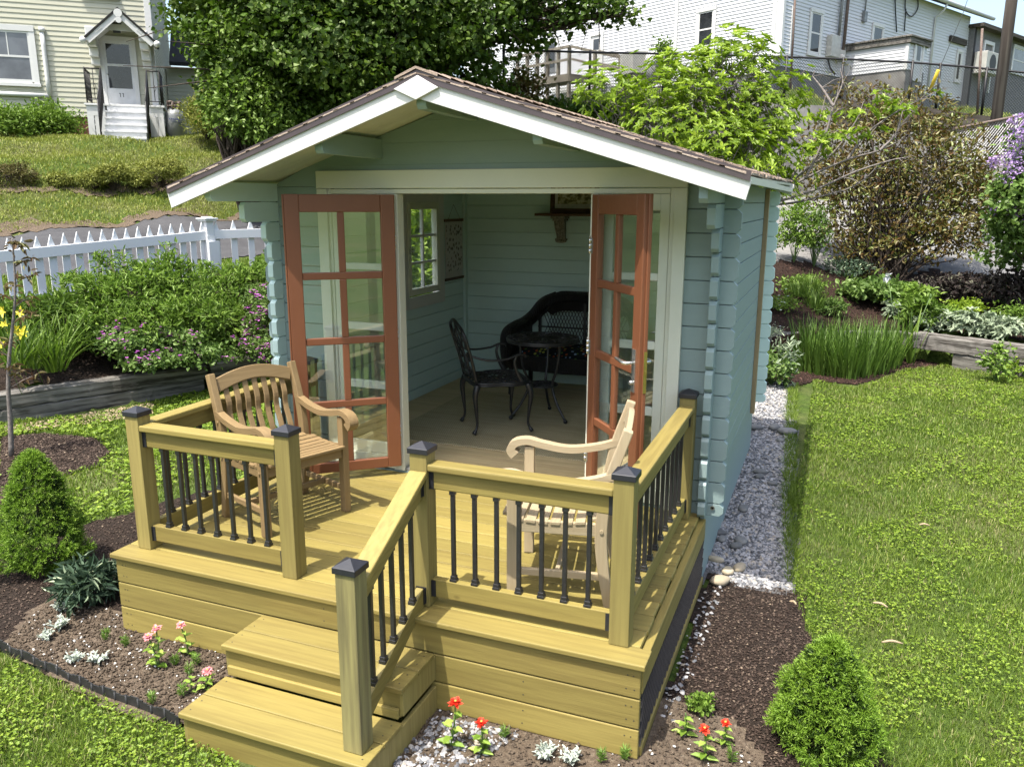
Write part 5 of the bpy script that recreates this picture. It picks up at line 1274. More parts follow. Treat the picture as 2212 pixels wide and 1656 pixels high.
# ---- maple
MBl = [bl(560, 30, 19, 1.7, 1.5), bl(485, 90, 19, .7, .7), bl(440, 10, 19.3, .5, .5), bl(640, 90, 18, 2.2, 1.5), bl(760, 40, 18, 2.3, 1.8), bl(890, 50, 17.5, 1.8, 1.4), bl(1030, 30, 18, 1.3, .95), bl(1165, 5, 18.5, 1.05, .55), bl(1290, 15, 18.7, .7, .4), bl(1350, 35, 18.7, .24, .2), bl(1235, 62, 18.7, .35, .25), bl(1160, 90, 18.5, .35, .3), bl(600, 190, 18, 1.7, 1.1), bl(700, 210, 18.5, 1.5, .9), bl(560, 140, 18.5, 1.6, 1.2), bl(820, 160, 17.5, 1.3, .9), bl(985, 140, 18, 1.0, .8), bl(1040, 195, 19, .55, .5), bl(700, -60, 20, 3, 2.4), bl(980, -110, 20, 2.4, 1.9), bl(500, -80, 20.5, 1.6, 1.3), bl(1250, -110, 20, 1.8, 1.0), bl(900, -250, 21, 4, 3), bl(620, 255, 17.8, 1.1, .6), bl(760, 245, 19.5, 1.2, .7), bl(930, 230, 20, 1.2, .7), bl(500, 180, 20.5, .9, .9), bl(1000, 235, 21, .9, .5)]
C, O = blobs_points(MBl, 3000, .45, -.75)
OUTL = [(-500, -900), (365, -900), (368, 60), (420, 95), (455, 140), (470, 300), (-500, 300)]; OUTR = [(1100, 118), (1090, 330), (1700, 330), (1700, -300), (1400, -300), (1372, 60), (1300, 62), (1260, 90), (1215, 75), (1180, 120)]
GAPS = [[(690, 190), (720, 180), (745, 215), (715, 240)], [(775, 120), (800, 130), (790, 160)], [(340, 10), (372, 0), (366, 40)], [(655, 130), (672, 128), (668, 150)]]
C, O = keep_out(C, O, [OUTL, OUTR]+GAPS)
lv = clump_leaves(C, O, 38, .22, .10, .098, .65, fold=.1, droop=.35, shape=(.30, .62, .5, .42), flat=.45)
rb = onground(905, 400, 19.5)
st_ = MB(); trunk = [rb+Vector((0, 0, -.3)), rb+Vector((.05, 0, 1.2)), rb+Vector((0, .1, 3)), rb+Vector((-.1, .1, 5.5)), rb+Vector((0, 0, 9))]
st_.tube(bez(trunk, 5), [.38-.3*i/20 for i in range(21)], 12)
for b in MBl:
    q = Vector(b[:3]); a = rb+Vector((0, 0, min(7.5, max(1.6, (q.z-rb.z)*.55)))); mid = a.lerp(q, .5)+Vector((0, 0, .5)); st_.tube(bez([a, mid, q], 5), [.11-.09*i/10 for i in range(11)], 6)
    for _ in range(9):
        e = q+Vector(tuple(NR.normal(0, b[3]*.55, 3))); st_.tube([mid.lerp(q, random.random()), q.lerp(e, .5)+Vector((0, 0, .15)), e], [.03, .018, .006], 5, cap=False)
plant('maple_tree', 'huge dark green maple tree spreading above the shed between the two houses', 'tree', rb, lv, 'maple_leaf', st_, 'bark', pname='crown', sname='trunk')
# lighter tree at its left
B2 = [bl(530, 130, 17.5, .7, .7), bl(470, 165, 17.8, .38, .4), bl(550, 225, 17.2, .75, .6), bl(490, 235, 17.5, .5, .5), bl(575, 275, 17, .6, .3), bl(450, 120, 17.9, .3, .25)]
C, O = blobs_points(B2, 850, .35, -.8); C, O = keep_out(C, O, [OUTL]); lv = clump_leaves(C, O, 13, .14, .10, .06, .6)
rb = onground(520, 330, 17.8); st_ = twigs(rb, C[:70], .05, .008, 5, .2)
plant('young_tree', 'paler yellow green young tree left of the dark maple, over the upper lawn', 'tree', rb, lv, 'light_tree_leaf', st_, 'bark', pname='crown', sname='trunk')
B2 = [bl(440, 245, 23, .42, .4), bl(455, 268, 22.5, .5, .3), bl(470, 215, 22.5, .35, .4)]
C, O = blobs_points(B2, 420, .4, -.7); lv = clump_leaves(C, O, 14, .12, .09, .025, .5)
rb = onground(445, 290, 23); plant('dark_yew', 'low dark bush beside the propane tank by the yellow house', 'bush', rb, lv, 'azalea_leaf', twigs(rb, C[:30], .03, .006), 'bark')
B2 = [bl(500, 245, 22.5, .6, .55), bl(540, 260, 21.5, .6, .4)]
C, O = blobs_points(B2, 500, .4, -.7); lv = clump_leaves(C, O, 14, .14, .10, .04, .5)
rb = onground(505, 290, 22); plant('evergreen_bush', 'dark green bush filling the corner under the pale young tree', 'bush', rb, lv, 'maple_leaf', twigs(rb, C[:30], .03, .006), 'bark')
# undergrowth near the terrace
for k, (u, v, d, r_, h_, lab) in enumerate(((1120, 215, 20.3, .75, .7, 'reddish green sapling growing through the end of the chain link fence'), (1330, 235, 21.3, .7, .3, 'dark undergrowth below the grey wooden porch'), (1200, 245, 20.8, .8, .3, 'low dark weeds on the bank right of the maple'))):
    C, O = blobs_points([bl(u, v, d, r_, h_)], 200, .2, -.9); lv = clump_leaves(C, O, 9, .12, .11, .07, .5); rb = onground(u, v+40, d)
    plant('undergrowth', lab, 'plant', rb, lv, 'maple_leaf' if k else 'bronze_leaf', twigs(rb, C[:25], .012, .004), 'bark')
C, O = blobs_points([bl(1438, 130, 24.5, .22, .6), bl(1430, 105, 24.5, .12, .35)], 120, .2, -.9); rb = onground(1438, 200, 24.5)
plant('wall_sapling', 'thin green sapling against the white building wall', 'plant', rb, clump_leaves(C, O, 8, .07, .09, .04, .4), 'light_tree_leaf', twigs(rb, C[:20], .01, .004), 'bark')

# ---- shrubs along the upper lawn
for k, (u, v, r_, mt, lab) in enumerate(((28, 385, .62, 'brown_azalea', 'brownish rounded shrub at the far left of the lawn shrub row'), (132, 388, .30, 'azalea_leaf', 'smallest low shrub in the lawn shrub row'), (205, 385, .36, 'azalea_leaf', 'low green shrub left of the larger pair on the bank'), (245, 376, .46, 'azalea_leaf', 'uneven yellow green shrub in the middle of the lawn row'), (348, 370, .62, 'azalea_leaf', 'largest and brightest rounded shrub of the lawn row'), (300, 390, .24, 'azalea_leaf', 'tiny shrub between the two bright ones on the bank'))):
    d = 19.4; r_ *= .74; C, O = blobs_points([bl(u, v+4, d, r_, r_*.72)], int(900*r_), .75, -.45)
    rb = onground(u, v+20, d); lv = clump_leaves(C, O, 9, .045, .055, .022, .7)
    plant('lawn_shrub', lab, 'shrub', rb, lv, mt, twigs(rb, C[:30], .012, .005), 'bark', 'shrubs on the upper lawn bank')
C, O = blobs_points([bl(60, 262, 24.6, .9, .35), bl(120, 268, 24.4, .6, .3), bl(10, 268, 24.3, .7, .3), bl(100, 245, 24.7, .4, .3)], 700, .4, -.7)
rb = onground(70, 285, 24.5); plant('foundation_plants', 'leafy green plants along the brick base of the yellow house', 'plants', rb, clump_leaves(C, O, 10, .12, .11, .04, .6), 'shrub_leaf', twigs(rb, C[:25], .012, .004), 'green_stem')

# ---- left garden
def bushy(name, label, cat, bl_, n, per, L, W, mat, base, spread=.06, low=-.7, smat='brown_stem', nst=50, shell=.45, up=.5, **kw):
    C, O = blobs_points(bl_, n, shell, low); lv = clump_leaves(C, O, per, spread, L, W, up, **kw)
    return plant(name, label, cat, base, lv, mat, twigs(base, C[:nst], .010, .003), smat), C, O
def petals(C, O, per, L, W, up=.6):
    return whorls(C, unit(O+UP*up), per, L, W, tilt=.35, fold=.05, droop=.1)
base = onground(330, 700, 11.2)
GB = [bl(300, 640, 11.3, .50, .36), bl(220, 635, 11.2, .30, .26), bl(385, 625, 11.4, .38, .34), bl(262, 580, 11.5, .16, .24), bl(365, 565, 11.5, .15, .22), bl(320, 585, 11.5, .16, .18), bl(220, 570, 11.5, .10, .14), bl(330, 700, 10.9, .58, .32), bl(225, 700, 10.9, .28, .24), bl(420, 690, 10.9, .36, .32), bl(165, 605, 11.4, .16, .05), bl(400, 580, 11.5, .12, .12)]
t_, C, O = bushy('garden_shrub', 'big dense green pointed leaf shrub in front of the picket fence', 'shrub', GB, 1500, 8, .085, .022, 'shrub_leaf', base, .05, nst=160, shell=.3)
base = onground(530, 690, 11.8)
t_, C, O = bushy('garden_shrub', 'yellow green leafy shrub right of the picket fence post', 'shrub', [bl(475, 640, 12, .36, .34), bl(550, 620, 12.3, .34, .3), bl(490, 700, 11.6, .42, .34), bl(450, 590, 12.2, .16, .14), bl(590, 590, 12.8, .3, .3), bl(500, 600, 12.3, .22, .18)], 1100, 8, .08, .024, 'shrub_leaf', base, .05, nst=80)
base = onground(320, 740, 10.95)
t_, C, O = bushy('cranesbill', 'low mound of cut green leaves with a few purple flowers spilling over the grey tie', 'flowering plant', [bl(290, 740, 10.6, .42, .2), bl(370, 740, 10.6, .4, .2), bl(430, 765, 10.4, .3, .14), bl(250, 725, 10.7, .25, .15), bl(340, 775, 10.3, .35, .1)], 1300, 8, .05, .035, 'geranium_leaf', base, .05, low=-.4, nst=30)
vw = unit(pv(CAM)-C); fr_ = (O*vw).sum(1) > .25; Cf = C[fr_]+O[fr_]*.04; sel = Cf[NR.choice(len(Cf), 95)]
extra(t_, 'flowers', join([petals(sel+rv(len(sel))*.03+UP*.03, np.tile(UP, (len(sel), 1)), 5, .026, .022) for _ in range(3)]), 'purple_petal')
base = onground(600, 700, 11.8)
t_, C, O = bushy('cranesbill', 'tall bank of green leaves covered in magenta flowers beside the left glazed door', 'flowering plant', [bl(590, 650, 11.4, .36, .3), bl(580, 715, 11.1, .36, .28), bl(620, 690, 11.0, .34, .4), bl(560, 755, 10.7, .3, .16), bl(640, 620, 11.8, .4, .3), bl(700, 650, 12.2, .5, .35), bl(760, 630, 12.4, .5, .35)], 2100, 8, .045, .028, 'geranium_leaf', base, .05, nst=60)
vw = unit(pv(CAM)-C); fr_ = (O*vw).sum(1) > .0; Cf = C[fr_]+O[fr_]*.05; sel = np.repeat(Cf[NR.choice(len(Cf), 620)], 4, 0); sel = sel+rv(len(sel))*.03
extra(t_, 'flowers', petals(sel, np.tile(UP, (len(sel), 1))*.8+rv(len(sel))*.3, 5, .024, .02), 'purple_petal')
# greenery seen through the side window
base = onground(820, 560, 11.5)
t_, C, O = bushy('viburnum', 'broad leaved green shrub outside the side window of the shed', 'shrub', [(-4.9, 6.0, .9, .8, .8), (-5.2, 7.0, 1.1, .9, .9), (-4.7, 7.6, .6, .8, .9), (-5.0, 6.6, 1.8, .6, .5), (-5.6, 8.2, 1.4, 1.0, 1.0), (-4.6, 5.0, .3, .6, .6)], 1900, 8, .10, .06, 'lime_leaf', Vector((-5.0, 6.6, H1(-5.0, 6.6))), .08, nst=60)
# daylilies
def tuft(name, label, cat, spots, per, L, W, mat, group=None, spread=.05, bendk=.7, lean=.35, segs=5, extra_up=0):
    b0 = Vector(spots[0]); Ps, Ds, Bs, Ss, Ls = [], [], [], [], []
    for s_ in spots:
        n = per; a = NR.rand(n)*6.283; rad = np.stack([np.cos(a), np.sin(a), np.zeros(n)], 1)
        P = np.array([s_[0], s_[1], s_[2]])+rad*(spread*NR.rand(n)**.5)[:, None]; ln = lean*NR.rand(n)[:, None]
        Ps.append(P); Ds.append(unit(UP+rad*ln)); Bs.append(rad*(bendk*(.3+.7*NR.rand(n)))[:, None]*(.3+ln)-UP*(bendk*.45*(.2+ln))); Ss.append(unit(np.stack([-np.sin(a+NR.normal(0, .5, n)), np.cos(a), np.zeros(n)], 1))); Ls.append(L*(.55+.55*NR.rand(n)))
    fol = ribbons(np.concatenate(Ps), np.concatenate(Ds), np.concatenate(Ss), np.concatenate(Ls), W, np.concatenate(Bs), segs)
    return plant(name, label, cat, b0, fol, mat, None, group=group)
def gp(u, v, z=None):
    """ground point seen at pixel (walk along the ray)"""
    for d in np.arange(3.0, 40, .12):
        p = at(u, v, d)
        if p.z <= H1(p.x, p.y): return Vector((p.x, p.y, H1(p.x, p.y)))
    return at(u, v, 12)
t_ = tuft('daylily', 'clump of arching strap leaves with yellow trumpet flowers at the left edge', 'daylily', [at(u, v, d)+Vector((0, 0, 0)) for u, v, d in ((70, 795, 10.2), (120, 800, 10.2), (30, 790, 10.0), (95, 770, 10.6), (20, 750, 10.6), (140, 770, 10.6), (60, 740, 11))], 70, .62, .020, 'strap_leaf', spread=.14, bendk=.8, lean=.7)
fl = [at(u, v, 9.9) for u, v in ((45, 675), (12, 702), (48, 718), (30, 712), (2, 745), (8, 672))]; FC = np.array([pv(p) for p in fl]); FO = unit(rv(len(fl))*.5+np.array([.3, -.8, .4]))
extra(t_, 'flowers', join([whorls(FC, FO, 6, .075, .032, tilt=.8, fold=.05, droop=.3)]), 'yellow_petal')
mb = MB(); 
for p in fl: q = p+Vector((random.uniform(-.1, .1), .1, -.55)); mb.tube([q-Vector(t_.location), p-Vector(t_.location)], .004, 5)
mb.build('flower_stems', 'green_stem', t_) if False else [ (lambda m_: (m_.tube([p+Vector((.08, .1, -.55))-Vector(t_.location), p-Vector(t_.location)], .004, 5), m_.build('flower_stem', 'green_stem', t_)))(MB()) for p in fl]
base = at(110, 690, 11.3)
bushy('perennial', 'fresh green perennials below the picket fence behind the daylilies', 'plant', [bl(80, 680, 11.3, .4, .22), bl(150, 672, 11.4, .35, .2), bl(20, 690, 11.2, .35, .2), bl(190, 730, 10.9, .3, .22)], 900, 7, .10, .022, 'strap_leaf', base, .05, low=-.3)
# reddish sapling
rb = gpt(25, 985); t_ = thing('sapling', 'thin young tree with sparse bronze leaves standing in the mulch ring at left', 'sapling', rb)
mb = MB(); L0 = Vector((0, 0, 0)); D_ = hd(rb.x, rb.y)
path = [gpt(25, 985)]+[at(u, v, D_-.02*i) for i, (u, v) in enumerate(((22, 900), (18, 840), (20, 770), (28, 700), (33, 630), (30, 560), (26, 515)))]
P_ = [p-rb for p in bez(path, 4)]; k = len(P_); mb.tube(P_, [.020*(1-i/k)+.004 for i in range(k)], 8)
tips = []
for i in range(8, k, 1):
    if random.random() < .75:
        a = random.uniform(0, 6.28); Lb = random.uniform(.10, .42)*(1.15-i/k); e = P_[i]+Vector((math.cos(a)*Lb, math.sin(a)*Lb, Lb*.5)); mb.tube([P_[i], P_[i].lerp(e, .5)+Vector((0, 0, .01)), e], [.005, .004, .002], 5); tips += [e, P_[i].lerp(e, .6)]
mb.build('trunk', 'grey_bark', t_); TC = np.array([pv(p) for p in tips])
V_, F_, r_ = join([whorls(TC, unit(rv(len(TC))*.5+UP), 4, .085, .03, tilt=.1, droop=.5), clump_leaves(TC, rv(len(TC)), 3, .05, .07, .026, .5)]); npmesh('leaves', V_, F_, r_, 'red_sapling_leaf', t_)

# ---- dwarf spruces
leafm('spruce_inner', (0.025, 0.055, 0.008), (0.04, 0.08, 0.01), trans=.1)
def spruce(label, base, h, r):
    t_ = thing('dwarf_spruce', label, 'conifer', base, 0, 'dwarf conical spruces'); n = 820
    zz = NR.rand(n)**1.2; a = NR.rand(n)*6.283; prof = lambda z: (1-z)**.66*(1-np.exp(-14*(z+.03)))
    lump = 1+.10*np.sin(a*3+zz*9)+.10*np.sin(a*5-zz*13)
    rr = r*prof(zz)*lump*(.80+.2*NR.rand(n)); C = np.stack([rr*np.cos(a), rr*np.sin(a), zz*h+.02], 1); O = unit(np.stack([np.cos(a), np.sin(a), .25+.8*zz], 1)+NR.normal(0, .22, (n, 3)))
    sub = 5; C = np.repeat(C, sub, 0); O0 = np.repeat(O, sub, 0); O = unit(O0+rv(n*sub)*.75); tone = np.repeat(NR.rand(n), sub); n = n*sub
    per = 13; N_ = n*per; c = np.repeat(C, per, 0); o = np.repeat(O, per, 0); s_ = np.tile(np.linspace(0, 1, per), n)[:, None]
    P = c+o*s_*.046; D = unit(o*.8+rv(N_)*.8); rn = np.clip(np.repeat(tone, per)*.35+s_[:, 0]*.6+NR.rand(N_)*.1, 0, 1)
    V_, F_, r_ = leaves(P, D, rv(N_), .015*(.8+.5*NR.rand(N_)), .0034, 0, .05, rn); npmesh('foliage', V_, F_, r_, 'spruce_needle', t_)
    n2 = 700; z2 = NR.rand(n2)**1.1*.93; a2 = NR.rand(n2)*6.283; r2 = r*prof(z2)*(.45+.3*NR.rand(n2)); C2 = np.stack([r2*np.cos(a2), r2*np.sin(a2), z2*h+.02], 1); O2 = unit(np.stack([np.cos(a2), np.sin(a2), .2+0*a2], 1)+rv(n2)*.4)
    c = np.repeat(C2, 26, 0); o = np.repeat(O2, 26, 0); P = c+o*(NR.rand(n2*26)*.06)[:, None]+rv(n2*26)*.008
    V_, F_, r_ = leaves(P, unit(o*.5+rv(n2*26)), rv(n2*26), .02, .0045, 0, .05, np.zeros(n2*26)); npmesh('inner_foliage', V_, F_, r_, 'spruce_inner', t_)
    mb = MB(); mb.tube([(0, 0, -.02), (0, 0, h*.5), (0, 0, h*.9)], [.014, .009, .003], 7); mb.build('trunk', 'bark', t_); return t_
def zat(u, v, base): d = ray(u, v); t_ = hd(base.x, base.y)/math.hypot(d.x, d.y); return (CAM+d*t_).z
b1 = gpt(98, 1225); b2 = gpt(1778, 1612)
spruce('dwarf spruce left of the deck, a soft green cone growing in the mulch bed', b1, zat(98, 985, b1)-b1.z, .315)
spruce('bright yellow green dwarf spruce at the bottom right beside the lawn', b2, zat(1778, 1400, b2)-b2.z, .255)

# ---- small bed plants
def dusty(label, u, v, s, grp='dusty miller plants'):
    b = gpt(u, v); n = 12; a = NR.rand(n)*6.28; D = unit(np.stack([np.cos(a), np.sin(a), .7+1.2*NR.rand(n)], 1)); parts = []
    P0 = np.tile([b.x, b.y, b.z+.01], (n, 1)); parts.append(leaves(P0, D, UP*np.ones((n, 1))-D*.3, s, s*.45, .08, .25))
    q = np.repeat(P0, 5, 0)+np.repeat(D, 5, 0)*s*np.tile([.35, .5, .65, .8, .9], n)[:, None]; dd_ = unit(np.repeat(D, 5, 0)*.5+rv(n*5)); parts.append(leaves(q, dd_, UP+rv(n*5)*.3, s*.38, s*.16, .05, .2))
    return plant('dusty_miller', label, 'plant', b, join(parts), 'silver_leaf', None, group=grp)
dusty('silver dusty miller nearest the dark leaved plant, largest of the left group', 132, 1325, .085); dusty('silvery dusty miller in the middle of the left group of three', 128, 1362, .075)
dusty('small silver plant lowest left of the group above the black edging', 100, 1384, .055); dusty('two leaved silver seedling above the black edging', 165, 1432, .065); dusty('upright silver seedling right of its neighbour by the edging', 212, 1434, .065)
dusty('pale silver dusty miller in front of the deck, left of two', 1180, 1640, .065); dusty('pale silver dusty miller in front of the deck, right of two', 1235, 1650, .065)
b = gpt(198, 1300); C, O = blobs_points([(b.x, b.y, b.z+.10, .16, .15)], 130, .3, -.3); 
plant('penstemon', 'dark blue green plant with long pointed leaves at the deck corner', 'plant', b, clump_leaves(C, O, 5, .02, .085, .018, .3, droop=.35), 'dark_leaf', twigs(b, C[:30], .003, .002), 'green_stem')
def zinnia(label, u, v, heads, col, s=1.0, grp='zinnias', foll=True):
    b = gpt(u, v); t_ = thing('zinnia', label, 'flower', b, 0, grp); D_ = hd(b.x, b.y); mb = MB(); parts = []; PC = []
    hs = [at(hu, hv, D_) for hu, hv in heads] or [b+Vector((0, 0, .12))]
    for h in hs:
        q = h-b; mid = q*.5+Vector((.005, .005, 0)); mb.tube(bez([(0, 0, 0), mid, q], 4), .0035, 6)
        n = 9; tt = np.repeat(np.linspace(.12, .80, 5), 2)[:n]; a = np.arange(n)*math.pi+np.repeat(np.arange(5)*1.45, 2)[:n]; P0 = np.array([pv(q)*x for x in tt]); D = unit(np.stack([np.cos(a), np.sin(a), .35+0*a], 1))
        parts.append(leaves(P0, D, UP+D*-.2, (.062-.022*tt)*s, (.036-.012*tt)*s, .08, .3)); PC.append(pv(q))
    mb.build('stem', 'green_stem', t_); V_, F_, r_ = join(parts); npmesh('leaves', V_, F_, r_, 'zinnia_leaf', t_)
    if heads:
        for c in PC:
            O1 = np.array([[.05, -.25, 1.0]]); fp = join([whorls(c[None]+UP*.003*k, unit(O1), 17-3*k, (.029-.006*k)*s, .013*s, tilt=.08+.3*k, fold=.02, droop=.1) for k in range(3)]); npmesh('petals', *fp, mat=col, parent=t_) if False else npmesh('petals', fp[0], fp[1], fp[2], col, t_)
            m2 = MB(); m2.sphere(tuple(c+UP*.007), .007, .007, .005, 8, 5); m2.build('flower_centre', 'flower_core', t_)
    return t_
zinnia('zinnia with two pink flower heads in the soil left of the steps', 342, 1445, [(337, 1357), (320, 1374)], 'pink_petal')
zinnia('single pink zinnia against the deck fascia', 408, 1418, [(390, 1350)], 'pink_petal'); zinnia('pink zinnia growing at the edge of the steps', 442, 1492, [(448, 1448)], 'pink_petal')
zinnia('tallest red zinnia in front of the deck', 972, 1618, [(984, 1516)], 'red_petal', 1.15); zinnia('smaller red zinnia right of the tall one before the deck', 1038, 1632, [(1040, 1560)], 'red_petal')
zinnia('red zinnia with open bloom left of the right spruce', 1522, 1645, [(1522, 1574)], 'red_petal'); zinnia('small orange red zinnia nearest the right spruce', 1562, 1610, [(1567, 1561)], 'red_petal', .85)
zinnia('budless zinnia plant by the right deck corner', 1478, 1590, [], 'red_petal'); zinnia('budless zinnia leaf rosette beside the lowest step', 412, 1497, [], 'red_petal', .7)
b = gpt(1515, 1540); C, O = blobs_points([(b.x, b.y, b.z+.05, .055, .05)], 60, .2, -.3); plant('seedling_bush', 'small round dark green leafy plant on the mulch right of the deck', 'plant', b, clump_leaves(C, O, 5, .012, .022, .016, .5), 'shrub_leaf', twigs(b, C[:10], .002, .001), 'green_stem')
for k, (u, v) in enumerate(((230, 1385), (272, 1400), (378, 1440), (425, 1440), (410, 1460), (1090, 1600), (1300, 1650), (1045, 1625), (1350, 1645), (1580, 1650), (330, 1525), (395, 1508))):
    b = gpt(u, v); n = 60; a = NR.rand(n)*6.28; P0 = np.tile([b.x, b.y, b.z], (n, 1))+UP*(.01+.05*NR.rand(n))[:, None]; D = unit(np.stack([np.cos(a), np.sin(a), .8+0*a], 1))
    V_, F_, r_ = leaves(P0, D, rv(n), .035, .0035, 0, .2); o = npmesh('feathery_seedling', V_-pv(b), F_, r_, 'fine_leaf'); o.location = b; tag(o, 'tiny feathery green seedling in the bare soil', 'seedling', 'feathery seedlings')

# black edging
path = bez([gpt(-60, 1372), gpt(0, 1402), gpt(75, 1437), gpt(150, 1472), gpt(225, 1505), gpt(300, 1532), gpt(388, 1568)], 9)
mb = MB(); k = len(path); nrm = Vector((.25, .97, 0)).normalized()
for i in range(k-1):
    a, b = path[i], path[i+1]; hgt = .052+.008*math.sin(i*.9)
    mb.add([a-Vector((0, 0, .03)), b-Vector((0, 0, .03)), b+Vector((0, 0, hgt)), a+Vector((0, 0, hgt)), a-Vector((0, 0, .03))+nrm*.006, b-Vector((0, 0, .03))+nrm*.006, b+Vector((0, 0, hgt))+nrm*.006, a+Vector((0, 0, hgt))+nrm*.006], [(0, 1, 2, 3), (7, 6, 5, 4), (3, 2, 6, 7), (0, 3, 7, 4), (1, 5, 6, 2)])
    if i % 3 == 0: mb.tube([a-Vector((0, 0, .03)), a+Vector((0, 0, hgt+.004))], .006, 6)
tag(mb.build('lawn_edging', 'edging_black'), 'black plastic lawn edging strip curving between soil bed and front grass', 'edging')

# ---- right garden
t_ = tuft('iris_clump', 'dense clump of tall upright green iris leaves in front of the dark log', 'iris', [gpt(u, v) for u, v in ((1745, 800), (1775, 808), (1805, 812), (1835, 815), (1870, 812), (1895, 805), (1760, 785), (1800, 790), (1850, 795), (1890, 790), (1730, 790), (1915, 795), (1820, 800))], 75, .80, .021, 'iris_leaf', spread=.17, bendk=.45, lean=.34)
t_ = tuft('bearded_iris', 'broad pale green fan leaved iris with a white bloom right of the dense clump', 'iris', [gpt(1940, 790), gpt(1965, 785)], 13, .85, .048, 'strap_leaf', spread=.05, bendk=.2, lean=.32)
p = at(1918, 598, 13.6); FC = np.array([pv(p)]*1); extra(t_, 'bloom', join([whorls(FC, np.array([[0, -.2, 1.]]), 3, .10, .07, tilt=-.5, droop=.5), whorls(FC, np.array([[0, 0, 1.]]), 3, .085, .06, tilt=1.3)]), 'white_petal')
mb = MB(); q = Vector(t_.location); mb.tube([Vector((0, 0, 0)), (p-q)*.5+Vector((.02, 0, 0)), p-q], .006, 6); b_ = at(2010, 640, 13.3)-q; mb.tube([Vector((.2, 0, 0)), b_*.6+Vector((.02, 0, 0)), b_], .005, 6); mb.sphere(b_, .018, .018, .04); mb.build('flower_stem', 'green_stem', t_)
for k, (u, v, s_, lab) in enumerate(((1975, 690, .3, 'first woolly grey plant of the row, beside the iris'), (2020, 700, .34, 'second woolly grey plant along the grey tie'), (2065, 690, .42, 'tallest woolly grey plant with an upright stalk'), (2110, 715, .34, 'spreading woolly grey plant near the middle of the tie'), (2150, 725, .36, 'woolly grey plant next to last on the right'), (2185, 700, .4, 'upright woolly grey plant at the right end of the row'), (1925, 655, .3, 'woolly grey plant behind the iris leaves'))):
    b = Vector((1.98, 10.72, 0)).lerp(Vector((3.22, 10.02, 0)), k/5) if k < 6 else Vector((1.55, 11.3, 0)); b.y += (.0, .12, -.02, .1, .0, .1, 0)[k]; b.z = H1(b.x, b.y); s_ *= .9; C, O = blobs_points([(b.x, b.y, b.z+s_*.38, s_*.5, s_*.7)], 44, .1, -.5)
    plant('lambs_ear', lab, 'plant', b, whorls(C, unit(O+UP*1.3), 5, .11, .038, tilt=.7), 'woolly_leaf', twigs(b, C[:8], .006, .004), 'green_stem', 'woolly grey plants')
def mound(name, lab, cat, u, v, d, r_, h_, mat, L, W, n=160, per=6, up=.5):
    p = at(u, v, d); b = Vector((p.x, p.y, H1(p.x, p.y))); C, O = blobs_points([(b.x, b.y, b.z+h_*.55, r_, h_*.6)], n, .3, -.5)
    return plant(name, lab, cat, b, clump_leaves(C, O, per, .05, L, W, up), mat, twigs(b, C[:16], .006, .003), 'green_stem')
mound('groundcover_plant', 'dark green leafy plant at the rear corner of the shed', 'plant', 1668, 795, 10.9, .30, .38, 'geranium_leaf', .05, .035, 260)
mound('woolly_stem', 'grey leaved upright stem by the rear corner of the shed', 'plant', 1703, 760, 10.8, .12, .6, 'woolly_leaf', .09, .025, 40, 4)
mound('snow_in_summer', 'silvery mat of foliage with tiny white flowers beside the shed', 'plant', 1655, 690, 12.2, .24, .14, 'woolly_leaf', .03, .010, 160)
sel, O_ = blobs_points([(at(1662, 650, 12.3).x, at(1662, 650, 12.3).y, at(1662, 655, 12.3).z, .35, .35)], 22, .5, -.9); 
o = npmesh('white_blossom', *[x for x in (petals(sel, np.tile(UP, (22, 1)), 5, .02, .016))], mat='white_petal') if False else None
V_, F_, r_ = petals(sel, np.tile(UP, (22, 1)), 5, .022, .018); bb = at(1662, 690, 12.3); ob = npmesh('blossoms', V_-pv(bb), F_, r_, 'white_petal'); ob.location = bb; ob['kind'] = 'stuff'; ob['label'] = 'scattered tiny white flowers beside the shed'
mound('bellflower', 'green leafy shrub seedling at the drive edge behind the shed corner', 'plant', 1720, 500, 15.4, .38, 1.0, 'shrub_leaf', .085, .03, 230)
mound('rose_shoots', 'upright dark green shoots right of the first seedling shrub', 'plant', 1765, 490, 15.6, .22, 1.0, 'geranium_leaf', .07, .03, 120)
mound('low_perennial', 'yellow green perennial below the drive, left part of the mulch bed', 'plant', 1740, 590, 14.5, .38, .3, 'light_tree_leaf', .06, .035, 200)
tuft('grass_clump', 'fine bright grass clump in the red mulch behind the iris', 'grass clump', [at(1725, 640, 13.6), at(1750, 625, 14)], 110, .35, .008, 'strap_leaf', spread=.15, bendk=.5, lean=.5)
tuft('grass_clump', 'second fine grass clump just behind the log', 'grass clump', [at(1760, 665, 13.1)], 130, .38, .008, 'strap_leaf', spread=.13, bendk=.5, lean=.5)
mound('hosta', 'broad green leaved plants beneath the bronze shrub', 'plant', 1890, 635, 14.9, .45, .32, 'geranium_leaf', .10, .06, 260)
mound('hosta', 'green leafy clump right of the iris bloom', 'plant', 1960, 640, 14.8, .42, .36, 'shrub_leaf', .09, .05, 220)
mound('dark_foliage', 'blackish purple leaved plant under the right shrub', 'plant', 2050, 620, 15.6, .5, .38, 'black_leaf', .08, .04, 260)
mound('dark_foliage', 'blackish foliage mass at the right edge beside the drive', 'plant', 2170, 630, 15.4, .7, .5, 'black_leaf', .08, .04, 420)
mound('golden_plant', 'small golden green leafy plant among the dark foliage', 'plant', 2090, 652, 14.6, .25, .28, 'lime_leaf', .06, .035, 110)
mound('leafy_weed', 'green leafy weed growing at the right tie by the lawn', 'weed', 2155, 790, 12.4, .16, .45, 'shrub_leaf', .06, .04, 60)
mound('leafy_weed', 'low bright weed against the tie at the far right', 'weed', 2205, 780, 12.9, .18, .25, 'clover', .05, .04, 60)
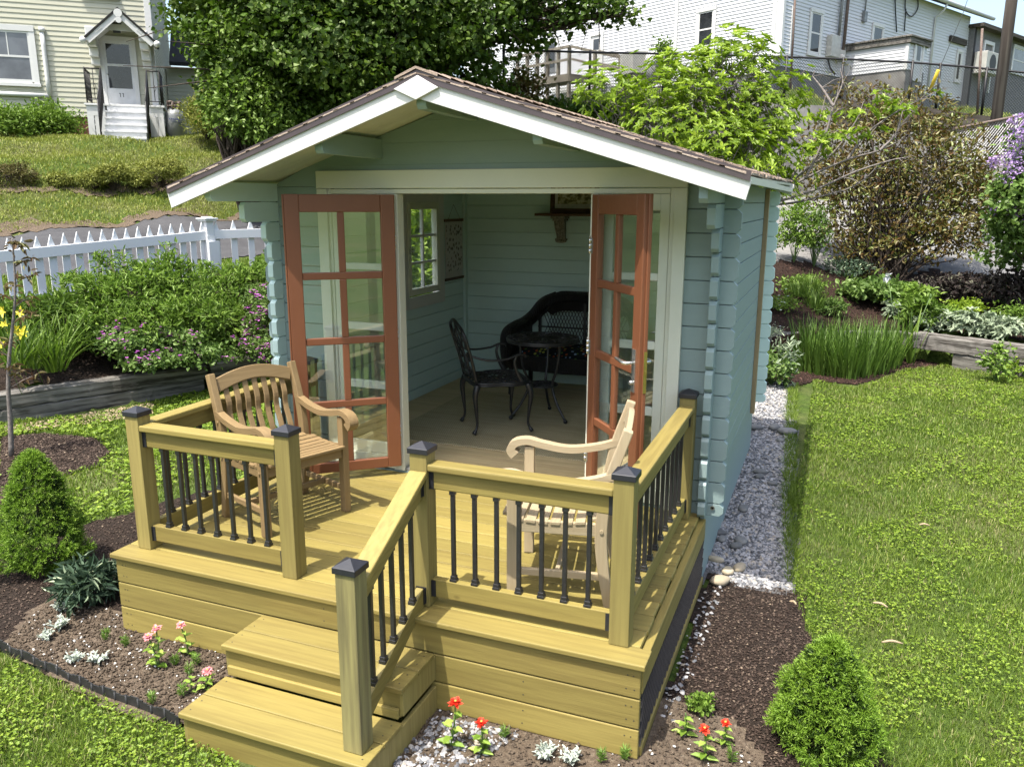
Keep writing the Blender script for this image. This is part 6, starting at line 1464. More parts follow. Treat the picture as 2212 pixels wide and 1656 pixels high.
for k, (u, v, d, r_, h_, mt, L_, lab) in enumerate(((1690, 625, 13.6, .30, .22, 'shrub_leaf', .05, 'low green seedlings in the mulch behind the rear shed corner'), (1800, 640, 14.0, .22, .25, 'geranium_leaf', .06, 'small purple tinged plant between the grass clumps and iris'), (1830, 560, 16.0, .5, .3, 'dark_leaf', .07, 'dark low leaves under the left side of the bronze shrub'), (1995, 660, 13.9, .25, .4, 'strap_leaf', .12, 'tall green leaves behind the first woolly plant'), (2040, 655, 14.0, .25, .3, 'shrub_leaf', .06, 'low green plant between the woolly row and the dark foliage'), (2140, 690, 13.6, .22, .25, 'woolly_leaf', .08, 'pale plant just above the right tie'), (2200, 660, 14.0, .3, .35, 'shrub_leaf', .06, 'green plant at the far right above the tie'))):
    mound('bank_plant', lab, 'plant', u, v, d, r_, h_, mt, L_, L_*.4, 130)
# lilac
rb = onground(2290, 560, 15); C, O = blobs_points([bl(2230, 440, 14.5, .55, .5), bl(2240, 500, 14.6, .6, .4), bl(2270, 360, 14.8, .7, .7), bl(2290, 450, 14.6, .8, .8), bl(2180, 555, 15.6, .35, .2)], 900, .5, -.7)
t_ = plant('lilac_bush', 'lilac bush with mauve flower clusters at the right edge', 'shrub', rb, clump_leaves(C, O, 7, .09, .09, .065, .4), 'geranium_leaf', twigs(rb, C[:60], .02, .005), 'bark')
fc = []
for u, v, r_ in ((2200, 262, .11), (2190, 300, .13), (2175, 345, .11), (2195, 325, .13), (2145, 350, .07), (2180, 380, .1), (2205, 360, .1), (2150, 455, .06), (2195, 452, .11), (2205, 470, .1), (2210, 290, .1)):
    q, _ = blobs_points([bl(u, v, 14.2, r_, r_*1.2)], 80, .5, -1); fc.append(q)
fc = np.concatenate(fc); extra(t_, 'blossoms', petals(fc, rv(len(fc)), 4, .022, .02, .1), 'lilac_petal')

# ---- grass
def grass(name, poly, n, L, W, mat, dens=None, avoid=(), lean=.6, dz=0.0, label=None, segs=2):
    P = scatter(poly, n, dens)
    for a in avoid: P = P[~inpoly(P[:, 0], P[:, 1], a)]
    n = len(P); z = HGT(P[:, 0], P[:, 1]); a = NR.rand(n)*6.283; ln = lean*NR.rand(n); ds_ = np.clip(np.hypot(P[:, 0]-CAM.x, P[:, 1]-CAM.y)/4.5, 1, 2.6)**.7 if L < .06 else np.ones(n); L = L*ds_**.6; W = W*ds_; rad = np.stack([np.cos(a), np.sin(a), 0*a], 1)
    cl = .5+.5*np.sin(P[:, 0]*2.3+1.3*np.sin(P[:, 1]*1.7))*np.sin(P[:, 1]*2.9+np.sin(P[:, 0]*3.1)); cl2 = .5+.5*np.sin(P[:, 0]*9+2*np.sin(P[:, 1]*7))*np.sin(P[:, 1]*8.3)
    D = unit(UP+rad*ln[:, None]); Sd = np.stack([-np.sin(a), np.cos(a), 0*a], 1)
    V_, F_, r_ = ribbons(np.stack([P[:, 0], P[:, 1], z-.005+dz], 1), D, Sd, L*(.45+.7*NR.rand(n))*(.65+.5*cl2), W*(.7+.6*NR.rand(n)), rad*.5*ln[:, None]-UP*.15, segs, np.clip(.30*cl+.2*cl2+.5*NR.rand(n), 0, 1))
    o = npmesh(name, V_, F_, r_, mat); o['kind'] = 'stuff'
    if label: o['label'] = label
    return o
def clover(name, poly, n, s, dens=None, avoid=(), label=None):
    P = scatter(poly, n, dens)
    pat = np.sin(P[:, 0]*3.1+1.7*np.sin(P[:, 1]*2.2))*np.sin(P[:, 1]*3.7+1.1*np.sin(P[:, 0]*2.7))+.5*np.sin(P[:, 0]*11+P[:, 1]*4)*np.sin(P[:, 1]*10)
    P = P[pat+NR.normal(0, .3, len(P)) > .05]
    for a in avoid: P = P[~inpoly(P[:, 0], P[:, 1], a)]
    n = len(P); z = HGT(P[:, 0], P[:, 1])+.012+.022*NR.rand(n); C = np.stack([P[:, 0], P[:, 1], z], 1); O = unit(rv(n)*.45+UP); s = np.repeat(s*(.6+.7*NR.rand(n))*np.clip(np.hypot(P[:, 0]-CAM.x, P[:, 1]-CAM.y)/4.5, 1, 2.6)**.7, 3)
    V_, F_, r_ = whorls(C, O, 3, s, s*.95, tilt=.25, fold=.05, droop=.15); o = npmesh(name, V_, F_, r_, 'clover'); o['kind'] = 'stuff'; o['label'] = label or 'clover leaves in the lawn'; return o
lawnR = [(.45, -1.6), (.47, 8.6), V2(gpt(1760, 822)), V2(gpt(1850, 838)), V2(gpt(1940, 805)), V2(gpt(1990, 775)), (TR0[4].x, TR0[4].y), (4.6, 8.2), (4.2, 3), (3.0, -1.6)]
dR = lambda x, y: np.clip((3.6/np.hypot(x-CAM.x, y-CAM.y))**1.1, .12, 1)
grass('lawn_grass', lawnR, 210000, .044, .0036, 'blade', dR, (bedR, bedI, grav), label='clipped green grass of the right lawn')
grass('lawn_grass', lawnR, 22000, .045, .0035, 'dry_blade', dR, (bedR, bedI, grav), label='dry straw coloured blades in the right lawn')
clover('lawn_clover', lawnR, 80000, .0085, dR, (bedR, bedI, grav), 'clover and small round leaves in the right lawn')
# shaded tall blades along the gravel
edge = [V2(gpt(u, v)) for u, v in ((1700, 1260), (1688, 1080), (1694, 980), (1702, 840), (1722, 835), (1722, 1000), (1722, 1270))]
grass('edge_grass', edge, 5000, .10, .005, 'blade', None, (), 1.0, label='longer grass spilling over the gravel edge')
lawnF = [(-6.5, -1.2), V2(gpt(-60, 1380)), V2(gpt(0, 1412)), V2(gpt(150, 1484)), V2(gpt(388, 1578)), V2(gpt(520, 1656)), (-1.5, -1.4)]
grass('lawn_grass', lawnF, 42000, .05, .0036, 'blade', None, (), label='grass in front of the black edging'); grass('lawn_grass', lawnF, 5000, .05, .004, 'dry_blade', None, (), label='dry blades in front of the black edging')
clover('lawn_clover', lawnF, 15000, .009, None, (), 'clover in front of the black edging')
lawnL = [(-4.2, 1.9), (-3.75, 2.9), (-3.6, 5.5), (-5.3, 8.0)]+[(p.x+.02, p.y-.12) for p in TL[::-1]]+[(-8.5, .5), (-7.5, -1.5), (-6.2, -.9), (-6.0, .2), V2(gpt(0, 1200)), V2(gpt(60, 1190)), V2(gpt(150, 1150))]
grass('lawn_grass', lawnL, 60000, .05, .0055, 'blade', None, (bedL, sap), label='grass between the left ties and the deck'); clover('lawn_clover', lawnL, 22000, .015, None, (bedL, sap), 'clover between the left ties and the deck')
chipband = [V2(gpt(u, v)) for u, v in ((20, 930), (140, 925), (300, 900), (330, 925), (240, 960), (215, 940), (100, 928), (20, 938))]
o = stones('wood_chips', scatter([V2(gpt(u, v)) for u, v in ((0, 925), (200, 893), (330, 872), (330, 900), (120, 925), (20, 938))], 1500), .014, 'dry_chip', .3, .01); o['kind'] = 'stuff'
lawnU = [V2(at(u, v, d)) for u, v, d in ((-500, 560, 17), (0, 512, 17.0), (250, 496, 17.6), (520, 474, 18.6), (620, 440, 20), (620, 330, 24.5), (480, 285, 26.5), (0, 285, 26.5), (-500, 285, 26))]
grass('far_grass', lawnU, 70000, .10, .014, 'far_blade', None, (), .7, label='rough mown grass of the upper bank and lawn'); grass('far_grass', lawnU, 9000, .10, .013, 'dry_blade', None, (), .9, label='dry tufts on the upper bank')
terr = [V2(at(u, 400, d)) for u, d in ((1050, 21.5), (1300, 23), (1480, 24.2), (1700, 25), (2000, 26.5), (2300, 27.5), (2300, 36), (1900, 34), (1665, 28), (1400, 26.5), (1100, 26))]
grass('far_grass', terr, 22000, .16, .018, 'far_blade', None, (), .7, label='grass on the terrace behind the chain link fence')
verge = [V2(at(u, v, d)) for u, v, d in ((-300, 700, 12), (0, 625, 12.6), (420, 590, 14.1), (620, 575, 14.8), (620, 552, 15.8), (420, 565, 15.2), (0, 598, 13.7), (-300, 680, 13))]
grass('far_grass', verge, 9000, .09, .009, 'blade', None, (), .7, label='grass verge between picket fence and lane')
for k, (u, v, rr) in enumerate(((1995, 1147, .06), (1900, 1322, .07), (1925, 1405, .09), (1712, 1318, .04))):
    b = gpt(u, v)+Vector((0, 0, .05)); mb = MB(); a = random.uniform(-.5, .5); mb.tube(bez([(-rr*.6, 0, 0), (0, .006, .006), (rr*.6, -.008, 0)], 4), [.004, .006, .007, .007, .008, .007, .006, .005, .003], 6)
    o = mb.build('bark_piece', 'dry_chip', None, 0, None, b); o.rotation_euler = (0, 0, a); tag(o, ['pale sliver of bark on the upper right lawn', 'tan strip of bark in the middle of the right lawn', 'brown curled bark piece above the right spruce', 'small brown leaf scrap near the mulch edge'][k], 'bark')
# ================================================================== BUILDINGS AND FENCES
class Wall:
    """local frame of a building: x along the front, y inwards"""
    def __init__(s, origin, ang):
        s.o = Vector(origin); s.a = ang; s.ux = Vector((math.cos(ang), math.sin(ang), 0)); s.uy = Vector((-math.sin(ang), math.cos(ang), 0))
    def Y(s, u, v, y=0.0):
        """(x, z) of the pixel on the plane local y"""
        d = ray(u, v); n_ = s.uy; t_ = (s.o+n_*y-CAM).dot(n_)/d.dot(n_); p = CAM+d*t_-s.o; return p.dot(s.ux), p.z
    def X(s, u, v, x=0.0):
        d = ray(u, v); n_ = s.ux; t_ = (s.o+n_*x-CAM).dot(n_)/d.dot(n_); p = CAM+d*t_-s.o; return p.dot(s.uy), p.z
def clap(mb, x0, x1, z0, z1, y, pitch=.124, lip=.016, axis='x', sgn=-1):
    """lapped siding boards between x0..x1 on the plane y; outward is sgn"""
    z = z0
    while z < z1-.01:
        zt = min(z+pitch, z1); L_ = lip*(zt-z)/pitch
        if axis == 'x': vs = [(x0, y, z), (x1, y, z), (x1, y+sgn*lip, z), (x0, y+sgn*lip, z), (x0, y+sgn*(lip-L_)+sgn*.001, zt), (x1, y+sgn*(lip-L_)+sgn*.001, zt), (x0, y, zt), (x1, y, zt)]
        else: vs = [(y, x0, z), (y, x1, z), (y+sgn*lip, x1, z), (y+sgn*lip, x0, z), (y+sgn*(lip-L_)+sgn*.001, x0, zt), (y+sgn*(lip-L_)+sgn*.001, x1, zt), (y, x0, zt), (y, x1, zt)]
        mb.add(vs, [(0, 1, 2, 3), (3, 2, 5, 4), (4, 5, 7, 6), (0, 3, 4, 6), (1, 7, 5, 2)]); z += pitch
def sashwin(par, x0, x1, z0, z1, y=-.02, trim=.11, sgn=-1, axis='x', glass='dark_glass', name='window', frame='white_paint', mull=None):
    """double hung window; y is the outer face of the siding"""
    def bx(mb, a, b, c, d, e, f):
        lo, hi = min(c, d), max(c, d)
        if axis == 'x': mb.box(a, b, lo, hi, e, f)
        else: mb.box(lo, hi, a, b, e, f)
    fr = MB(); t_ = trim
    for a, b, e, f, k in ((x0-t_, x0, z0-t_, z1, 0), (x1, x1+t_, z0-t_, z1, 0), (x0-t_, x1+t_, z1, z1+t_*1.1, .01), (x0-t_*1.2, x1+t_*1.2, z0-t_*.9, z0-t_*.3, .03)): bx(fr, a, b, y, y+sgn*(.035+k), e, f)
    w_ = fr.build(name, frame, par, .004); s_ = MB(); q = .045; zm = (z0+z1)/2
    for a, b, e, f in ((x0+.001, x0+q, z0, z1), (x1-q, x1-.001, z0, z1), (x0+q, x1-q, z1-q, z1), (x0+q, x1-q, z0-t_*.25, z0+q*1.2), (x0+q, x1-q, zm-.025, zm+.025)): bx(s_, a, b, y, y+sgn*.022, e, f)
    if mull: bx(s_, (x0+x1)/2-.012, (x0+x1)/2+.012, y, y+sgn*.018, zm, z1-q)
    s_.build('sash', frame, w_)
    g = MB(); bx(g, x0+q*.5, x1-q*.5, y, y+sgn*.010, z0, z1-.01); g.build('pane', glass, w_); return w_

# ---- yellow house
gc = at(347, 292, 25); W1 = Wall((gc.x, gc.y, 0), math.atan2(.653, .757)); zg = H1(gc.x, gc.y)
K7 = 0.18704
def Q(px, py, y=0.0): return W1.Y(px*K7, py*K7, y)
house = thing('yellow_house', 'pale yellow clapboard house with white trimmed gabled door hood and front steps', 'house', (gc.x, gc.y, 0), W1.a)
zb = Q(800, 1345)[1]; xr = Q(1885, 700)[0]; XLh = -13.0
mb = MB(); clap(mb, XLh, -.12, zb, 11.5, 0); mb.box(XLh, -.02, .001, .2, zb, 11.5); mb.box(-.2, 0, .2, 9, zb, 11.5); mb.build('wall', 'yellow_siding', house)
mb = MB(); mb.box(-.13, .03, -.045, .12, zb-.15, 11.5); mb.build('corner_board', 'white_paint', house, .004)
mb = MB(); clap(mb, 0.12, 9, zb, 11.5, 0.0, axis='y', sgn=1); mb.build('side_wall', 'yellow_siding', house)
mb = MB(); mb.box(XLh, -.02, .012, .3, zb-2.5, zb-.001); mb.build('foundation', 'brick_red', house)
mb = MB(); mb.prism([(XLh-.5, 11.5), (.6, 11.5), ((XLh)/2, 15.5)], (0, -.4, 0), (1, 0, 0), (0, 0, 1), (0, 1, 0), 10); mb.build('roof', 'grey_shingles', house)
a = Q(-120, 930); b = Q(330, 370); sashwin(house, a[0], b[0], a[1], b[1], glass='curtain_glass', mull=True, trim=.13)
a = Q(1150, -60); b = Q(1285, -350); sashwin(house, Q(1000, 0)[0], b[0], Q(1280, 12)[1]+.12, Q(1280, 12)[1]+1.7, glass='curtain_glass')
# white conduit
mb = MB(); p0, p1, p2 = Q(455, 345), Q(520, 1110), Q(-300, 1085); mb.tube(bez([(p0[0]+.06, -.06, p0[1]), (p0[0]+.06, -.06, p1[1])], 4), .055, 10); mb.tube([(p0[0]+.06, -.06, p1[1]), (p2[0], -.06, p1[1]+.02)], .055, 10); mb.tube([(p0[0]+.06, -.06, p0[1]-.06), (p0[0]+.06, -.06, p0[1]+.05)], .075, 10); mb.build('conduit', 'white_paint', house)
# door
dl, dt = Q(1130, 425)[0], Q(1350, 425)[1]; dr = Q(1600, 900)[0]; zs_ = Q(1350, 1250)[1]
mb = MB(); il, ir = dl+.10, dr-.10; it = dt-.13
for q in ((dl, il, zs_, dt), (ir, dr, zs_, dt), (il, ir, it, dt)): mb.box(q[0], q[1], -.06, -.005, q[2], q[3])
mb.build('door_trim', 'white_paint', house, .004)
mb = MB(); gz0 = zs_+.50; s_ = .06
for q in ((il, il+s_, zs_, it), (ir-s_, ir, zs_, it), (il+s_, ir-s_, it-s_, it), (il+s_, ir-s_, zs_, gz0), (il+s_, ir-s_, (gz0+it)/2-.03, (gz0+it)/2+.03)): mb.box(q[0], q[1], -.045, -.018, q[2], q[3])
dr_ = mb.build('storm_door', 'off_white', house, .004); mb = MB(); mb.box(il+s_*.5, ir-s_*.5, -.030, -.024, gz0-.02, it-.02); mb.build('pane', 'dark_glass', dr_)
cx = (il+ir)/2; mb = MB()
for k in (-.045, .03): mb.box(cx+k, cx+k+.016, -.049, -.0455, gz0-.22, gz0-.12); mb.box(cx+k-.02, cx+k+.001, -.049, -.0455, gz0-.135, gz0-.12)
mb.build('house_number', 'iron_black', dr_)
mb = MB(); mb.sphere((il+.04, -.07, (gz0+it)/2-.25), .025, r=.5); mb.build('door_knob', 'steel', dr_)
# hood over the door
D1 = .95; ap = Q(1355, 85, -D1); le = Q(955, 445, -D1); re_ = Q(1810, 480, -D1); ze = (le[1]+re_[1])/2
hood = MB()
def slab(mb, p, q, y0, y1, th):
    d = Vector((q[0]-p[0], 0, q[1]-p[1])); n_ = Vector((-d.z, 0, d.x)).normalized(); n_ = n_ if n_.z > 0 else -n_
    c = [Vector((p[0], 0, p[1])), Vector((q[0], 0, q[1]))]; o_ = [c[0], c[1], c[1]-n_*th, c[0]-n_*th]
    mb.prism([(v_.x, v_.z) for v_ in o_], (0, y0, 0), (1, 0, 0), (0, 0, 1), (0, 1, 0), y1-y0)
for e in ((le[0], ze), (re_[0], ze)): slab(hood, (ap[0], ap[1]), e, -D1-.04, 0, .05)
hd_ = hood.build('door_hood', 'grey_shingles', house)
mb = MB()
for e in ((le[0]+.06, ze-.02), (re_[0]-.06, ze-.02)): slab(mb, (ap[0], ap[1]-.065), e, -D1-.02, -D1+.03, .13); slab(mb, (ap[0], ap[1]-.06), e, -D1+.03, -.02, .03)
for i in range(5):
    for sx in (-1, 1):
        t_ = .25+i*.035+(.0); e = le if sx < 0 else re_; q = Vector((ap[0]+(e[0]-ap[0])*(t_+.25), -D1-.03, ap[1]-.11+(ze-ap[1])*(t_+.25))); mb.tube([q, q+Vector((0, .03, 0))], .035, 8)
mb.tube([(ap[0], -D1-.05, ap[1]-.14), (ap[0], -D1+.02, ap[1]-.14)], .10, 14); mb.tube([(ap[0], -D1-.05, ap[1]-.30), (ap[0], -D1+.02, ap[1]-.30)], .075, 12)
for e in (le, re_): mb.sphere((e[0], -D1+.0, ze-.05), .085)
mb.build('bargeboard', 'white_paint', hd_, 0)
mb = MB(); hx = (re_[0]-le[0])*.40; mb.prism([(-hx*.72, 0), (hx*.72, 0), (hx*.42, .26), (0, .42), (-hx*.42, .26)], (ap[0], -D1+.35, ze+.28), (1, 0, 0), (0, 0, 1), (0, 1, 0), .05); mb.build('gable_panel', 'off_white', hd_)
for px, py in ((1060, 385), (1665, 435)):
    x, z = Q(px, py, -.45); mb = MB(); w_ = .11
    for q in ((-.85, -.02, -.16, .10), (-.72, -.02, -.34, -.161), (-.45, -.02, -.56, -.341), (-.25, -.02, -.74, -.561)): mb.box(x-w_, x+w_, q[0], q[1], z+q[2], z+q[3])
    mb.build('hood_bracket', 'white_paint', house, .02)
x, z = Q(1345, 335, -.5); mb = MB(); mb.prism([(-.12, .09), (.12, .09), (.08, -.09), (-.08, -.09)], (x, -.58, z), (1, 0, 0), (0, 0, 1), (0, 1, 0), .16); mb.box(x-.14, x+.14, -.64, -.36, z+.095, z+.13); mb.build('porch_light', 'iron_black', house)
# stoop
SD = 1.0; sl, sr = Q(1000, 1260, -SD)[0], Q(1885, 1270, -SD)[0]; stl, str_ = Q(1215, 1260, -SD)[0], Q(1720, 1265, -SD)[0]; gz = zs_-.90
mb = MB(); mb.box(sl-.04, sr+.04, -SD-.03, -.05, zs_-.05, zs_); mb.build('stoop_platform', 'white_paint', house, .006)
for a, b in ((sl, stl), (str_, sr)):
    mb = MB(); mb.box(a, b, -SD, -SD+.03, zs_-.30, zs_-.052); mb.box(a, a+.15, -SD, -SD+.03, gz-.4, zs_-.30); mb.box(b-.13, b, -SD, -SD+.03, gz-.4, zs_-.30); mb.box(a+.0, a+.03, -SD+.031, -.06, gz-.4, zs_-.052)
    xs_ = np.linspace(a+.15, b-.13, 5)
    for x in xs_[1:-1]: mb.box(x-.02, x+.02, -SD+.004, -SD+.016, gz-.4, zs_-.30)
    z = zs_-.38
    while z > gz: mb.box(a+.15, b-.13, -SD+.017, -SD+.03, z-.022, z+.022); z -= .14
    mb.build('stoop_skirt', 'white_paint', house, .003)
    mb = MB(); mb.box(a+.04, b-.04, -SD+.1, -.1, gz-.4, zs_-.08); mb.build('stoop_core', 'interior_dark', house)
for i in range(5):
    mb = MB(); z = zs_-.01-(i+1)*.178; y1 = -SD-.24*i-.001; mb.box(stl+.02, str_-.02, y1-.26, y1, z-.04, z); mb.box(stl+.04, str_-.04, y1-.02, y1-.002, z+.0, z+.14) if i == 0 else mb.box(stl+.04, str_-.04, y1+.001, y1+.02, z+.0, z+.136)
    mb.box(stl+.04, str_-.04, y1-.24, y1-.222, gz-.5, z-.041); mb.build('stair', 'off_white', house, .004)
def rail_panel(par, P, Qp, h):
    P, Qp = Vector(P), Vector(Qp); mb = MB(); up = Vector((0, 0, h)); mb.tube([P+up, Qp+up], .018, 6); mb.tube([P+up*.12, Qp+up*.12], .012, 6); mb.tube([P, P+up*1.03], .018, 6); mb.tube([Qp, Qp+up*1.03], .018, 6)
    n = max(2, int((Qp-P).length/.13))
    for i in range(1, n):
        a = P.lerp(Qp, i/n); mb.tube([a+up*.12, a+up], .009, 4)
        mb.tube([a+up*.55+Vector((.0, 0, .05)), a+up*.5+(Qp-P).normalized()*.05, a+up*.45-Vector((0, 0, .05))], .007, 4)
    mb.build('iron_railing', 'iron_black', par)
rail_panel(house, (sl+.03, -SD+.03, zs_), (stl-.02, -SD+.03, zs_), .85); rail_panel(house, (str_+.02, -SD+.03, zs_), (sr-.03, -SD+.03, zs_), .85)
rail_panel(house, (sl+.03, -.1, zs_), (sl+.03, -SD+.03, zs_), .85); rail_panel(house, (sr-.03, -.1, zs_), (sr-.03, -SD+.03, zs_), .85)
rail_panel(house, (stl-.02, -SD, zs_), (stl-.02, -SD-1.15, gz), .85); rail_panel(house, (str_+.02, -SD, zs_), (str_+.02, -SD-1.15, gz), .85)
# rear wing
zwt = W1.Y(400, 146, 5)[1]; zwb = W1.Y(400, 250, 5)[1]; mb = MB(); xw = 4.8; clap(mb, .03, xw, zwb, zwt, 5.0); mb.box(.03, xw, 5.001, 8, zwb-1, zwt); wg = mb.build('rear_wing', 'yellow_siding', house)
mb = MB(); mb.prism([(-.1, 4.6, ), (0, 0), (0, 0)], (0, 0, 0), (1, 0, 0), (0, 0, 1), (0, 1, 0), .1) if False else None
mb.add([(.16, 4.6, zwt-.02), (xw+.3, 4.6, zwt-.02), (xw+.3, 8.0, zwt+1.6), (.16, 8.0, zwt+1.6), (.16, 4.6, zwt+.1), (xw+.3, 4.6, zwt+.1), (xw+.3, 8.0, zwt+1.72), (.16, 8.0, zwt+1.72)], [(3, 2, 1, 0), (4, 5, 6, 7), (0, 1, 5, 4), (1, 2, 6, 5), (2, 3, 7, 6)]); mb.build('wing_roof', 'grey_shingles', house)
# propane tank by the corner
def tank(label, p, r, h, mat):
    t_ = thing('propane_tank', label, 'tank', p); mb = MB(); pr = [(r*.8, .0), (r*.8, .06), (r, .12), (r, h-.22), (r*.93, h-.12), (r*.6, h-.03), (r*.2, h)]; n = 20
    vs = [(q*math.cos(b*2*math.pi/n), q*math.sin(b*2*math.pi/n), z) for q, z in pr for b in range(n)]; mb.add(vs, [(i*n+j, i*n+(j+1) % n, (i+1)*n+(j+1) % n, (i+1)*n+j) for i in range(6) for j in range(n)]+[tuple(6*n+j for j in range(n))], None, True); mb.build('body', mat, t_)
    mb = MB(); mb.tube([(r*.62*math.cos(a), r*.62*math.sin(a), h+.05) for a in np.linspace(0, 5.2, 14)], .02, 6); 
    for a in np.linspace(0, 5.2, 5): mb.tube([(r*.62*math.cos(a), r*.62*math.sin(a), h-.08), (r*.62*math.cos(a), r*.62*math.sin(a), h+.16)], .03, 5)
    mb.tube([(r*.62*math.cos(a), r*.62*math.sin(a), h+.15) for a in np.linspace(0, 5.2, 14)], .035, 6); mb.tube([(0, 0, h-.02), (0, 0, h+.1)], .04, 8); mb.build('collar', 'rust_metal' if mat == 'tank_metal' else mat, t_)
    mb = MB(); u_ = Vector((CAM.x-p[0], CAM.y-p[1], 0)).normalized(); s_ = Vector((-u_.y, u_.x, 0))
    for k in range(7): mb.obox(u_*(r+.004)+s_*((k-3)*.045)+Vector((0, 0, h*.60)), s_*.016, u_*.003, Vector((0, 0, .018)))
    mb.obox(u_*(r+.002)+Vector((0, 0, h*.53)), s_*.12, u_*.002, Vector((0, 0, .006))); mb.build('stencil', 'stencil_blue', t_); return t_
plain('stencil_blue', (0.10, 0.12, 0.25), .6)
p = at(382, 297, 24.2); tank('grey upright propane tank standing beside the yellow house corner', (p.x, p.y, p.z), .25, .74, 'tank_metal')

# ---- white building
gc = at(1664, 200, 28); W2 = Wall((gc.x, gc.y, 0), math.atan2(.881, .473)); wb = thing('white_building', 'long white vinyl sided building on the hill, with dark windows and a lean to', 'building', (gc.x, gc.y, 0), W2.a)
def D3(px, py): return (2000+px/2.208)*.7373, (py/2.208)*.7373         # third zoom of the picture
def R_(px, py, y=0.0): return W2.Y(*D3(px, py), y)
def L_(u, v, x=0.0): return W2.X(u, v, x)
xE = R_(1828, 400)[0]; zTop = R_(1600, 14)[1]; zF = R_(900, 480)[1]; zG = R_(900, 545)[1]-1
mb = MB(); clap(mb, .06, xE, zF, zTop, 0, .105, .018); mb.box(.05, xE, .002, .25, zF, zTop); mb.build('wall', 'white_siding', wb)
mb = MB(); clap(mb, .06, 16, zF-.2, zTop+3.0, 0, .105, .018, axis='y'); mb.box(.002, .25, .06, 16, zF-.2, zTop+3.0); mb.build('gable_wall', 'white_siding', wb)
mb = MB(); mb.box(.03, xE, .015, .3, zG-1, zF-.001); mb.box(.015, .3, .31, 16, zG-1, zF-.21); mb.build('foundation', 'stucco_grey', wb)
mb = MB(); mb.box(-.03, .10, -.03, .10, zF-.1, zTop+.2); mb.build('corner_board', 'white_paint', wb, .004)
mb = MB(); mb.prism([(-.35, zTop-.03), (-.35, zTop+.10), (7, zTop+3.6), (7, zTop+3.4)], (0.15, 0, 0), (0, 1, 0), (0, 0, 1), (1, 0, 0), xE+1.2); mb.build('roof', 'grey_shingles', wb)
mb = MB(); mb.tube([(.3, -.42, zTop+.02), (xE+1.3, -.42, zTop+.02)], .075, 8); mb.build('gutter', 'white_paint', wb)
mb = MB(); x = R_(1640, 60)[0]; mb.tube(bez([(x, -.42, zTop-.02), (x-.05, -.3, zTop-.3), (x-.1, -.06, zTop-.5)], 4)+[Vector((x-.1, -.06, zF+.1))], .04, 8); mb.build('downspout', 'white_paint', wb)
# jutting corner bay
x1 = R_(660, 100)[0]; z1 = R_(600, 330, -.25)[1]; mb = MB(); clap(mb, .0, x1, z1, zTop-.1, -.25, .105, .018); mb.box(0, x1, -.249, -.02, z1, zTop-.1); bay = mb.build('corner_bay', 'white_siding', wb)
mb = MB(); mb.box(-.04, .08, -.29, -.20, z1-.02, zTop); mb.box(x1-.03, x1+.07, -.29, -.02, z1-.02, R_(660, 50)[1]); mb.box(-.02, x1+.05, -.28, -.03, z1-.10, z1-.021); mb.build('corner_trim', 'white_paint', bay, .004)
a = R_(812, 340); b = R_(895, 95); sashwin(wb, a[0], b[0], a[1], b[1], y=-.02)
a = R_(1222, 290); b = R_(1290, 185); sashwin(wb, a[0], b[0], a[1]-.3, b[1], y=-.02)
a = R_(1757, 520); b = R_(1800, 345); sashwin(wb, a[0], b[0], a[1], b[1], y=-.02)
# pipes and meter
for px, r_, mt, z_ in ((1000, .05, 'grey_metal', 300), (1032, .055, 'rust_metal', 365)):
    x, z = R_(px, z_, -.08); mb = MB(); mb.tube([(x, -.10, z), (x+.08, -.10, zTop+.6)], r_, 8); mb.build('pipe', mt, wb)
x, z = R_(965, 372, -.1); mb = MB(); mb.box(x-.28, x+.30, -.22, -.02, z, z+.68); mb.build('meter_box', 'ac_beige', wb, .01); mb = MB(); x2, z2 = R_(1015, 372, -.1); mb.box(x2-.2, x2+.2, -.2, -.02, z2-.0, z2+.22); mb.sphere((x2-.05, -.2, z2-.05), .14); mb.build('meter', 'ac_beige', wb)
mb = MB(); pts = [R_(*q, -.1) for q in ((940, 385), (955, 440), (985, 480))]; mb.tube(bez([(a, -.1, b) for a, b in pts], 4), .03, 6); mb.build('cable', 'iron_black', wb)
for pts in ([(1375, 0), (1378, 90), (1385, 210)], [(1440, -10), (1443, 70), (1480, 108), (1520, 60), (1522, -10)], [(1445, 60), (1438, 150), (1435, 205)]):
    q = [R_(a, b, -.06) for a, b in pts]; mb = MB(); mb.tube(bez([(a, -.06, b) for a, b in q], 5), .022, 5); mb.build('cable', 'iron_black', wb)
x, z = R_(1172, 140, -.05); mb = MB(); mb.box(x-.1, x+.1, -.12, -.02, z-.02, z+.32); mb.tube([(x, -.06, z+.3), (x+.05, -.06, zTop)], .025, 6); mb.build('wall_box', 'grey_metal', wb)
x, z = R_(1775, 262, -.05); mb = MB(); mb.box(x-.7, x+.9, -.1, -.02, z-.12, z+.1); mb.build('dark_sign_board', 'timber_dark', wb)
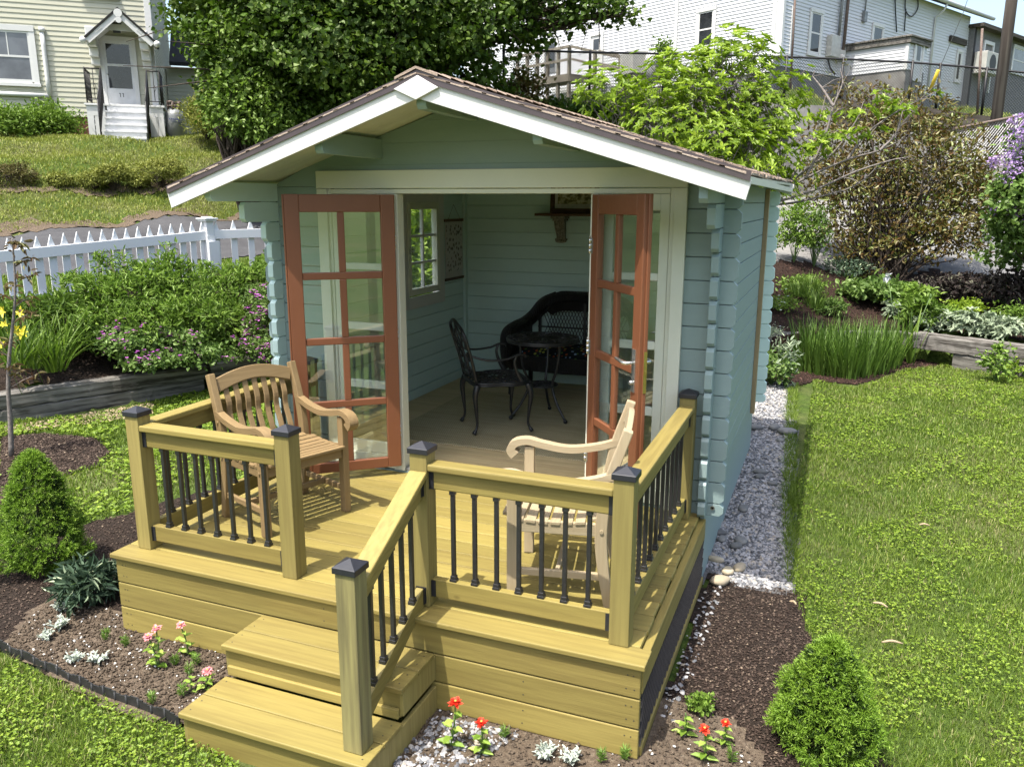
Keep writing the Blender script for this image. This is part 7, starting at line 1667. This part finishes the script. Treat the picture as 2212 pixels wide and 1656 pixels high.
# lean-to
x0 = R_(1052, 400)[0]; yW = W2.X(*D3(1455, 350), x0)[0]; zt0 = W2.X(*D3(1455, 238), x0)[1]; zs0 = W2.X(*D3(1250, 470), x0)[1]; x1 = W2.Y(*D3(1580, 300), yW)[0]
lt = MB(); clap(lt, yW, -.02, zs0, zt0-.05, x0, .105, .016, axis='y'); clap(lt, x0, x1, zs0, zt0-.05, yW, .105, .016); lt.box(x0+.001, x1, yW+.001, -.02, zs0, zt0-.05); lo = lt.build('lean_to', 'white_siding', wb)
mb = MB(); mb.box(x0-.08, x1+.1, yW-.1, -.02, zt0-.20, zt0-.02); mb.box(x0-.12, x1+.14, yW-.14, -.02, zt0-.019, zt0+.04); mb.build('roof_edge', 'weathered_x', lo, .01)
mb = MB(); mb.box(x0-.035, x0+.07, yW-.035, yW+.07, zs0-.02, zt0-.21); mb.build('corner_trim', 'white_paint', lo)
mb = MB(); mb.box(x0+.01, x1, yW+.01, -.01, zG-1.5, zs0-.001); mb.build('foundation', 'concrete', lo)
a = W2.Y(*D3(1490, 440), yW); b = W2.Y(*D3(1552, 275), yW)
mb = MB(); 
for q in ((a[0]-.1, a[0], a[1]-.4, b[1]), (b[0], b[0]+.1, a[1]-.4, b[1]), (a[0]-.1, b[0]+.1, b[1], b[1]+.12)): mb.box(q[0], q[1], yW-.06, yW-.017, q[2], q[3])
dd_ = mb.build('door', 'white_paint', lo, .004); mb = MB(); mb.box(a[0], b[0], yW-.03, yW-.018, a[1]-.4, b[1]); mb.build('door_leaf', 'off_white', dd_); mb = MB(); mb.box(a[0]+.12, b[0]-.12, yW-.036, yW-.031, a[1]+.25, b[1]-.15); mb.build('pane', 'dark_glass', dd_)
# gable wall openings
for (u0, v0, u1, v1, kind) in ((1508, 26, 1543, 102, 'w'), (1178, 90, 1204, 158, 'd'), (1277, 78, 1301, 162, 'g')):
    a = L_(u0, v1); b = L_(u1, v0); lo_, hi_ = min(a[0], b[0]), max(a[0], b[0]); za = L_((u0+u1)/2, v1)[1]; zb_ = L_((u0+u1)/2, v0)[1]
    if kind == 'w': sashwin(wb, lo_, hi_, za, zb_, y=-.02, axis='y')
    else:
        mb = MB()
        for q in ((lo_-.1, lo_, za, zb_+.1), (hi_, hi_+.1, za, zb_+.1), (lo_, hi_, zb_, zb_+.1)): mb.box(-.07, -.02, q[0], q[1], q[2], q[3])
        dd_ = mb.build('door', 'white_paint', wb); mb = MB(); mb.box(-.035, -.02, lo_, hi_, za, zb_); mb.build('door_leaf', 'grey_metal' if kind == 'd' else 'white_paint', dd_)
        mb = MB(); mb.box(-.045, -.0355, lo_+.12, hi_-.12, za+(.2 if kind == 'd' else .9), zb_-.12); mb.build('pane', 'dark_glass', dd_)
y_, z_ = L_(1462, 60); mb = MB(); mb.box(-.06, -.02, y_-.06, y_+.06, zF, zTop+1.5); mb.build('vent_strip', 'white_paint', wb)
# grey stucco end
xs_, ys_ = xE+.001, -.25; x2 = xE+9; zt = W2.Y(*D3(1835, 158), ys_)[1]
mb = MB(); mb.box(xs_, x2, ys_, 6, zG-2, zt); gs = thing('stucco_annex', 'grey rough stucco building end right of the white building, behind the pole', 'building', (gc.x, gc.y, 0), W2.a); mb.build('wall', 'stucco_grey', gs)
mb = MB(); mb.box(xs_-.1, x2+.3, ys_-.35, 6.3, zt+.001, zt+.14); mb.build('roof', 'timber_dark', gs)
mb = MB(); mb.box(xs_+.001, xs_+.16, ys_-.02, ys_-.001, zG-2, zt-.01); mb.build('edge_board', 'interior_dark', gs)
a = W2.Y(*D3(1915, 590), ys_); b = W2.Y(*D3(2003, 300), ys_); mb = MB()
for q in ((a[0]-.12, a[0], a[1], b[1]), (b[0], b[0]+.12, a[1], b[1]), (a[0]-.12, b[0]+.12, b[1], b[1]+.14)): mb.box(q[0], q[1], ys_-.06, ys_-.001, q[2], q[3])
mb.build('door_frame', 'white_paint', gs)
a = W2.Y(*D3(2125, 462), ys_); b = W2.Y(*D3(2230, 335), ys_); sashwin(gs, a[0], b[0]+1, a[1], b[1], y=ys_-.001, glass='curtain_glass')
x, z = W2.Y(*D3(1915, 490), ys_); mb = MB(); mb.box(x-.8, x+.8, ys_-.55, ys_-.05, z, z+.85); ac = mb.build('ac_unit', 'ac_beige', gs, .02); mb = MB(); mb.tube([(x-.15, ys_-.552, z+.43), (x-.15, ys_-.56, z+.43)], .33, 20); mb.build('fan_grille', 'iron_black', ac)
# grey wooden porch at the gable wall
FX = -2.0; pa = L_(1113, 180, FX); pb = L_(1229, 160, FX); pc = L_(1330, 168, FX); zp = pb[1]+.02; ya, yb = pa[0], L_(1229, 160, FX)[0]
por = thing('porch_deck', 'weathered grey wooden porch with rough post railing at the white building', 'porch', (gc.x, gc.y, 0), W2.a)
y0 = pb[0]; y9 = pa[0]; yr = W2.Y(1350, 150, 0)  # platform spans along the gable wall
mb = MB(); y = y0
while y < y9: mb.box(FX, -.12, y, y+.13, zp-.04, zp); y += .14
mb.build('deck_boards', 'grey_deck', por); mb = MB(); mb.box(FX-.03, FX+.001, y0, y9, zp-.26, zp-.045); mb.box(FX, -.12, y0-.03, y0-.001, zp-.26, zp-.045); mb.build('rim_board', 'grey_deck', por)
for i, y in enumerate(np.linspace(y0+.06, y9-.06, 6)):
    mb = MB(); mb.box(FX+.01, FX+.12, y-.05, y+.05, zp+.001, zp+.95); mb.build('railing_post', 'grey_deck', por)
    mb = MB(); mb.box(FX+.01, FX+.12, y-.05, y+.05, zp-1.2, zp-.27); mb.build('support_post', 'grey_deck', por)
for z in (.92, .48):
    mb = MB(); mb.box(FX-.035, FX+.005, y0, y9, zp+z-.05, zp+z+.04); mb.build('rail', 'grey_deck', por)
for k in (0, 1):                                              # sloping stair rails to the right
    mb = MB(); a = Vector((FX+.1+k*1.4, y0, zp+.92)); b = Vector((FX+.1+k*1.4, y0-2.4, zp+.25)); mb.bar(a, b, .05, .09); mb.bar(a-Vector((0, 0, .42)), b-Vector((0, 0, .42)), .04, .08)
    for t_ in (.5, 1): q = a.lerp(b, t_); mb.box(q.x-.05, q.x+.05, q.y-.05, q.y+.05, zp-1.0, q.z+.04)
    mb.build('stair_rail', 'grey_deck', por)
# condenser box, white tank
p = at(1368, 163, 25.2); t_ = thing('air_conditioner', 'weathered box shaped air conditioner near the grey porch stairs', 'air conditioner', p, W2.a+1.2); mb = MB(); mb.box(-.4, .4, -.25, .25, .0, .62); mb.build('casing', 'ac_beige', t_, .02)
mb = MB(); mb.tube([(-.1, -.252, .31), (-.1, -.262, .31)], .24, 16); mb.build('fan_grille', 'grey_metal', t_); mb = MB(); mb.box(-.38, .38, -.2, .2, -.8, -.001); mb.build('stand', 'grey_deck', t_)
p = at(1416, 170, 25.0); tank('white propane tank behind the chain link fence', (p.x, p.y, p.z-.1), .33, .85, 'off_white')

# ---- chain link fences
def chain(name, label, tops, bots, post_at, mat='iron_black', pitch=.075, rail='iron_black', wire=.005, topr=.03):
    t_ = thing(name, label, 'fence', bots[0]); o_ = bots[0]; mb = MB(); mb.tube([p-o_ for p in tops], topr, 6); mb.build('top_rail', rail, t_)
    for i, (tp, bt) in enumerate(post_at): mb = MB(); mb.tube([bt-o_, tp-o_+Vector((0, 0, .05))], topr*1.2, 6); mb.build('post', mat, t_)
    # mesh: diagonals in the (s, h) chart of the fence
    ss_ = [0.0]
    for a, b in zip(bots[:-1], bots[1:]): ss_.append(ss_[-1]+math.hypot(b.x-a.x, b.y-a.y))
    def PT(s, h):
        s = max(0, min(ss_[-1]-1e-6, s)); i = max(k for k in range(len(ss_)-1) if ss_[k] <= s); f = (s-ss_[i])/(ss_[i+1]-ss_[i]); return bots[i].lerp(bots[i+1], f).lerp(tops[i].lerp(tops[i+1], f), h)-o_
    H_ = sum((a-b).length for a, b in zip(tops, bots))/len(tops); mb = MB(); n = int(ss_[-1]/pitch)
    for i in range(-int(H_/pitch), n+1):
        for sg in (0, 1):
            s0 = i*pitch; s1 = s0+H_; h0, h1 = (0, 1) if sg else (1, 0); pts = []
            for k in range(5):
                s = s0+(s1-s0)*k/4; h = h0+(h1-h0)*k/4
                if -1e-6 <= s <= ss_[-1]: pts.append(PT(s, h))
            if len(pts) > 1: mb.tube(pts, wire, 3, cap=False, smooth=False)
    mb.build('wire_mesh', 'grey_metal' if mat != 'iron_black' else mat, t_); return t_
us = [1088, 1275, 1435, 1560, 1700, 1822, 1960, 2080, 2212, 2350]; vt = [108, 113.5, 116.5, 119, 123.5, 128, 134.5, 144, 157, 172]; ds = [21.4, 22.6, 23.6, 24.3, 25.0, 25.6, 26.1, 26.5, 26.8, 27]
TP = [at(u, v, d) for u, v, d in zip(us, vt, ds)]; BT = [Vector((p.x, p.y, p.z-1.25)) for p in TP]
chain('chain_link_fence', 'long dark chain link fence on the terrace in front of the white building', TP, BT, [(TP[i], BT[i]) for i in (0, 1, 2, 4, 5)]+[(TP[i].lerp(TP[i+1], f), BT[i].lerp(BT[i+1], f)) for i, f in ((6, 0.1), (6, .6), (7, .4), (8, .35))])
T2 = [at(2060, 279, 19.2), at(2194, 252, 20.2), at(2330, 235, 21)]; B2_ = [at(2060, 345, 19.2), at(2194, 345, 20.2), at(2330, 345, 21)]
chain('chain_link_fence', 'lower chain link fence with a rusty top rail near the lilac', T2, B2_, [(T2[1], B2_[1])], 'grey_metal', rail='rust_metal')
for u, v0, v1, d, lab in ((1713, 0, 150, 24.6, 'thin rusty pole rising beside the corner of the white building'), (2119, 62, 205, 26.3, 'thin rusty pole behind the right part of the chain link fence')):
    a, b = at(u-3, v1, d), at(u+3, v0, d); mb = MB(); mb.tube([Vector((0, 0, -.5)), b-a+Vector((.0, 0, .8 if v0 == 0 else 0))], .032, 8); tag(mb.build('metal_pole', 'rust_metal', None, 0, None, a), lab, 'pole')
# utility pole with guard and guy wire
a = at(2150, 275, 22.6); mb = MB(); mb.tube([Vector((0, 0, -.6)), Vector((.0, 0, 3)), Vector((.0, 0, 8))], [.125, .12, .11], 14); tp_ = thing('utility_pole', 'weathered wooden utility pole in front of the grey stucco building', 'pole', a); mb.build('pole', 'pole_wood', tp_)
gy0, gy1 = at(2012, 190, 24.6), at(2080, 30, 23.4); mb = MB(); mb.tube([gy0-a, gy1-a, Vector((.1, 0, 7.5))], .008, 4); mb.build('guy_wire', 'grey_metal', tp_); mb = MB(); q0, q1 = at(2008, 198, 24.6)-a, at(2027, 152, 24.3)-a; mb.tube([q0, q1], .045, 8); mb.build('guy_guard', 'yellow_plastic', tp_)

# ---- picket fence
pf = thing('picket_fence', 'white picket fence with pointed pickets and one capped post above the left bed', 'fence', at(200, 620, 12.9))
po = Vector(pf.location); A_, Bp, Cc = at(-85, 655, 11.98), at(455, 606, 13.75), at(760, 590, 14.9)
def ztop(u, v, p): return zat(u, v, p)
def seg(A_, B_, n, ta, tb, ba, bb, skip_last=False):
    d = Vector((B_.x-A_.x, B_.y-A_.y, 0)); L_ = d.length; d.normalize(); nn = Vector((d.y, -d.x, 0)); nn = nn if nn.dot(CAM-A_) > 0 else -nn
    for i in range(n):
        f = (i+.5)/n; p = A_.lerp(B_, f); zt_ = ta+(tb-ta)*f+random.uniform(-.008, .008); zb_ = ba+(bb-ba)*f; w_ = .052; mb = MB()
        mb.prism([(-w_, zb_-.04), (w_, zb_-.04), (w_, zt_-.16), (0, zt_), (-w_, zt_-.16)], (p.x-po.x, p.y-po.y, -po.z), d, (0, 0, 1), nn, .02); mb.build('picket', 'fence_white', pf, .003)
    for off_, hh in ((-.15, .14), (None, .13)):
        a, b = (A_.copy(), B_.copy()); za, zb_ = (ta+off_-.07, tb+off_-.07) if off_ else (ba+.045, bb+.045)
        a.z, b.z = za, zb_; q = nn*.042; mb = MB(); mb.bar(a-po+q, b-po+q, .040, hh); mb.build('rail', 'fence_white', pf, .004)
paint('fence_white', (0.76, 0.77, 0.79), rough=0.5, dirt=0.04, bmp=0.08)
tA, tB, bA, bB = ztop(-85, 524, A_), ztop(455, 477, Bp), ztop(-85, 668, A_), ztop(455, 616, Bp)
seg(A_, Bp, 20, tA, tB, bA, bB); seg(Bp, Cc, 9, ztop(455, 476, Bp), ztop(760, 470, Cc), bB, ztop(760, 585, Cc))
mb = MB(); q = Bp-po; dz_ = Vector((0, 0, 0)); zt_ = ztop(455, 470, Bp)-po.z; d = (Bp-A_); an = math.atan2(d.y, d.x)
m_rot = Matrix.Rotation(an, 4, 'Z')
def pbox(x0, x1, y0, y1, z0, z1, m_): m_.obox(q*0+Vector((q.x, q.y, 0))+m_rot@Vector(((x0+x1)/2, (y0+y1)/2, (z0+z1)/2)), m_rot@Vector(((x1-x0)/2, 0, 0)), m_rot@Vector((0, (y1-y0)/2, 0)), Vector((0, 0, (z1-z0)/2)))
pbox(-.075, .075, -.105, .045, bB-po.z-.5, zt_-.27, mb); pbox(-.095, .095, -.16, -.1055, bB-po.z-.5, zt_-.36, mb); pbox(-.065, .065, -.095, .035, zt_-.27, zt_-.055, mb); pst = mb.build('post', 'fence_white', pf, .004)
mb = MB(); pbox(-.10, .10, -.13, .07, zt_-.054, zt_-.028, mb); pbox(-.118, .118, -.148, .088, zt_-.0275, zt_-.005, mb); pbox(-.06, .06, -.09, .03, zt_-.0045, zt_+.015, mb); mb.build('post_cap', 'fence_white', pst, .004)
